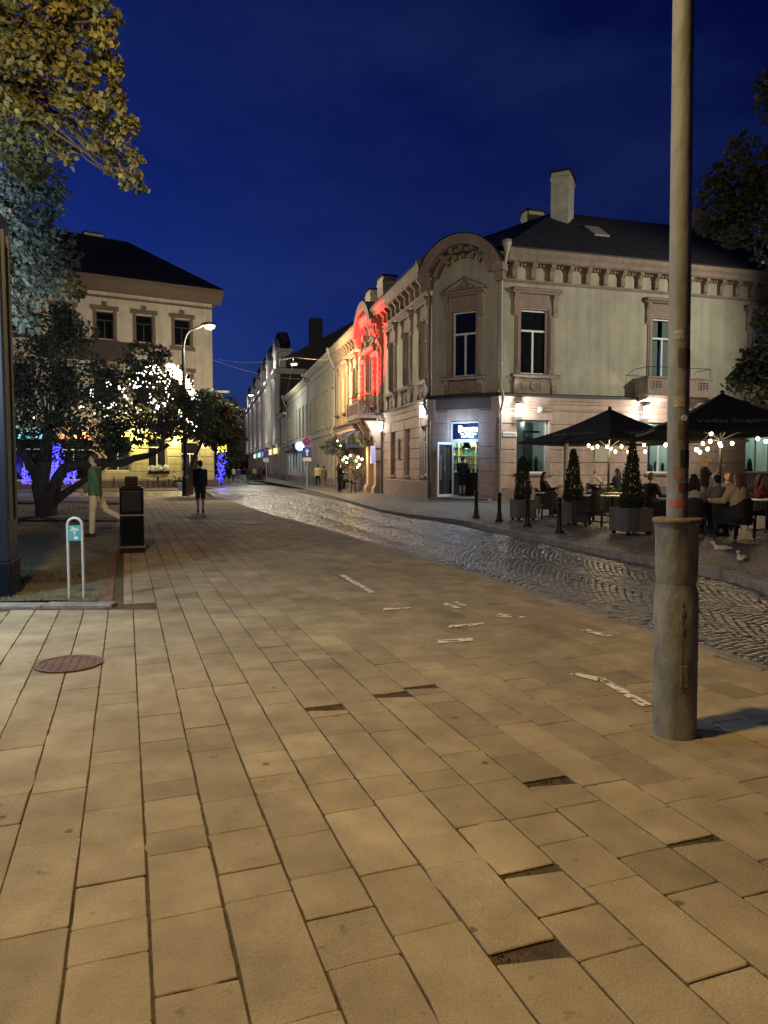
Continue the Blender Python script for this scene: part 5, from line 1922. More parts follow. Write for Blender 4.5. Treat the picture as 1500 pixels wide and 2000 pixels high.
for x in np.linspace(3, L - 3, 26):
    mb.lathe([(0.3, 16.6), (0.42, 17.1), (0.16, 17.8)], 8, (x, 0.2, 0))
obj('attic', mb, M['palewhite'], tw, FT)
rf = MB()
rf.add([(0, 0.8, 16.7), (L - .41, 0.8, 16.7), (L - .41, 11, 22.3), (0, 11, 22.3), (L - .41, 22, 16.1), (0, 22, 16.1)], [(0, 1, 2, 3), (3, 2, 4, 5)])
obj('roof', rf, M['roof'], tw, FT)
# coloured lit shop fronts at its foot
for k, (x, c, s) in enumerate(((L - 4, (1.0, 0.75, 0.35), 1.1), (L - 13, (1.0, 0.8, 0.4), 1.0), (L - 25, (0.9, 0.25, 0.7), 1.2), (L - 37, (0.3, 0.9, 1.0), 1.3), (L - 50, (1.0, 0.9, 0.7), 1.0))):
    mb = MB()
    mb.box(x - 2.2, x + 2.2, -0.5, -0.32, 3.6, 4.4)
    obj('shop_sign', mb, mat('lit_shop_sign', c, 0.4, emit=c, estr=s), tw, FT)
# low far building closing the street
fb = thing('far_house', 'small pale house far down the street beside the dark trees', 'building', T(-50, 170))
mb = MB()
mb.box(-8, 6, 0, 8, 0, 5)
obj('wall', mb, M['grey'], fb, T(-50, 170))
mb = MB()
mb.box(-8.6, 6.6, -0.5, 8.5, 5, 5.5)
obj('roof', mb, M['palewhite'], fb, T(-50, 170))
mb = MB()
mb.box(-1.5, 2.5, -0.1, 0.0, 0, 3.4)
obj('door', mb, M['darkwall'], fb, T(-50, 170))

# street furniture by those houses
# round glowing sign
q = FB3 @ Matrix.Translation((18.3, -0.75, 3.75)) @ Matrix.Rotation(rad(90), 4, 'Z')
sn = thing('round_sign', 'round glowing white and blue sign sticking out over the pavement', 'sign', q)
mb = MB()
mb.tube([(0, -0.08, 0), (0, 0.08, 0)], 0.5, 24)
obj('disc', mb, mat('lit_blue_disc', (0.4, 0.7, 1), 0.4, emit=(0.12, 0.4, 0.9), estr=1.2), sn, q)
mb = MB()
rg = [(0.31 * math.cos(k * math.pi / 10), -0.09, 0.31 * math.sin(k * math.pi / 10)) for k in range(21)]
mb.tube(rg, 0.09, 6)
mb.tube([(-0.1, -0.1, -0.1), (0.1, -0.1, 0.1)], 0.06, 6)
obj('emblem', mb, M['signglow'], sn, q)
mb = MB()
mb.box(-0.6, -0.46, -0.03, 0.03, -0.03, 0.03)
mb.box(-0.76, -0.55, -0.03, 0.03, -0.3, 0.3)
obj('bracket', mb, M['iron'], sn, q)
for u, lab in ((14.2, 'black shop awning right of the round glowing sign'), (8.7, 'black shop awning left of the round glowing sign')):
    q = FB3 @ Matrix.Translation((u, 0, 3.5))
    aw = thing('shop_awning', lab, 'awning', q, 'black shop awnings on the grey house')
    mb = MB()
    mb.profile([(-0.02, 0.55), (-1.0, 0.0), (-1.0, -0.03), (-0.02, 0.5)], -2.4, 2.4)
    obj('canopy', mb, M['canvas'], aw, q)
    mb = MB()
    mb.box(-2.4, 2.4, -1.01, -0.98, -0.25, -0.03)
    obj('valance', mb, M['canvas'], aw, q)
# traffic sign post at the kerb
g = gp(600, 954)
sp = thing('traffic_sign_post', 'grey post with round no stopping sign above a blue arrow plate', 'traffic sign', T(g.x, g.y, PV, rad(10)))
Mx = WM[sp.name]
mb = MB()
mb.tube([(0, 0, 0), (0, 0, 3.6)], 0.04, 8)
obj('pole', mb, M['galv'], sp, Mx)
mb = MB()
mb.tube([(0, -0.05, 3.35), (0, -0.07, 3.35)], 0.33, 24)
dsc = obj('round_plate', mb, M['signblue'], sp, Mx)
mb = MB()
mb.tube([(0.3 * math.cos(k * math.pi / 12), -0.075, 3.35 + 0.3 * math.sin(k * math.pi / 12)) for k in range(25)], 0.03, 6)
for s in (-1, 1):
    mb.tube([(-0.21, -0.08, 3.35 - s * 0.21), (0.21, -0.08, 3.35 + s * 0.21)], 0.028, 6)
obj('red_cross', mb, M['signred'], dsc, Mx)
mb = MB()
mb.bbox(-0.33, 0.33, -0.07, -0.05, 2.25, 2.95, 0.01)
pl = obj('arrow_plate', mb, M['signblue'], sp, Mx)
mb = MB()
mb.box(-0.06, 0.06, -0.085, -0.07, 2.32, 2.65)
mb.add([(-0.17, -0.085, 2.65), (0.17, -0.085, 2.65), (0, -0.085, 2.88)], [(0, 1, 2)])
obj('arrow', mb, M['signwhite'], pl, Mx)
mb = MB()
mb.bbox(-0.3, 0.3, -0.07, -0.05, 1.95, 2.2, 0.01)
obj('small_plate', mb, M['signwhite'], sp, Mx)
# second sign farther off
g = gp(520, 938)
sp2 = thing('traffic_sign_post', 'farther grey post with a blue plate near the tall white building', 'traffic sign', T(g.x, g.y, PV, 0.1))
Mx = WM[sp2.name]
mb = MB()
mb.tube([(0, 0, 0), (0, 0, 3.6)], 0.05, 8)
obj('pole', mb, M['galv'], sp2, Mx)
mb = MB()
mb.box(-0.35, 0.35, -0.08, -0.05, 2.9, 3.6)
obj('plate', mb, M['signblue'], sp2, Mx)
mb = MB()
mb.box(-0.35, 0.35, -0.08, -0.05, 2.2, 2.7)
obj('small_plate', mb, M['signwhite'], sp2, Mx)

# navy awnings of the café left of the gate
for u, lab in ((14.4, 'navy awning nearest the gate portal'), (17.4, 'navy awning in the middle of the leafy café front'), (20.4, 'navy awning at the cream house end of the café front')):
    q = FS @ Matrix.Translation((us(u), 0, 3.0))
    aw = thing('cafe_awning', lab, 'awning', q, 'navy awnings over the leafy café front')
    mb = MB()
    mb.profile([(-0.02, 1.15), (-1.35, 0.15), (-1.35, 0.1), (-0.02, 1.1)], -1.35, 1.35)
    obj('canopy', mb, M['awning'], aw, q)
    mb = MB()
    mb.box(-1.35, 1.35, -1.36, -1.33, -0.3, 0.12)
    for s in (-1, 1):
        mb.add([(s * 1.35, -0.02, 1.13), (s * 1.35, -1.35, 0.13), (s * 1.35, -1.35, -0.2), (s * 1.35, -0.02, -0.2)], [(0, 1, 2, 3)])
    va = obj('valance', mb, M['awning'], aw, q)


# ------------------------------------------------------------------ trees
def leaf_cloud(clumps, n, size, rnd, hang=0.0, dens=0.55):
    """many single leaves spread through clumps (centre, radii)"""
    vol = [c[1][0] * c[1][1] * c[1][2] for c in clumps]
    tot = sum(v ** dens for v in vol)
    V, Fc, tone = [], [], []
    for (c, r), v in zip(clumps, vol):
        k = max(6, int(n * v ** dens / tot))
        ct = rnd.uniform(0.6, 1.35)
        for _ in range(k):
            while True:
                x, y, z = rnd.uniform(-1, 1), rnd.uniform(-1, 1), rnd.uniform(-1, 1)
                d = x * x + y * y + z * z
                if d < 1 and d > rnd.random() * 0.5:
                    break
            p = Vector((c[0] + x * r[0], c[1] + y * r[1], c[2] + z * r[2]))
            s = size * rnd.uniform(0.6, 1.3)
            a = Vector((rnd.gauss(0, 1), rnd.gauss(0, 1), rnd.gauss(0, 0.7) - hang)).normalized()
            b = a.cross(Vector((rnd.gauss(0, 1), rnd.gauss(0, 1), rnd.gauss(0, 1)))).normalized()
            nn = a.cross(b) * s * 0.16
            i = len(V)
            V += [p, p + a * s * 0.35 + b * s * 0.42 + nn, p + a * s, p + a * s * 0.35 - b * s * 0.42 + nn, p + a * s * 0.72 + b * s * 0.3 + nn * .4, p + a * s * 0.72 - b * s * 0.3 + nn * .4]
            Fc += [(i, i + 1, i + 4, i + 2), (i, i + 2, i + 5, i + 3)]
            q = ct * rnd.uniform(0.65, 1.35)
            tone += [q, q]
    me = bpy.data.meshes.new('crown')
    me.from_pydata([v[:] for v in V], [], Fc)
    at = me.attributes.new('tone', 'FLOAT', 'FACE')
    at.data.foreach_set('value', tone)
    me.update()
    return me


def bough(mb, a, b, r0, r1, rnd, sag=0.0, n=6, wob=0.12):
    a, b = Vector(a), Vector(b)
    L = (b - a).length
    pts = []
    for k in range(n + 1):
        t = k / n
        p = a.lerp(b, t)
        if 0 < k < n:
            p += Vector((rnd.gauss(0, 1), rnd.gauss(0, 1), rnd.gauss(0, 1))) * L * wob * 0.3
        p.z -= sag * math.sin(math.pi * t)
        pts.append(p)
    mb.tube(pts, [r0 + (r1 - r0) * k / n for k in range(n + 1)], 8)
    return pts


def tree(name, label, base, trunk, clumps, n, size, leafm, seed, r0=0.2, group='trees of the square', limbs=True, hang=0.0):
    """trunk: list of (polyline, r0, r1); every clump gets a twig towards the trunk top"""
    rnd = random.Random(seed)
    root = thing(name, label, 'tree', Matrix.Translation(base), group)
    mb = MB()
    for pts, a, b in trunk:
        mb.tube(pts, [a + (b - a) * k / (len(pts) - 1) for k in range(len(pts))], 10)
    tops = [Vector(t[0][-1]) for t in trunk]
    if limbs:
        for c, r in clumps:
            c = Vector(c)
            t = min(tops, key=lambda q: (q - c).length)
            bough(mb, t, c, 0.03, 0.006, rnd)
    obj('trunk', mb, M['bark'], root)
    me = leaf_cloud(clumps, n, size, rnd, hang)
    me.materials.append(leafm)
    obj('crown', me, None, root)
    # origin at the base: children are in world coordinates
    return root


def cl(px, py, D, rp, sq=0.85, dy=None):
    """clump round a photographed spot at distance D; rp its radius in photograph pixels"""
    p = P(px, py, D)
    r = rp * D / F_PX
    return (p, (r, dy or r * 1.1, r * sq))


rn = random.Random(21)
# near maple overhead on the left: yellow in the lamp light
cs = []
for px, py, r, D in ((20, 30, 60, 8.6), (90, 20, 55, 9), (150, 40, 45, 9.2), (195, 25, 32, 9.0), (30, 110, 48, 8.4), (100, 95, 45, 8.8), (165, 110, 42, 9.0), (205, 110, 30, 9.1), (60, 200, 30, 8.6), (130, 165, 42, 8.8),
                     (190, 175, 45, 9.0), (222, 140, 18, 9.1), (160, 225, 40, 8.8), (215, 225, 40, 9.0), (240, 245, 28, 9.1), (20, 215, 42, 8.4), (70, 262, 42, 9.0), (200, 285, 30, 9.0), (245, 300, 26, 9.0), (255, 345, 22, 9.0),
                     (272, 362, 14, 9.0), (215, 325, 16, 8.9), (120, 290, 30, 9.2), (40, 290, 40, 9.6), (25, 160, 40, 9.8), (-60, 60, 90, 9), (-60, 200, 90, 9), (120, -60, 90, 9), (0, -60, 90, 9), (205, 60, 26, 9.0), (60, 320, 40, 10.2)):
    cs.append(cl(px, py, D, r * 1.02))
    for _ in range(2):
        cs.append(cl(px + rn.uniform(-r, r), py + rn.uniform(-r, r) * .8, D + rn.uniform(-.4, .4), r * 0.42))
tree('maple_tree', 'big maple hanging into the upper left, its leaves yellow in lamp light', (-7.2, 8.8, 0), [([(-7.2, 8.8, 0), (-7.15, 8.8, 2), (-6.9, 8.85, 4), (-6.2, 9.0, 5.6), (-5.2, 9.0, 6.6)], 0.28, 0.07), ([(-6.9, 8.85, 4), (-6.4, 9.2, 5.5), (-5.6, 9.4, 7.4)], 0.14, 0.05)], cs, 7600, 0.078, M['maple'], 4, hang=0.4)
# second tree, bluish
cs = []
for px, py, r, D in ((20, 330, 50, 11), (70, 345, 50, 11.2), (105, 370, 26, 11.4), (40, 400, 55, 11.3), (80, 410, 32, 11.4), (60, 460, 40, 11.2), (105, 470, 36, 11.5), (130, 500, 26, 11.4), (90, 520, 45, 11.6), (130, 560, 32, 11.4), (155, 560, 16, 11.3),
                     (60, 560, 45, 11.6), (45, 620, 26, 11.8), (30, 500, 55, 12.2), (-40, 400, 90, 11.5), (-40, 560, 90, 11.5), (58, 635, 16, 11.4)):
    cs.append(cl(px, py, D, r * 1.05))
    cs.append(cl(px + rn.uniform(-r, r), py + rn.uniform(-r, r) * .7, D, r * 0.45))
tree('linden_tree', 'linden with blue green leaves below the yellow maple at the left', (-7.6, 11.8, 0), [([(-7.6, 11.8, 0), (-7.5, 11.8, 2), (-7.0, 11.6, 4.2), (-6.3, 11.4, 5.3)], 0.2, 0.06)], cs, 4600, 0.088, M['linden'], 8, hang=0.5)
# the old leaning tree on the lawn with a long low limb
bx = G(92, 1008)
cs = []
for px, py, r, D in ((70, 640, 55, 22), (115, 640, 52, 23), (60, 720, 60, 22), (130, 720, 70, 22), (162, 650, 30, 23.5), (195, 745, 50, 23), (100, 800, 70, 22), (170, 800, 60, 22), (240, 790, 60, 23), (60, 850, 50, 22), (120, 860, 45, 23),
                     (190, 850, 45, 22), (250, 840, 50, 23), (280, 700, 38, 25), (300, 740, 42, 25), (310, 790, 60, 24), (300, 840, 36, 24), (350, 790, 46, 24), (350, 830, 36, 24), (390, 800, 40, 25), (380, 840, 26, 25), (258, 725, 30, 24.5), (225, 870, 26, 23), (20, 780, 60, 22), (310, 690, 20, 25)):
    cs.append(cl(px, py, D, r * 1.02, 0.85, 1.1))
    for _ in range(2):
        cs.append(cl(px + rn.uniform(-r, r), py + rn.uniform(-r, r) * .7, D + rn.uniform(-1, 1), r * 0.4))
b0 = Vector((bx.x, bx.y, 0))


def W(px, py, D=None):
    return P(px, py, D or bx.y)


tree('leaning_tree', 'old tree with forked leaning trunk and low bent limb on the lawn', b0,
     [([b0, W(88, 985), W(78, 950), W(88, 900), W(95, 840)], 0.36, 0.16), ([W(80, 950), W(62, 915), W(45, 888), W(30, 860)], 0.17, 0.07), ([b0 + Vector((0.1, 0, 0.3)), W(105, 960), W(112, 935), W(125, 915), W(160, 905), W(200, 903), W(240, 905), W(262, 895), W(290, 890), W(312, 878), W(330, 868)], 0.22, 0.06),
      ([W(100, 985), W(125, 965), W(155, 945), W(185, 925), W(215, 905)], 0.15, 0.05), ([W(312, 878), W(318, 860), W(322, 845)], 0.06, 0.03)], cs, 14000, 0.11, M['darkleaf'], 6)
# tree whose crown shuts the left of the street
cs = []
for px, py, r, D in ((400, 800, 36, 38), (430, 805, 32, 39), (450, 825, 26, 40), (420, 835, 36, 38), (445, 850, 22, 39), (395, 840, 30, 38), (410, 775, 18, 39), (460, 850, 12, 40), (415, 862, 16, 38)):
    cs.append(cl(px, py, D, r * 0.95, 0.8, 1.4))
    cs.append(cl(px + rn.uniform(-r, r), py + rn.uniform(-r, r) * .7, D, r * 0.5))
q = P(372, 960, 41)
tree('dark_tree', 'dark dense tree between the left house and the street', (q.x, 41, 0), [([(q.x, 41, 0), (q.x + .1, 41, 1.8), (q.x + .9, 40.5, 3.2)], 0.16, 0.08)], cs, 5200, 0.2, M['darkleaf'], 9)
cs = []
for px, py, r, D in ((440, 800, 30, 95), (455, 850, 26, 95), (430, 850, 40, 90), (445, 890, 30, 92), (462, 895, 14, 100), (425, 900, 30, 90)):
    cs.append(cl(px, py, D, r, 0.9))
tree('far_tree', 'far dark tree closing the street beyond the blue lights', (-20.6, 92, 0), [([(-20.6, 92, 0), (-20.6, 92, 2.5)], 0.2, 0.15)], cs, 2600, 0.4, M['darkleaf'], 19)
# tree at the right edge
cs = []
for px, py, r, D in ((1395, 380, 36, 22), (1440, 350, 50, 22), (1490, 320, 60, 22.5), (1420, 430, 46, 22), (1470, 430, 60, 22), (1540, 400, 80, 22), (1500, 160, 24, 22), (1505, 185, 26, 22), (1545, 200, 60, 23), (1600, 300, 90, 23),
                     (1430, 465, 24, 21.5), (1455, 730, 32, 21), (1490, 700, 40, 21), (1440, 750, 26, 21), (1485, 755, 40, 21), (1530, 720, 60, 21), (1600, 600, 90, 22), (1560, 480, 80, 22), (1545, 640, 60, 21.5)):
    cs.append(cl(px, py, D, r, 0.8))
    for _ in range(2):
        cs.append(cl(px + rn.uniform(-r, r), py + rn.uniform(-r, r) * .6, D, r * 0.45))
tree('terrace_tree', 'dark tree rising over the terrace at the right edge', (13.6, 22.3, 0), [([(13.6, 22.3, 0), (13.5, 22.3, 4), (13.3, 22.2, 8), (13.2, 22, 10.5)], 0.3, 0.1), ([(13.5, 22.3, 4), (12.5, 21.8, 4.6), (11.8, 21.3, 4.3)], 0.1, 0.04)], cs, 8500, 0.17, M['darkleaf'], 12)

# fairy lights -------------------------------------------------------


def fairy(name, label, pts, r, m, cat='fairy lights'):
    mb = MB()
    for p in pts:
        s = r * rn.uniform(0.7, 1.25)
        x, y, z = p
        mb.add([(x - s, y, z), (x + s, y, z), (x, y - s, z), (x, y + s, z), (x, y, z - s), (x, y, z + s)], [(0, 2, 5), (2, 1, 5), (1, 3, 5), (3, 0, 5), (2, 0, 4), (1, 2, 4), (3, 1, 4), (0, 3, 4)])
    o = obj(name, mb, m, None, None, False)
    return tag(o, label, cat, kind='stuff')


pts = []
for px, py, n, sp_ in ((180, 765, 8, 9), (195, 785, 6, 8), (212, 752, 4, 6), (237, 758, 6, 6), (245, 772, 7, 6), (262, 745, 6, 8), (275, 730, 8, 8), (290, 725, 12, 9), (305, 722, 12, 10), (318, 735, 10, 8), (325, 750, 8, 7), (268, 755, 6, 6), (296, 780, 10, 8), (305, 795, 8, 8), (322, 790, 6, 6), (218, 792, 7, 6),
                       (275, 804, 3, 6), (200, 806, 4, 10), (330, 772, 4, 8), (285, 750, 8, 10), (160, 790, 3, 8), (348, 800, 3, 10), (250, 800, 4, 14), (70, 818, 2, 4), (365, 825, 6, 10), (380, 830, 4, 8)):
    for _ in range(n):
        pts.append(P(px + rn.gauss(0, sp_ * .7), py + rn.gauss(0, sp_ * .7), 21.6 if px < 270 else 23.2))
fairy('fairy_lights', 'white fairy lights strung through the old leaning tree', pts, 0.024, M['fairy'])
# arched crown of lights over the café corner of the left house
pts = []
for _ in range(620):
    t = rn.random()
    px, py = 326 + 58 * t, 0
    py = 712 + 70 * t ** 2.2 + rn.uniform(-2, 26 - 10 * t)
    pts.append(P(px + rn.gauss(0, 3), py, 47 + rn.uniform(-.8, .8)))
fairy('fairy_lights', 'dense bright curtain of fairy lights over the left house corner', pts, 0.04, M['fairy'])
# posts of light in blue
pts = []
for _ in range(460):
    t = rn.random()
    py = 862 + 82 * t
    pts.append(P(107 + rn.gauss(0, 4 + 7 * t * (1 - t) * 2.2), py, 42 + rn.uniform(-.6, .6)))
for _ in range(120):
    pts.append(P(rn.uniform(118, 150), rn.uniform(905, 945), 44 + rn.uniform(-.6, .6)))
for _ in range(70):
    pts.append(P(rn.uniform(42, 62), rn.uniform(915, 945), 44))
fairy('fairy_lights', 'blue fairy lights wrapped round the small tree behind the lawn', pts, 0.055, M['fairyblue'])
pts = [P(432 + rn.gauss(0, 4), rn.uniform(885, 944), 62 + rn.uniform(-.5, .5)) for _ in range(110)]
fairy('fairy_lights', 'blue fairy lights on the post at the street corner', pts, 0.055, M['fairyblue'])
pts = [P(432 + rn.gauss(0, 5), rn.uniform(846, 884), 62 + rn.uniform(-.5, .5)) for _ in range(120)]
fairy('fairy_lights', 'yellow fairy lights on top of the post at the street corner', pts, 0.055, M['fairyyellow'])
for px, D, h, lab in ((107, 42, 3.6, 'thin tree trunk inside the blue fairy lights'), (432, 62, 5.0, 'thin post inside the blue and yellow fairy lights')):
    q = P(px, 950, D)
    o = thing('light_post', lab, 'post', T(q.x, D, -0.05))
    mb = MB()
    mb.tube([(0, 0, 0), (0.03, 0, h * .6), (-0.05, 0, h)], [0.09, 0.06, 0.03], 8)
    obj('pole', mb, M['bark'], o, WM[o.name])
    mb = MB()
    for k in range(9):
        a = k * 0.7
        mb.tube([(0, 0, 0.8 + k * h / 12), (0.35 * math.cos(a), 0.35 * math.sin(a), 1.3 + k * h / 11)], [0.02, 0.008], 5)
    obj('twigs', mb, M['bark'], o, WM[o.name])
light('blue_lights_glow', P(107, 915, 41), 60, (0.12, 0.12, 1.0), 0.4)
light('blue_lights_glow', P(432, 925, 60.5), 130, (0.14, 0.14, 1.0), 0.4)
light('fairy_glow', P(350, 745, 45.5), 120, (1.0, 0.9, 0.55), 0.5)
# ------------------------------------------------------------------ house on the left
dL = Vector((0.862, 0.507, 0))
CL = Vector((-14.2, 60.0, 0))
LL = 27.0
FL = frame(CL - dL * LL, dL)


def ul(s):
    return LL - s


lh = thing('left_house', 'three storey ivory house with hipped roof behind the fairy lights', 'building', Matrix.Translation(CL))
ss = [2.46, 5.44, 8.36, 11.3, 14.2, 17.1, 20.0, 23.0]
hu = [(ul(s) - 0.62, ul(s) + 0.62, a, b) for s in ss for a, b in ((11.45, 13.5), (6.6, 9.2))]
gw = [(4.6, 1.5, 1.3, 4.0), (1.95, 0.75, 0.0, 3.6), (7.6, 0.9, 1.3, 4.0), (10.8, 1.5, 0.6, 3.7), (14.2, 1.5, 0.6, 3.7), (17.6, 1.5, 0.6, 3.7), (21, 1.5, 0.6, 3.7), (24.2, 1.3, 0.6, 3.7)]
hg = [(ul(s) - w, ul(s) + w, a, b) for s, w, a, b in gw]
hg[0] = (ul(4.6) - 0.72, ul(4.6) + 0.72, 1.1, 3.9)
obj('upper_wall', holes_wall(LL, 4.5, 15.1, hu), M['ivory'], lh, FL)
lw = holes_wall(LL, -0.15, 4.5, hg, 0.35)
courses(LL, 0.6, 4.3, 0.62, hg, 0.06, 0.06, mb=lw)
obj('lower_wall', lw, M['yellow'], lh, FL)
br = mat('brown_window_trim', (0.15, 0.12, 0.10), 0.8, var=0.1)


def lsur(h, key=0.3):
    mb = MB()
    for s in (-1, 1):
        mb.box(min(s * .62, s * .86), max(s * .62, s * .86), -0.06, 0.01, -0.1, h + 0.1)
    mb.box(-1.02, 1.02, -0.14, 0.01, h + 0.1, h + 0.42)
    mb.box(-0.16, 0.16, -0.18, 0.01, h + 0.42, h + 0.42 + key)
    mb.box(-1.0, 1.0, -0.16, 0.01, -0.42, -0.1)
    return mb


for s in ss:
    for a, b in ((11.45, 13.5), (6.6, 9.2)):
        o = window(FL, lh, ul(s), a, b, 1.24, rec=0.2, light=0.7, frame_m='flash')
        obj('surround', cached('lsur%.1f' % (b - a), lambda: lsur(b - a), br), None, o, FL @ Matrix.Translation((ul(s), 0, a)))
for (s, w, a, b), (h0, h1, _, _) in zip(gw, hg):
    window(FL, lh, ul(s), a if s != 4.6 else 1.1, b if s != 4.6 else 3.9, h1 - h0, 'door' if s == 1.95 else 'shop_window', rec=0.22, light=0.75)
mb = MB()
mb.profile([(0.02, 15.0), (-0.1, 15.0), (-0.3, 15.2), (-0.75, 15.75), (-0.8, 16.05), (0.02, 16.05)], -0.1, LL + 0.75)
mb.profile([(0.02, 14.55), (-0.12, 14.55), (-0.16, 14.68), (0.02, 14.72)], 0, LL)
mb.box(LL - 0.3, LL + 0.75, 0.0, 10, 15.2, 16.05)
obj('cornice', mb, M['brownband'], lh, FL)
mb = MB()
mb.profile([(0.02, 4.4), (-0.15, 4.4), (-0.22, 4.62), (0.02, 4.7)], 0, LL)
obj('string_course', mb, M['ivory'], lh, FL)
mb = MB()
mb.box(0, LL, -0.1, 0.02, -0.15, 0.55)
mb.box(0, LL, 12, 12.2, 0, 15.1)
mb.box(LL - 0.25, LL, 0.02, 12, 0, 15.1)
mb.box(0, 0.2, 0.02, 12, 0, 15.1)
obj('plinth', mb, M['brownband'], lh, FL)
mb = MB()
mb.add([(-.5, -0.9, 16.06), (LL + .85, -0.9, 16.06), (LL - 5.2, 7, 21.1), (5, 7, 21.4), (LL + .85, 14, 16.06), (-.5, 14, 16.06)], [(0, 1, 2, 3), (3, 2, 4, 5), (1, 4, 2), (0, 3, 5), (0, 5, 4, 1)])
rl_ = obj('roof', mb, M['roof'], lh, FL)
q = P(182, 466, 62.5)
chimney(lh, T(q.x, q.y, q.z - 0.2, math.atan2(dL.y, dL.x)), 1.6, 0.9, 0.5)
# balcony under the third window
c = ul(9.6)
bal = MB()
bal.box(c - 3.0, c + 3.0, -1.3, -0.02, 9.72, 9.95)
bal.box(c - 2.95, c + 2.95, -1.25, -1.12, 9.95, 11.0)
bal.box(c - 2.95, c - 2.82, -1.12, -0.02, 9.95, 11.0)
bal.box(c + 2.82, c + 2.95, -1.12, -0.02, 9.95, 11.0)
bal.box(c - 3.0, c + 3.0, -1.3, -1.08, 11.0, 11.1)
obj('balcony', bal, M['darkwall'], lh, FL)
# flower boxes at the lit ground window
fl = obj('flower_box', leaf_cloud([((x, -0.35, 1.5), (0.3, 0.2, 0.28)) for x in (-0.5, 0, 0.5)], 500, 0.12, rn), None, None, FL @ Matrix.Translation((ul(4.6), 0, 0)))
tag(fl, 'flower box full of pink and white blossom under the yellow-lit window', 'flowers')
fl.data.materials.append(mat('blossom', (0.55, 0.38, 0.42), 0.8, tone=True))
mb = MB()
mb.box(-0.8, 0.8, -0.5, -0.15, 1.05, 1.3)
obj('box', mb, M['box'], fl, FL @ Matrix.Translation((ul(4.6), 0, 0)))
# downlights over the café front
for s, pw, col in ((6.4, 300, (1.0, 0.86, 0.25)), (3.3, 280, (1.0, 0.88, 0.3)), (0.7, 150, (1.0, 0.8, 0.45)), (10.5, 110, (1.0, 0.5, 0.25)), (16, 110, (0.5, 0.8, 1.0)), (21, 110, (0.7, 0.6, 1.0))):
    q = FL @ Matrix.Translation((ul(s), -0.35, 4.15))
    w = thing('wall_spotlight', {6.4: 'yellow wall spotlight left of the flower window', 3.3: 'yellow wall spotlight right of the flower window', 0.7: 'warm wall spotlight at the corner of the left house', 10.5: 'orange wall spotlight behind the green sweater', 16: 'cyan wall spotlight behind the leaning trunk', 21: 'violet wall spotlight at the far left shops'}[s], 'spotlight', q, 'wall spotlights of the left house')
    mb = MB()
    mb.box(-0.03, 0.03, 0.0, 0.35, 0.0, 0.05)
    mb.lathe([(0.04, 0.12), (0.09, 0.1), (0.11, -0.08), (0.1, -0.08)], 10, (0, 0, 0))
    obj('housing', mb, M['black'], w, q)
    mb = MB()
    mb.ell((0, 0, -0.08), (0.085, 0.085, 0.05), 10, 6)
    obj('lens', mb, mat('lit_lens', col, 0.4, emit=col, estr=12), w, q)
    light('cafe_light', q @ Vector((0, -0.35, -0.2)), pw, col, 0.1)
# colourful shop signs along its far part
for s, w, z, c_, e_ in ((14.2, 1.6, 3.95, (0.25, 0.75, 1.0), 1.2), (17.6, 1.2, 3.0, (0.7, 1.0, 0.8), 1.0), (20.5, 1.5, 3.9, (0.35, 0.25, 1.0), 1.4), (11.0, 1.4, 3.95, (1.0, 0.55, 0.3), 0.5)):
    q = FL @ Matrix.Translation((ul(s), -0.2, z))
    sg_ = thing('shop_sign', {14.2: 'sky blue lit shop sign seen past the leaning trunk', 17.6: 'pale green lit shop sign seen past the leaning trunk', 20.5: 'violet lit shop sign at the left edge', 11.0: 'orange lit shop sign behind the green sweater'}[s], 'sign', q)
    mb = MB()
    mb.bbox(-w, w, -0.12, 0.0, -0.25, 0.3, 0.02)
    obj('panel', mb, mat('lit_shop_panel', c_, 0.4, emit=c_, estr=e_), sg_, q)
    mb = MB()
    mb.box(-w * .8, -w * .7, 0.0, 0.2, -0.05, 0.05)
    mb.box(w * .7, w * .8, 0.0, 0.2, -0.05, 0.05)
    obj('bracket', mb, M['iron'], sg_, q)
# pavement tables of that café
mb_t, mb_l = MB(), MB()


def cafe_table(M0, label, group, top=None, w=0.35, h=0.74, round_=False):
    o = thing('table', label, 'table', M0, group)
    mb = MB()
    if round_:
        mb.lathe([(w, -0.03), (w, 0.0), (w - 0.01, 0.005)], 24, (0, 0, h), sm=False)
    else:
        mb.bbox(-w, w, -w, w, h - 0.03, h, 0.008)
    obj('tabletop', mb, top or M['tabletop'], o, M0)
    mb = MB()
    mb.tube([(0, 0, 0.03), (0, 0, h - 0.03)], 0.035, 8)
    for k in range(4):
        a = k * math.pi / 2 + math.pi / 4
        mb.tube([(0, 0, 0.06), (0.3 * math.cos(a), 0.3 * math.sin(a), 0.015)], 0.018, 6)
    mb.box(-0.2, 0.2, -0.02, 0.02, h - 0.06, h - 0.03)
    mb.box(-0.02, 0.02, -0.2, 0.2, h - 0.061, h - 0.031)
    obj('pedestal', mb, M['black'], o, M0)
    return o


def wood_chair(M0, label, group):
    o = thing('chair', label, 'chair', M0, group)
    mb = MB()
    mb.bbox(-0.21, 0.21, -0.21, 0.21, 0.43, 0.46, 0.01)
    obj('seat', mb, M['black'], o, M0)
    mb = MB()
    mb.bbox(-0.2, 0.2, -0.225, -0.2, 0.62, 0.86, 0.01)
    obj('backrest', mb, M['black'], o, M0)
    for x, y, h in ((-.19, -.2, .88), (.19, -.2, .88), (-.19, .19, .44), (.19, .19, .44)):
        mb = MB()
        mb.tube([(x * 1.1, y * 1.15, 0), (x, y, h)], 0.016, 6)
        obj('leg', mb, M['black'], o, M0)
    return o


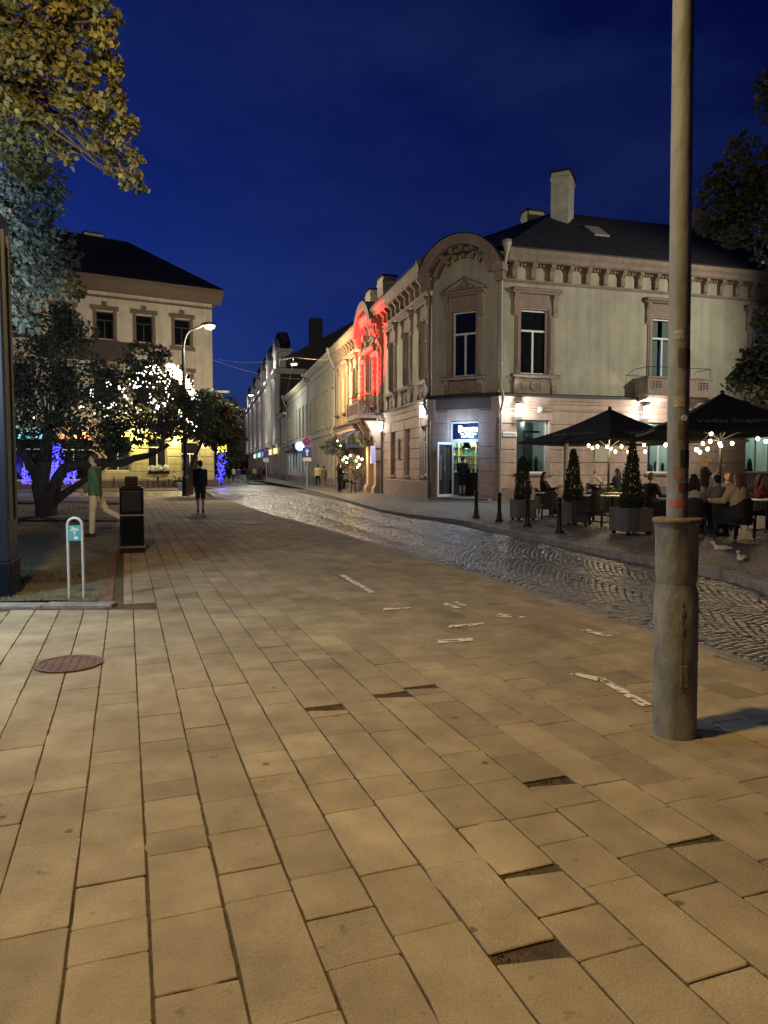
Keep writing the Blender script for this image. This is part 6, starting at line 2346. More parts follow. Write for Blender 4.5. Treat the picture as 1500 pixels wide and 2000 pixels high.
ang_l = math.atan2(dL.y, dL.x)
t0 = c0 = None
for i, s in enumerate((2.6, 4.4, 6.0, 7.6)):
    q = FL @ Vector((ul(s), -2.6, 0))
    lab = ['pavement table between the two seated café guests', 'empty pavement table below the flower window', 'empty pavement table left of the flower window', 'empty pavement table behind the litter bin'][i]
    Mt = T(q.x, q.y, -0.02, ang_l)
    t0 = cafe_table(Mt, lab, 'pavement tables of the yellow-lit café') if t0 is None else copy_tree(t0, Mt, lab)
    if i == 0:
        continue
    for sx in (-1, 1):
        q = FL @ Vector((ul(s) + sx * 0.62, -2.6, 0))
        Mc = T(q.x, q.y, -0.02, ang_l + sx * math.pi / 2)
        l2 = 'black chair on the %s side of the table %s' % ('left' if sx < 0 else 'right', ['', 'below the flower window', 'left of the flower window', 'behind the litter bin'][i])
        c0 = wood_chair(Mc, l2, 'black chairs of the yellow-lit café') if c0 is None else copy_tree(c0, Mc, l2)

# ------------------------------------------------------------------ curved street lamp by the square
g = G(363, 968)
sl_ = thing('street_lamp', 'tall dark street lamp with curved arm and glowing sodium head', 'street lamp', T(g.x, g.y, -0.02))
Mx = WM[sl_.name]
mb = MB()
mb.tube([(0, 0, 0), (0, 0, 1.0)], 0.19, 12)
mb.lathe([(0.22, 0), (0.22, 0.08), (0.19, 0.12)], 12)
mb.lathe([(0.19, 1.0), (0.13, 1.12), (0.1, 1.2)], 12)
obj('base', mb, M['black'], sl_, Mx)
hx = P(398, 636, g.y)
top = hx.z
mb = MB()
zz = 7.9
pts = [(0, 0, 1.1), (0, 0, 4), (0, 0, zz)]
R_ = hx.x - g.x
for k in range(1, 9):
    a = k / 8 * math.pi / 2
    pts.append((0.55 * (1 - math.cos(a)), 0, zz + (top - 0.18 - zz) * math.sin(a)))
pts.append((R_ - 0.1, 0, top))
mb.tube(pts, [0.12, 0.11, 0.095] + [0.06] * 9, 10)
obj('pole', mb, M['iron'], sl_, Mx)
mb = MB()
mb.ell((R_ + 0.25, 0, top + 0.08), (0.42, 0.17, 0.13), 12, 8)
obj('lamp_head', mb, M['iron'], sl_, Mx)
mb = MB()
mb.ell((R_ + 0.33, -0.02, top - 0.02), (0.3, 0.17, 0.16), 12, 8)
obj('lamp_glass', mb, M['lamphead'], sl_, Mx)
light('street_lamp_light', Mx @ Vector((R_ + 0.33, -0.1, top - 0.35)), 2700, (1.0, 0.85, 0.60), 0.15)
mb = MB()
mb.bbox(-0.42, -0.16, -0.16, 0.16, 0.35, 0.75, 0.02)
obj('junction_box', mb, M['galv'], sl_, Mx)

# lamp hung on wires over the street, and its wires
hp = P(574, 709, 50)
hl = thing('hanging_lamp', 'small lamp hung on wires over the middle of the street', 'street lamp', Matrix.Translation(hp))
mb = MB()
mb.ell((0, 0, 0), (0.3, 0.16, 0.1), 12, 8)
mb.tube([(0, 0, 0.05), (0, 0, 0.4)], 0.02, 6)
obj('housing', mb, M['iron'], hl, WM[hl.name])
mb = MB()
mb.ell((0, 0, -0.08), (0.24, 0.13, 0.06), 12, 6)
obj('lamp_glass', mb, mat('lit_hanging_glass', (1, 0.85, 0.5), 0.4, emit=(1, 0.72, 0.3), estr=2.0), hl, WM[hl.name])
light('hanging_lamp_light', hp + Vector((0, 0, -0.3)), 1900, (1.0, 0.84, 0.52), 0.15)
light('hanging_lamp_light', hp + Vector((0.2, 0, -0.3)), 2300, (1.0, 0.56, 0.14), 0.15, 'SPOT', aim=FS @ Vector((us(18.5), 0, 7.0)), spot=rad(135), blend=0.5)  # extra orange spot added at the lamp to tint the house wall
hp2 = P(434, 765, 58)
h2 = thing('hanging_lamp', 'flat pale lamp hung above the street corner near the left house', 'street lamp', Matrix.Translation(hp2))
mb = MB()
mb.bbox(-0.55, 0.55, -0.25, 0.25, -0.08, 0.08, 0.03)
obj('housing', mb, M['signwhite'], h2, WM[h2.name])
mb = MB()
mb.tube([(-0.3, 0, 0.08), (0, 0, 0.6), (0.3, 0, 0.08)], 0.015, 5)
obj('hanger', mb, M['iron'], h2, WM[h2.name])
for D, px, py, pw, col in ((78, 535, 800, 1700, (0.95, 0.95, 0.72)), (108, 500, 820, 1000, (1.0, 0.93, 0.8))):
    p = P(px - 45, py - 30, D)
    h3 = thing('hanging_lamp', 'white lamp hung over the street by the %s' % ('grey house' if D < 90 else 'tall white building'), 'street lamp', Matrix.Translation(p))
    mb = MB()
    mb.ell((0, 0, 0), (0.35, 0.2, 0.12), 12, 8)
    mb.tube([(0, 0, 0.05), (0, 0, 0.5)], 0.02, 6)
    obj('housing', mb, M['iron'], h3, WM[h3.name])
    mb = MB()
    mb.ell((0, 0, -0.1), (0.28, 0.16, 0.07), 12, 6)
    obj('lamp_glass', mb, mat('lit_white_glass', (1, 1, 1), 0.4, emit=(0.95, 1, 0.95), estr=5), h3, WM[h3.name])
    light('hanging_lamp_light', p + Vector((0, 0, -0.35)), pw, col, 0.15)


def wire(label, a, b, sag, r=0.012):
    a, b = Vector(a), Vector(b)
    pts = []
    for k in range(15):
        t = k / 14
        p = a.lerp(b, t)
        p.z -= sag * 4 * t * (1 - t)
        pts.append(p)
    mb = MB()
    mb.tube(pts, r, 5)
    return tag(obj('overhead_wire', mb, M['zinc']), label, 'wire', 'span wires over the street')


wire('span wire from the red-lit house to the hanging lamp', FS @ Vector((us(20), -0.1, 9.3)), hp + Vector((0, 0, 0.4)), 0.1)
wire('span wire from the hanging lamp towards the dark tree', hp + Vector((0, 0, 0.4)), P(428, 702, 58.5), 0.3)
wire('span wire from the hanging lamp back to the narrow house', hp + Vector((0, 0, 0.4)), FB4 @ Vector((2, -0.1, 8.3)), 0.2)
wire('span wire from the left house to the cream house', CL + Vector((0, 0, 10.5)), FB2 @ Vector((8, -0.1, 9.4)), 0.5)

# red floodlights of the gate bay, the lamps standing on the balcony
c = us(12.1)
for x, yy, lab in ((c - 1.45, -0.75, 'small red floodlight at the left end of the gate balcony'), (c + 1.45, -0.75, 'small red floodlight at the right end of the gate balcony'),
                   (us(9.35) - 0.25, -0.62, 'small red floodlight at the foot of the bay pilaster nearer the corner'), (us(14.9) + 0.25, -0.62, 'small red floodlight at the foot of the bay pilaster nearer the cream house')):
    out_ = yy > -0.7
    q = FS @ Matrix.Translation((x, yy, 4.76 if out_ else 4.66))
    fd = thing('floodlight', lab, 'floodlight', q, 'red floodlights on the gate balcony')
    mb = MB()
    mb.box(-0.12, 0.12, -0.1, 0.1, 0.0, 0.05)
    mb.box(-0.14, 0.14, -0.07, 0.07, 0.08, 0.28)
    obj('housing', mb, M['black'], fd, q)
    mb = MB()
    mb.box(-0.12, 0.12, -0.05, 0.05, 0.28, 0.29)
    obj('lens', mb, mat('lit_red_lens', (1, 0.1, 0.1), 0.4, emit=(1, 0.05, 0.05), estr=6), fd, q)
    light('red_floodlight', q @ Vector((0, -0.05, 0.45)), 12000 if out_ else 19000, (1.0, 0.006, 0.008), 0.06, 'SPOT', aim=FS @ Vector((x + (0 if out_ else 0.35 if x > c else -0.35), -0.3, 9.6)), spot=rad(60 if out_ else 66), blend=0.7)

# ------------------------------------------------------------------ foreground: post, totem, hoop, bin
g = G(1317, 1432)
lp = thing('lamp_post', 'weathered grey lamp post with wide painted sleeve and stickers', 'lamp post', T(g.x, g.y, 0, rad(-4)) @ Matrix.Rotation(rad(-0.68), 4, 'Y'))
Mx = WM[lp.name]
mb = MB()
mb.lathe([(0.121, -0.03), (0.121, 0.02), (0.117, 0.03), (0.117, 0.42), (0.120, 0.44), (0.118, 0.46), (0.117, 0.8), (0.1, 0.88), (0.1, 0.9)], 36)
obj('lower_sleeve', mb, M['sleeve'], lp, Mx)
mb = MB()
mb.lathe([(0.101, 0.84), (0.108, 0.88), (0.112, 0.95), (0.114, 1.18), (0.126, 1.205), (0.126, 1.222), (0.06, 1.226)], 36)
obj('upper_sleeve', mb, M['sleeve'], lp, Mx)
mb = MB()
mb.lathe([(0.127, 1.2), (0.131, 1.206), (0.131, 1.219), (0.126, 1.226), (0.06, 1.228)], 36)
obj('collar', mb, M['rust'], lp, Mx)
mb = MB()
mb.lathe([(0.057, 1.2), (0.0565, 2.6), (0.055, 3.4), (0.054, 5.0), (0.05, 7.5)], 28)
mb.tube([(0, 0, 7.5), (0.0, 0.0, 7.9), (-0.5, -0.15, 8.2), (-1.4, -0.35, 8.3)], 0.04, 10)
obj('pole', mb, M['polepaint'], lp, Mx)
mb = MB()      # door seam, hinge and patch on the sleeve
mb.box(-0.004, 0.004, -0.1195, -0.114, 0.42, 0.78)
mb.bbox(-0.012, 0.03, -0.128, -0.105, 0.30, 0.42, 0.004)
mb.bbox(-0.006, 0.012, -0.122, -0.105, 0.60, 0.635, 0.003)
mb.bbox(-0.006, 0.012, -0.122, -0.105, 0.70, 0.735, 0.003)
obj('access_hatch', mb, M['rust'], lp, Mx)


def sticker(z, h, a0, a1, m, r=0.0585, name='sticker'):
    mb = MB()
    n = 8
    V = []
    for zz_ in (z, z + h):
        for k in range(n + 1):
            a = -math.pi / 2 + a0 + (a1 - a0) * k / n
            V.append((r * math.cos(a), r * math.sin(a), zz_ + 0.004 * math.sin(k * 2.2)))
    mb.add(V, [(k, k + 1, n + 2 + k, n + 1 + k) for k in range(n)])
    return obj(name, mb, m, lp, Mx)


sticker(1.29, 0.035, -1.2, 1.1, mat('red_tape', (0.42, 0.12, 0.11), 0.6))
sticker(1.37, 0.05, -0.2, 1.2, mat('dark_red_sticker', (0.18, 0.05, 0.06), 0.6, var=0.4, vscale=40))
sticker(1.44, 0.07, -0.7, 1.0, mat('torn_brown_paper', (0.22, 0.15, 0.13), 0.8, var=0.4, vscale=40))
sticker(1.5, 0.10, -0.1, 1.2, mat('dark_sticker', (0.045, 0.04, 0.04), 0.6, var=0.3, vscale=40))
sticker(1.66, 0.08, -0.3, 1.3, mat('grey_sticker', (0.12, 0.115, 0.10), 0.6, var=0.3, vscale=40))
sticker(1.835, 0.06, -0.75, 0.3, mat('white_torn_sticker', (0.5, 0.48, 0.44), 0.7, col2=(0.2, 0.19, 0.17), vscale=60))
sticker(2.05, 0.10, -0.4, 1.1, mat('dark_label', (0.08, 0.075, 0.07), 0.6))
sticker(2.2, 0.05, -0.9, 0.1, mat('pale_label', (0.42, 0.4, 0.36), 0.7, col2=(0.2, 0.19, 0.17), vscale=50))
mb = MB()
mb.tube([(0, -0.056, 0), (0, -0.0605, 0)], 0.017, 16)
obj('round_sticker', mb, M['signwhite'], lp, Mx @ Matrix.Translation((0, 0, 1.775)) @ Matrix.Rotation(0.25, 4, 'Z'))

g = G(-54, 1172)
tt = thing('display_column', 'tall glossy navy display column standing at the lawn kerb', 'column', T(g.x, g.y + 0.25, 0.0, rad(16)))
Mx = WM[tt.name]
mb = MB()
mb.bbox(-0.33, 0.33, -0.25, 0.25, 0.42, 4.4, 0.015)
obj('body', mb, M['navy'], tt, Mx)
mb = MB()
mb.bbox(-0.345, 0.345, -0.265, 0.265, -0.02, 0.42, 0.012)
obj('base', mb, M['binblack'], tt, Mx)
for y in (-0.13, 0.12):
    mb = MB()
    mb.box(0.33, 0.35, y - 0.05, y + 0.05, 0.9, 4.2)
    mb.tube([(0.352, y - 0.03, 0.9), (0.352, y - 0.03, 4.2)], 0.014, 8)
    obj('edge_profile', mb, M['dullsteel'], tt, Mx)

g = G(150, 1172)
hp_ = thing('bike_hoop', 'slim grey steel hoop with a small turquoise sign on the lawn', 'hoop', T(g.x, g.y, 0.0, rad(8)))
Mx = WM[hp_.name]
mb = MB()
rr = 0.079
pts = [(-rr, 0, -0.05), (-rr, 0, 0.5), (-rr, 0, 0.86)] + [(-rr * math.cos(k * math.pi / 10), 0, 0.86 + rr * math.sin(k * math.pi / 10)) for k in range(1, 10)] + [(rr, 0, 0.86), (rr, 0, 0.5), (rr, 0, -0.05)]
mb.tube(pts, 0.0165, 12)
obj('tube', mb, M['galv'], hp_, Mx)
mb = MB()
mb.bbox(-0.066, 0.066, -0.012, 0.012, 0.68, 0.855, 0.003)
pl = obj('sign_plate', mb, M['teal'], hp_, Mx)
mb = MB()
for (x, z, w, h) in ((0, 0.805, 0.045, 0.006), (0.0, 0.82, 0.03, 0.004), (-0.02, 0.828, 0.014, 0.008), (0.0, 0.775, 0.008, 0.016), (0.0, 0.752, 0.004, 0.012), (0.012, 0.722, 0.02, 0.007), (0.02, 0.71, 0.018, 0.008), (0.004, 0.706, 0.009, 0.012)):
    mb.box(x - w, x + w, -0.0145, -0.012, z - h, z + h)
obj('lettering', mb, M['signwhite'], pl, Mx)

g = G(252, 1080)
bn = thing('litter_bin', 'black square litter bin with silver trim strips by the lawn edge', 'litter bin', T(g.x, g.y + 0.2, 0, rad(17)))
Mx = WM[bn.name]
mb = MB()
mb.bbox(-0.2, 0.2, -0.2, 0.2, 0.1, 1.16, 0.02)
obj('body', mb, M['binblack'], bn, Mx)
mb = MB()
mb.bbox(-0.21, 0.21, -0.21, 0.21, -0.01, 0.1, 0.012)
obj('base', mb, M['black'], bn, Mx)
mb = MB()
mb.bbox(-0.16, 0.16, -0.16, 0.16, 1.16, 1.19, 0.008)
mb.bbox(-0.11, 0.11, -0.11, 0.11, 1.19, 1.36, 0.02)
obj('lid', mb, M['black'], bn, Mx)
for z in (0.1, 0.66):
    mb = MB()
    mb.box(-0.205, 0.205, -0.206, -0.2, z, z + 0.022)
    mb.box(0.2, 0.206, -0.2, 0.205, z, z + 0.022)
    obj('trim_strip', mb, M['steel'], bn, Mx)
mb = MB()
mb.bbox(-0.165, 0.165, -0.212, -0.2, 0.74, 1.1, 0.006)
obj('door', mb, mat('bin_panel', (0.02, 0.022, 0.035), 0.3, spec=0.6), bn, Mx)

# ------------------------------------------------------------------ terrace
def bollard(M0, label):
    o = thing('bollard', label, 'bollard', M0, 'black bollards along the terrace kerb')
    mb = MB()
    mb.lathe([(0.11, 0), (0.11, 0.05), (0.085, 0.08), (0.07, 0.16), (0.055, 0.3), (0.048, 0.62), (0.062, 0.64), (0.062, 0.67), (0.045, 0.69)], 16)
    obj('shaft', mb, M['iron'], o, M0)
    mb = MB()
    mb.lathe([(0.045, 0.69), (0.066, 0.72), (0.068, 0.76), (0.05, 0.79), (0.01, 0.8)], 16)
    obj('cap', mb, M['iron'], o, M0)
    return o


b_ = None
for px, py, lab in ((930, 1012, 'bollard in front of the bar steps, farthest left of the row'), (975, 1019, 'bollard just left of the smallest conifer planter'), (1030, 1028, 'bollard overlapping the leftmost conifer planter'), (1092, 1040, 'bollard overlapping the middle conifer planter')):
    g = gp(px, py)
    Mb = T(g.x, g.y, PV)
    b_ = bollard(Mb, lab) if b_ is None else copy_tree(b_, Mb, lab)


def conifer(px, py, label, s=1.0, h=1.15, ang=0.3, seed=1, ex=0.75, tip=0.0):
    g = gp(px, py)
    w = 0.29 * s
    M0 = T(g.x, g.y + w, PV, ang)
    o = thing('planter', label + ' planter box of grey slats on small feet', 'planter', M0, 'slatted planters along the terrace')
    mb = MB()
    ph = 0.58
    for side in range(4):
        R4 = Matrix.Rotation(side * math.pi / 2, 4, 'Z')
        n = 7
        for k in range(n):
            x0, x1 = -w + 2 * w * k / n + 0.006, -w + 2 * w * (k + 1) / n - 0.006
            mb.box(x0, x1, -w - 0.012, -w + 0.012, 0.07, ph, M=R4)
    obj('slats', mb, M['planter'], o, M0)
    mb = MB()
    mb.box(-w + 0.014, w - 0.014, -w + 0.014, w - 0.014, 0.08, ph - 0.05)
    obj('soil', mb, M['soil'], o, M0)
    for sx in (-1, 1):
        for sy in (-1, 1):
            mb = MB()
            mb.box(sx * w * .8 - 0.03, sx * w * .8 + 0.03, sy * w * .8 - 0.03, sy * w * .8 + 0.03, 0, 0.08)
            obj('foot', mb, M['black'], o, M0)
    t = thing('conifer', label + ' thuja cone growing in a slatted planter', 'conifer', M0 @ Matrix.Translation((0, 0, ph - 0.05)), 'clipped conifers on the terrace')
    rnd = random.Random(seed)
    MT_ = WM[t.name]
    mb = MB()
    mb.tube([(0, 0, 0), (0.01, 0, h * 0.5), (0, 0, h * 0.97)], [0.03, 0.02, 0.005], 6)
    obj('trunk', mb, M['bark'], t, MT_)
    mb = MB()
    mb.tone = []
    for k in range(int(2600 * s)):
        z = h * rnd.random() ** 1.25
        f = z / h
        rr = 0.23 * s * (1 - f) ** ex * (0.55 + 0.45 * min(1, f * 6 + 0.35)) + 0.015
        if tip and f > tip and rnd.random() < 0.45:
            continue
        a = rnd.uniform(0, 6.283)
        rr *= rnd.uniform(0.55, 1.06) * (1 + 0.13 * math.sin(a * 3 + z * 9))
        p = Vector((rr * math.cos(a), rr * math.sin(a), z))
        up_ = Vector((math.cos(a) * 0.55 + rnd.gauss(0, .25), math.sin(a) * 0.55 + rnd.gauss(0, .25), 1)).normalized() * rnd.uniform(0.05, 0.1)
        sd = up_.cross(Vector((rnd.gauss(0, 1), rnd.gauss(0, 1), rnd.gauss(0, 1)))).normalized() * rnd.uniform(0.012, 0.022)
        mb.add([p - sd * .5, p + up_ * .5 + sd, p + up_, p + up_ * .5 - sd], [(0, 1, 2, 3)])
        mb.tone.append(rnd.uniform(0.5, 1.5))
    obj('foliage', mb, M['thuja'], t, MT_, False)
    return o


conifer(1024, 1017, 'leftmost and smallest', 0.9, 1.2, 0.25, 1, 0.42)
conifer(1124, 1026, 'middle', 1.0, 1.36, 0.25, 2, 0.7)
conifer(1242, 1045, 'nearest and largest', 1.12, 1.62, 0.3, 3, 1.05, 0.72)

# parasols
def parasol(px, py, D, r, rim, apex, th, label, words, tsz):
    b = P(px, py, D)
    M0 = T(b.x, D, PV)
    o = thing('parasol', label, 'parasol', M0, 'black beer garden parasols')
    mb = MB()
    mb.tube([(0, 0, 0.05), (0, 0, apex - 0.05)], 0.035, 10)
    obj('pole', mb, M['black'], o, M0)
    mb = MB()
    for k in range(4):
        a = rad(th) + k * math.pi / 2
        mb.tube([(0, 0, 0.07), (0.55 * math.cos(a), 0.55 * math.sin(a), 0.02)], 0.03, 6)
    mb.lathe([(0.3, 0), (0.3, 0.05), (0.06, 0.09)], 16)
    obj('base', mb, M['black'], o, M0)
    C = [Vector((r * math.cos(rad(th) + k * math.pi / 2), r * math.sin(rad(th) + k * math.pi / 2), rim)) for k in range(4)]
    ap = Vector((0, 0, apex))
    mb = MB()
    n = 8
    for k in range(4):
        a, c = C[k], C[(k + 1) % 4]
        rows = []
        for i in range(n + 1):
            f = i / n
            row = []
            for j in range(n + 1):
                p = ap.lerp(a.lerp(c, j / n), f)
                e_ = math.sin(math.pi * j / n) * f
                p.z -= 0.05 * e_ * f + 0.10 * math.sin(math.pi * f) * (1 - 0 * e_)
                row.append(p)
            rows.append(row)
        V = [p for row in rows for p in row]
        mb.add(V, [(i * (n + 1) + j, i * (n + 1) + j + 1, (i + 1) * (n + 1) + j + 1, (i + 1) * (n + 1) + j) for i in range(n) for j in range(n)], sm=True)
        # hem
        m = [rows[n][j] for j in range(n + 1)]
        V = m + [p - Vector((0, 0, 0.06)) for p in m]
        mb.add(V, [(j, j + 1, n + 2 + j, n + 1 + j) for j in range(n)])
    cn = obj('canopy', mb, M['canvas'], o, M0)
    mb = MB()
    for k in range(8):
        a = C[k // 2] if k % 2 == 0 else C[k // 2].lerp(C[(k // 2 + 1) % 4], 0.5)
        q = ap.lerp(a, 0.97) - Vector((0, 0, 0.05))
        mb.tube([ap - Vector((0, 0, 0.12)), ap.lerp(a, 0.5) - Vector((0, 0, 0.15)), q], 0.014, 5)
        mb.tube([Vector((0, 0, rim - 0.2)), ap.lerp(a, 0.52) - Vector((0, 0, 0.15))], 0.012, 5)
    obj('ribs', mb, M['black'], o, M0)
    mb = MB()
    mb.lathe([(0.05, -0.02), (0.06, 0.03), (0.02, 0.07)], 12, (0, 0, apex))
    obj('finial', mb, M['black'], o, M0)
    for k in range(4):
        a, c = C[k], C[(k + 1) % 4]
        mid = a.lerp(c, 0.5)
        x = (c - a).normalized()
        yv = (ap - mid).normalized()
        nn = x.cross(yv).normalized()
        pos = ap.lerp(mid, 0.74) + nn * 0.0
        pos.z -= 0.10 * math.sin(math.pi * 0.74) + 0.05 * 0.55 - 0.035
        Mt = Matrix.Identity(4)
        for i in range(3):
            Mt[i][0], Mt[i][1], Mt[i][2], Mt[i][3] = x[i], yv[i], nn[i], pos[i]
        tm = text(words, tsz, 0.003)
        tm.materials.append(M['print'])
        obj('lettering', tm, None, cn, M0 @ Mt)
    return o


parasol(1187, 1007, 21.9, 2.72, 2.27, 3.25, 163, 'black parasol beside the bar end of the terrace', 'Volfas Engelman', 0.28)
parasol(1405, 960, 17.8, 2.72, 2.35, 3.3, 215, 'black parasol over the crowded table right of the lamp post', 'Volfas Engelman', 0.28)


def festoon(label, pxs, D, cable):
    o = thing('string_lights', label, 'string lights', Matrix.Translation(P(pxs[0][0], pxs[0][1], D)), 'festoons under the parasols')
    P0 = []
    rnd = random.Random(len(pxs))
    for px, py in pxs:
        P0.append(P(px, py, D + rnd.uniform(-0.6, 0.6)))
    srt = sorted(P0, key=lambda p: p.x)
    mb = MB()
    for a, b in zip(srt[:-1], srt[1:]):
        m = a.lerp(b, 0.5)
        m.z -= 0.02
        mb.tube([a + Vector((0, 0, 0.09)), m + Vector((0, 0, 0.07)), b + Vector((0, 0, 0.09))], 0.006, 5)
    obj('cable', mb, M['black'], o)
    for p in P0:
        mb = MB()
        mb.ell((0, 0, 0), (0.042, 0.042, 0.05), 10, 7)
        b = obj('bulb', mb, M['bulb'], o, Matrix.Translation(p))
        mb = MB()
        mb.tube([(0, 0, 0.045), (0, 0, 0.095)], 0.02, 8)
        obj('socket', mb, M['black'], b, Matrix.Translation(p))
    return o


festoon('string of round bulbs under the parasol nearer the bar', [(1149.6, 870), (1157, 875), (1167, 872), (1186, 873), (1193, 876), (1202, 882), (1214, 872), (1226.5, 883), (1258, 869), (1260, 882)], 21.6, None)
festoon('string of round bulbs under the parasol behind the lamp post', [(1389, 847), (1373, 866), (1387, 862), (1406, 866), (1360, 878), (1367, 883), (1382, 877), (1430, 866), (1480, 857), (1496, 862), (1300, 869), (1408, 871)], 17.6, None)
light('festoon_light', P(1195, 880, 21.6), 90, (1.0, 0.72, 0.38), 0.25)
light('festoon_light', P(1395, 872, 17.6), 60, (1.0, 0.72, 0.38), 0.25)
light('festoon_light', P(1250, 872, 23.5), 110, (1.0, 0.72, 0.38), 0.25)
light('festoon_light', P(1470, 866, 20.5), 90, (1.0, 0.72, 0.38), 0.25)
q = P(1104, 985, 23.4)
pp = thing('heater_post', 'thick grey heater post behind the middle conifer', 'post', T(q.x, 23.4, PV))
mb = MB()
mb.tube([(0, 0, 0.05), (0, 0, 2.3)], 0.075, 12)
obj('post', mb, M['sleeve'], pp, WM[pp.name])
mb = MB()
mb.lathe([(0.26, 0), (0.26, 0.1), (0.08, 0.16)], 16)
obj('foot', mb, M['black'], pp, WM[pp.name])
mb = MB()
mb.lathe([(0.08, 2.28), (0.14, 2.32), (0.14, 2.42), (0.02, 2.46)], 16)
obj('cap', mb, M['black'], pp, WM[pp.name])


def armchair(M0, label):
    o = thing('armchair', label, 'armchair', M0, 'black wicker armchairs of the terrace')
    mb = MB()
    mb.bbox(-0.26, 0.26, -0.25, 0.27, 0.36, 0.44, 0.02)
    obj('seat', mb, M['wicker'], o, M0)
    mb = MB()
    pts = []
    n = 14
    V = []
    for k in range(n + 1):          # curved back and arms in one wicker shell
        t = k / n
        a = math.pi * (1 + t)
        x, y = 0.29 * math.cos(a), 0.27 * math.sin(a) * 1.0 + 0.0
        if t < 0.18 or t > 0.82:
            y += 0.27 * (1 - min(t, 1 - t) / 0.18)
        h = 0.64 + 0.2 * math.sin(math.pi * t) ** 2
        V.append((x, y, h))
    vs_, fs_ = [], []
    for (x, y, h) in V:
        for f, z in ((1, 0.30), (1.02, h), (0.9, h), (0.9, 0.30)):
            vs_.append((x * f, y * f, z))
    for k in range(n):
        for j in range(4):
            fs_.append((k * 4 + j, k * 4 + (j + 1) % 4, (k + 1) * 4 + (j + 1) % 4, (k + 1) * 4 + j))
    fs_ += [(0, 1, 2, 3), (n * 4 + 3, n * 4 + 2, n * 4 + 1, n * 4)]
    mb.add(vs_, fs_)
    obj('backrest', mb, M['wicker'], o, M0)
    for x, y in ((-.25, -.2), (.25, -.2), (-.26, .25), (.26, .25)):
        mb = MB()
        mb.box(x - 0.02, x + 0.02, y - 0.02, y + 0.02, 0.02, 0.37)
        lg = obj('leg', mb, M['wicker'], o, M0)
        mb = MB()
        mb.tube([(x, y, 0), (x, y, 0.025)], 0.018, 8)
        obj('foot_cap', mb, M['steel'], lg, M0)
    return o


# (x px, D, heading deg: 0 faces away, label)
ch = None
for px, D, hd, lab in ((1150, 17.6, 25, 'empty armchair standing in front of the pale table between the conifers'), (1070, 20.2, 10, 'armchair with its back to the street at the outer table'), (1062, 21.9, -115, 'armchair under the woman with glasses'),
                       (1132, 21.0, -80, 'armchair half hidden behind the middle conifer'), (1160, 26.3, -75, 'armchair under the grey haired man'), (1205, 26.7, 40, 'armchair under the woman with long brown hair'),
                       (1352, 15.25, -15, 'armchair under the person with the ponytail'), (1442, 14.65, 20, 'armchair under the woman in the cream jacket'), (1400, 16.45, 10, 'armchair under the person in grey'),
                       (1421, 18.25, 160, 'armchair under the person behind the cream jacket'), (1271, 18.45, -60, 'armchair behind the largest conifer'), (1488, 17.5, -100, 'armchair at the small table at the right edge'), (1300, 16.6, 30, 'empty armchair behind the lamp post')):
    b = P(px, 950, D)
    Mc = T(b.x, D, PV + (0.08 if D > 26 else 0), rad(hd))
    ch = armchair(Mc, lab) if ch is None else copy_tree(ch, Mc, lab)
t1 = None
for px, D, rt, lab in ((1078, 20.9, .3, 'table in front of the woman with glasses'), (1196, 18.7, .3, 'long pale table right of the empty armchair'), (1160, 18.9, .3, 'pale table touching the empty armchair'), (1212, 20.8, .5, 'pale table with tilted cloth behind the long pale table'),
                       (1378, 16.9, .2, 'table amid the crowd behind the lamp post'), (1408, 17.4, .2, 'second table amid the crowd left of the cream jacket'), (1500, 16.3, .2, 'small table at the right edge')):
    b = P(px, 950, D)
    Mt = T(b.x, D, PV, rt)
    t1 = cafe_table(Mt, lab, 'pale terrace tables', w=0.37, h=0.74) if t1 is None else copy_tree(t1, Mt, lab)
b = P(1172, 950, 25.8)
cafe_table(T(b.x, 25.8, PV + .08), 'round grey pedestal table beside the grey haired man', None, top=M['sleeve'], w=0.33, h=0.8, round_=True)
# drinks
for px, D, z, lab, col in ((1090, 20.9, 0.80, 'pinkish drink glass on the table of the woman with glasses', (0.6, 0.25, 0.15)), (1376, 16.9, 0.80, 'beer glass on the crowded table', (0.6, 0.35, 0.05)), (1178, 25.8, 0.86 + .08, 'tall glass on the round grey table', (0.6, 0.5, 0.4))):
    b = P(px, 950, D)
    M0 = T(b.x, D, PV + z - 0.06)
    o = thing('drinking_glass', lab, 'glass', M0)
    mb = MB()
    mb.lathe([(0.03, 0.0), (0.035, 0.02), (0.04, 0.16), (0.037, 0.16), (0.032, 0.02)], 12)
    obj('glass', mb, M['glass'], o, M0)
    mb = MB()
    mb.lathe([(0.03, 0.005), (0.036, 0.12)], 12)
    obj('drink', mb, mat('drink', col, 0.3), o, M0)
    mb = MB()
    mb.tube([(0, 0, 0.05), (0.03, 0, 0.25)], 0.005, 5)
    obj('straw', mb, M['signred'], o, M0)
# low hedge trough by the wall tables
b = P(1208, 950, 23.0)
M0 = T(b.x, 23.0, PV, 0.28)
hg_ = thing('hedge_trough', 'black trough with a low clipped green hedge under the first parasol', 'hedge', M0)
mb = MB()
mb.bbox(-0.62, 0.62, -0.16, 0.16, 0.0, 0.5, 0.015)
obj('trough', mb, M['black'], hg_, M0)
me = leaf_cloud([((x, 0, 0.62), (0.2, 0.18, 0.2)) for x in np.linspace(-0.5, 0.5, 6)], 2200, 0.05, rn)
me.materials.append(M['box'])
obj('foliage', me, None, hg_, M0)
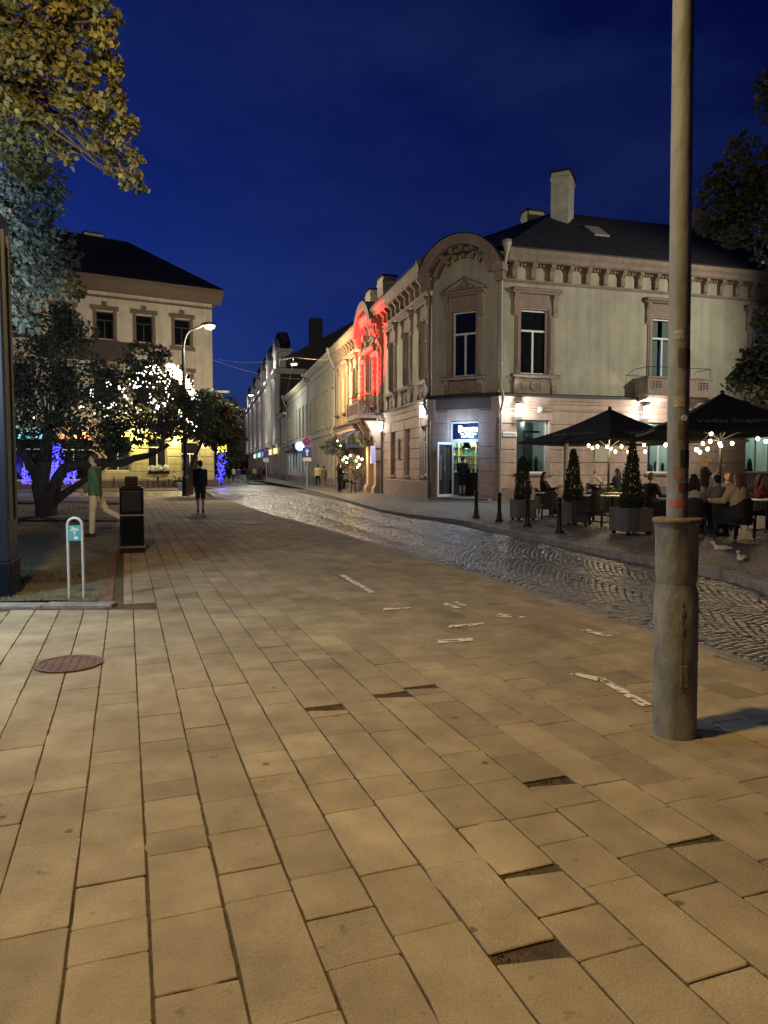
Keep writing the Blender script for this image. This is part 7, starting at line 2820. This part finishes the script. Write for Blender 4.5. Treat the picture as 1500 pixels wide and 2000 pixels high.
# gulls on the road
for px, py, a, lab in ((1407, 1086, 1.4, 'white bird pecking on the road left of the other bird'), (1449, 1107, 2.2, 'white bird standing upright on the road behind the lamp post')):
    g = G(px, py, ROADZ)
    M0 = T(g.x, g.y, ROADZ + 0.005, a)
    bd = MB()
    bd.ell((0, 0, 0.13), (0.055, 0.11, 0.055), 12, 8)
    bd.tube([(0, 0.07, 0.15), (0, 0.11, 0.2), (0, 0.12, 0.23)], [0.038, 0.026, 0.024], 8)
    bd.ell((0, 0.13, 0.24), (0.026, 0.034, 0.027), 10, 7)
    bd.tube([(0, -0.08, 0.14), (0, -0.19, 0.135)], [0.04, 0.014], 8)
    bd.tube([(0, 0.15, 0.24), (0, 0.185, 0.232)], [0.01, 0.003], 6)
    for s in (-1, 1):
        bd.tube([(s * 0.02, 0, 0.1), (s * 0.02, 0.005, 0.02), (s * 0.02, 0.035, 0.004)], 0.005, 5)
    o = obj('bird', bd, mat('white_feathers', (0.85, 0.83, 0.8), 0.8, var=0.1, vscale=18), None, M0)
    tag(o, lab, 'bird', 'white birds on the road')
    wg = MB()
    for s in (-1, 1):
        wg.ell((s * 0.045, -0.02, 0.14), (0.016, 0.11, 0.04), 10, 7)
    obj('wing', wg, mat('grey_feathers', (0.6, 0.59, 0.58), 0.8), o, M0)
# café front left of the gate: potted leafy arch, bulbs, stool
q0 = FS @ Vector((us(16.3), -1.2, 0))
cs = []
for px, py, r in ((640, 868, 9), (655, 862, 9), (668, 868, 8), (650, 880, 9), (665, 885, 8), (690, 858, 10), (705, 855, 10), (712, 866, 8), (690, 895, 8), (700, 902, 8), (672, 905, 9), (665, 915, 8), (695, 915, 8), (692, 930, 7), (684, 900, 6), (630, 872, 5), (640, 882, 6)):
    cs.append(cl(px, py, 43.5 + (720 - px) * 0.05, r * 1.1, 0.8, 0.5))
tree('olive_tree', 'leafy olive climbing round the navy awnings of the café', (q0.x, q0.y, PV), [([(q0.x, q0.y, PV), (q0.x + .1, q0.y, 1.2), (q0.x - .1, q0.y, 2.6), (q0.x - 0.5, q0.y + .3, 3.6)], 0.13, 0.06)], cs, 3400, 0.13, M['linden'], 31, group=None)
fairy('fairy_lights', 'warm bulbs among the leaves under the navy awnings', [P(px, py, 43 + (720 - px) * .05) for px, py in ((670, 898), (679, 895), (700, 893), (703, 907), (698, 913), (677, 903), (665, 870), (702, 908), (659, 861), (674, 893), (689, 917), (684, 890), (696, 900), (707, 897))], 0.075, M['bulb'])
light('cafe_glow', P(685, 905, 43.5), 120, (1.0, 0.66, 0.25), 0.3)
light('cafe_glow', P(700, 890, 44.5), 60, (1.0, 0.66, 0.25), 0.3)
g = gp(690, 963)
M0 = T(g.x, g.y, PV)
st = thing('stool', 'tall dark stool under the person with crossed legs', 'stool', M0)
mb = MB()
mb.lathe([(0.17, 0.55), (0.18, 0.6), (0.17, 0.62)], 14)
obj('seat', mb, M['black'], st, M0)
for k in range(4):
    a = k * math.pi / 2 + .7
    mb = MB()
    mb.tube([(0.2 * math.cos(a), 0.2 * math.sin(a), 0), (0.12 * math.cos(a), 0.12 * math.sin(a), 0.56)], 0.015, 6)
    obj('leg', mb, M['black'], st, M0)
g = gp(499, 938)
M0 = T(g.x, g.y, PV, 0.2)
tr_ = thing('flower_trough', 'low black trough of plants at the bend of the far kerb', 'planter', M0)
mb = MB()
mb.bbox(-0.9, 0.9, -0.25, 0.25, 0.05, 0.5, 0.03)
obj('trough', mb, M['black'], tr_, M0)
me = leaf_cloud([((x, 0, 0.6), (0.3, 0.25, 0.2)) for x in (-.6, -.2, .2, .6)], 260, 0.14, rn)
me.materials.append(M['darkleaf'])
obj('foliage', me, None, tr_, M0)
SKYTINT, SKYSTR = (0.48, 0.80, 1.40), 2.7
# ------------------------------------------------------------------ lamps out of view, an added fill spot and the sky
light('street_lamp_light', (-2.1, 2.4, 7.8), 1900, (1.0, 0.655, 0.22), 0.22)
light('street_lamp_light', (-5.2, 6.0, 3.0), 520, (0.6, 0.82, 1.0), 0.2)
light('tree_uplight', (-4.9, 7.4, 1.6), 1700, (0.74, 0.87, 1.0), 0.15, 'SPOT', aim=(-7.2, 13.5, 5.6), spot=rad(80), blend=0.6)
light('street_lamp_light', (-3.0, 14, 11), 1700, (1.0, 0.93, 0.75), 0.2, 'SPOT', aim=(3.4, 31.8, 8), spot=rad(32), blend=0.8)  # spot without a fixture, added to brighten the angled corner front
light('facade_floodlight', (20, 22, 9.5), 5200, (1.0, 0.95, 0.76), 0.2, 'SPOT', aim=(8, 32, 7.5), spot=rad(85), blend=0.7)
for k, x in enumerate(np.linspace(10, L - 3, 6)):
    p = FT @ Vector((x, -2.2, 6.0))
    light('facade_light', p, 90, (1.0, 0.9, 0.76), 0.2)
    p = FT @ Vector((x, -1.6, 15.6))
    light('facade_light', p, 300, (1.0, 0.9, 0.76), 0.2)

w = bpy.data.worlds.new('World')
S.world = w
w.use_nodes = True
nt = w.node_tree
N, Lk = nt.nodes.new, nt.links.new
sky = N('ShaderNodeTexSky')
sky.sky_type = 'NISHITA'
sky.sun_disc = False
sky.sun_elevation = rad(-4.5)
sky.sun_rotation = rad(-60)
sky.ozone_density = 4.0
hs_ = N('ShaderNodeMix')
hs_.data_type, hs_.blend_type = 'RGBA', 'MULTIPLY'
hs_.inputs[0].default_value = 1
hs_.inputs[7].default_value = (*SKYTINT, 1)
Lk(sky.outputs[0], hs_.inputs[6])
cn_ = N('ShaderNodeTexNoise')
cn_.inputs['Scale'].default_value, cn_.inputs['Detail'].default_value, cn_.inputs['Roughness'].default_value = 2.2, 5, 0.6
mp_ = N('ShaderNodeMapping')
mp_.inputs['Scale'].default_value = (1, 1, 2.6)
Lk(N('ShaderNodeTexCoord').outputs['Generated'], mp_.inputs['Vector'])
Lk(mp_.outputs['Vector'], cn_.inputs['Vector'])
cr_ = N('ShaderNodeMapRange')
cr_.inputs[1].default_value, cr_.inputs[2].default_value, cr_.inputs[3].default_value, cr_.inputs[4].default_value = 0.42, 0.68, 0.0, 0.16
Lk(cn_.outputs['Fac'], cr_.inputs[0])
cm_ = N('ShaderNodeMix')                 # thin night cloud, a little greyer than the sky
cm_.data_type = 'RGBA'
cm_.inputs[7].default_value = (0.013, 0.023, 0.070, 1)
Lk(cr_.outputs[0], cm_.inputs[0])
Lk(hs_.outputs[2], cm_.inputs[6])
Lk(cm_.outputs[2], nt.nodes['Background'].inputs['Color'])
nt.nodes['Background'].inputs['Strength'].default_value = SKYSTR
sd = bpy.data.lights.new('sun', 'SUN')
sd.energy, sd.angle, sd.color = 0.004, rad(12), (0.6, 0.7, 1.0)
so = bpy.data.objects.new('sun', sd)
COL.objects.link(so)
so.rotation_euler = (rad(75), 0, rad(60))
S.view_settings.view_transform = 'Standard'
S.view_settings.look = 'None'
S.view_settings.exposure = 0
S.view_settings.gamma = 1
S.cycles.use_denoising = True
S.cycles.max_bounces = 6
S.cycles.transparent_max_bounces = 12
S.cycles.sample_clamp_indirect = 4
S.cycles.caustics_reflective = S.cycles.caustics_refractive = False
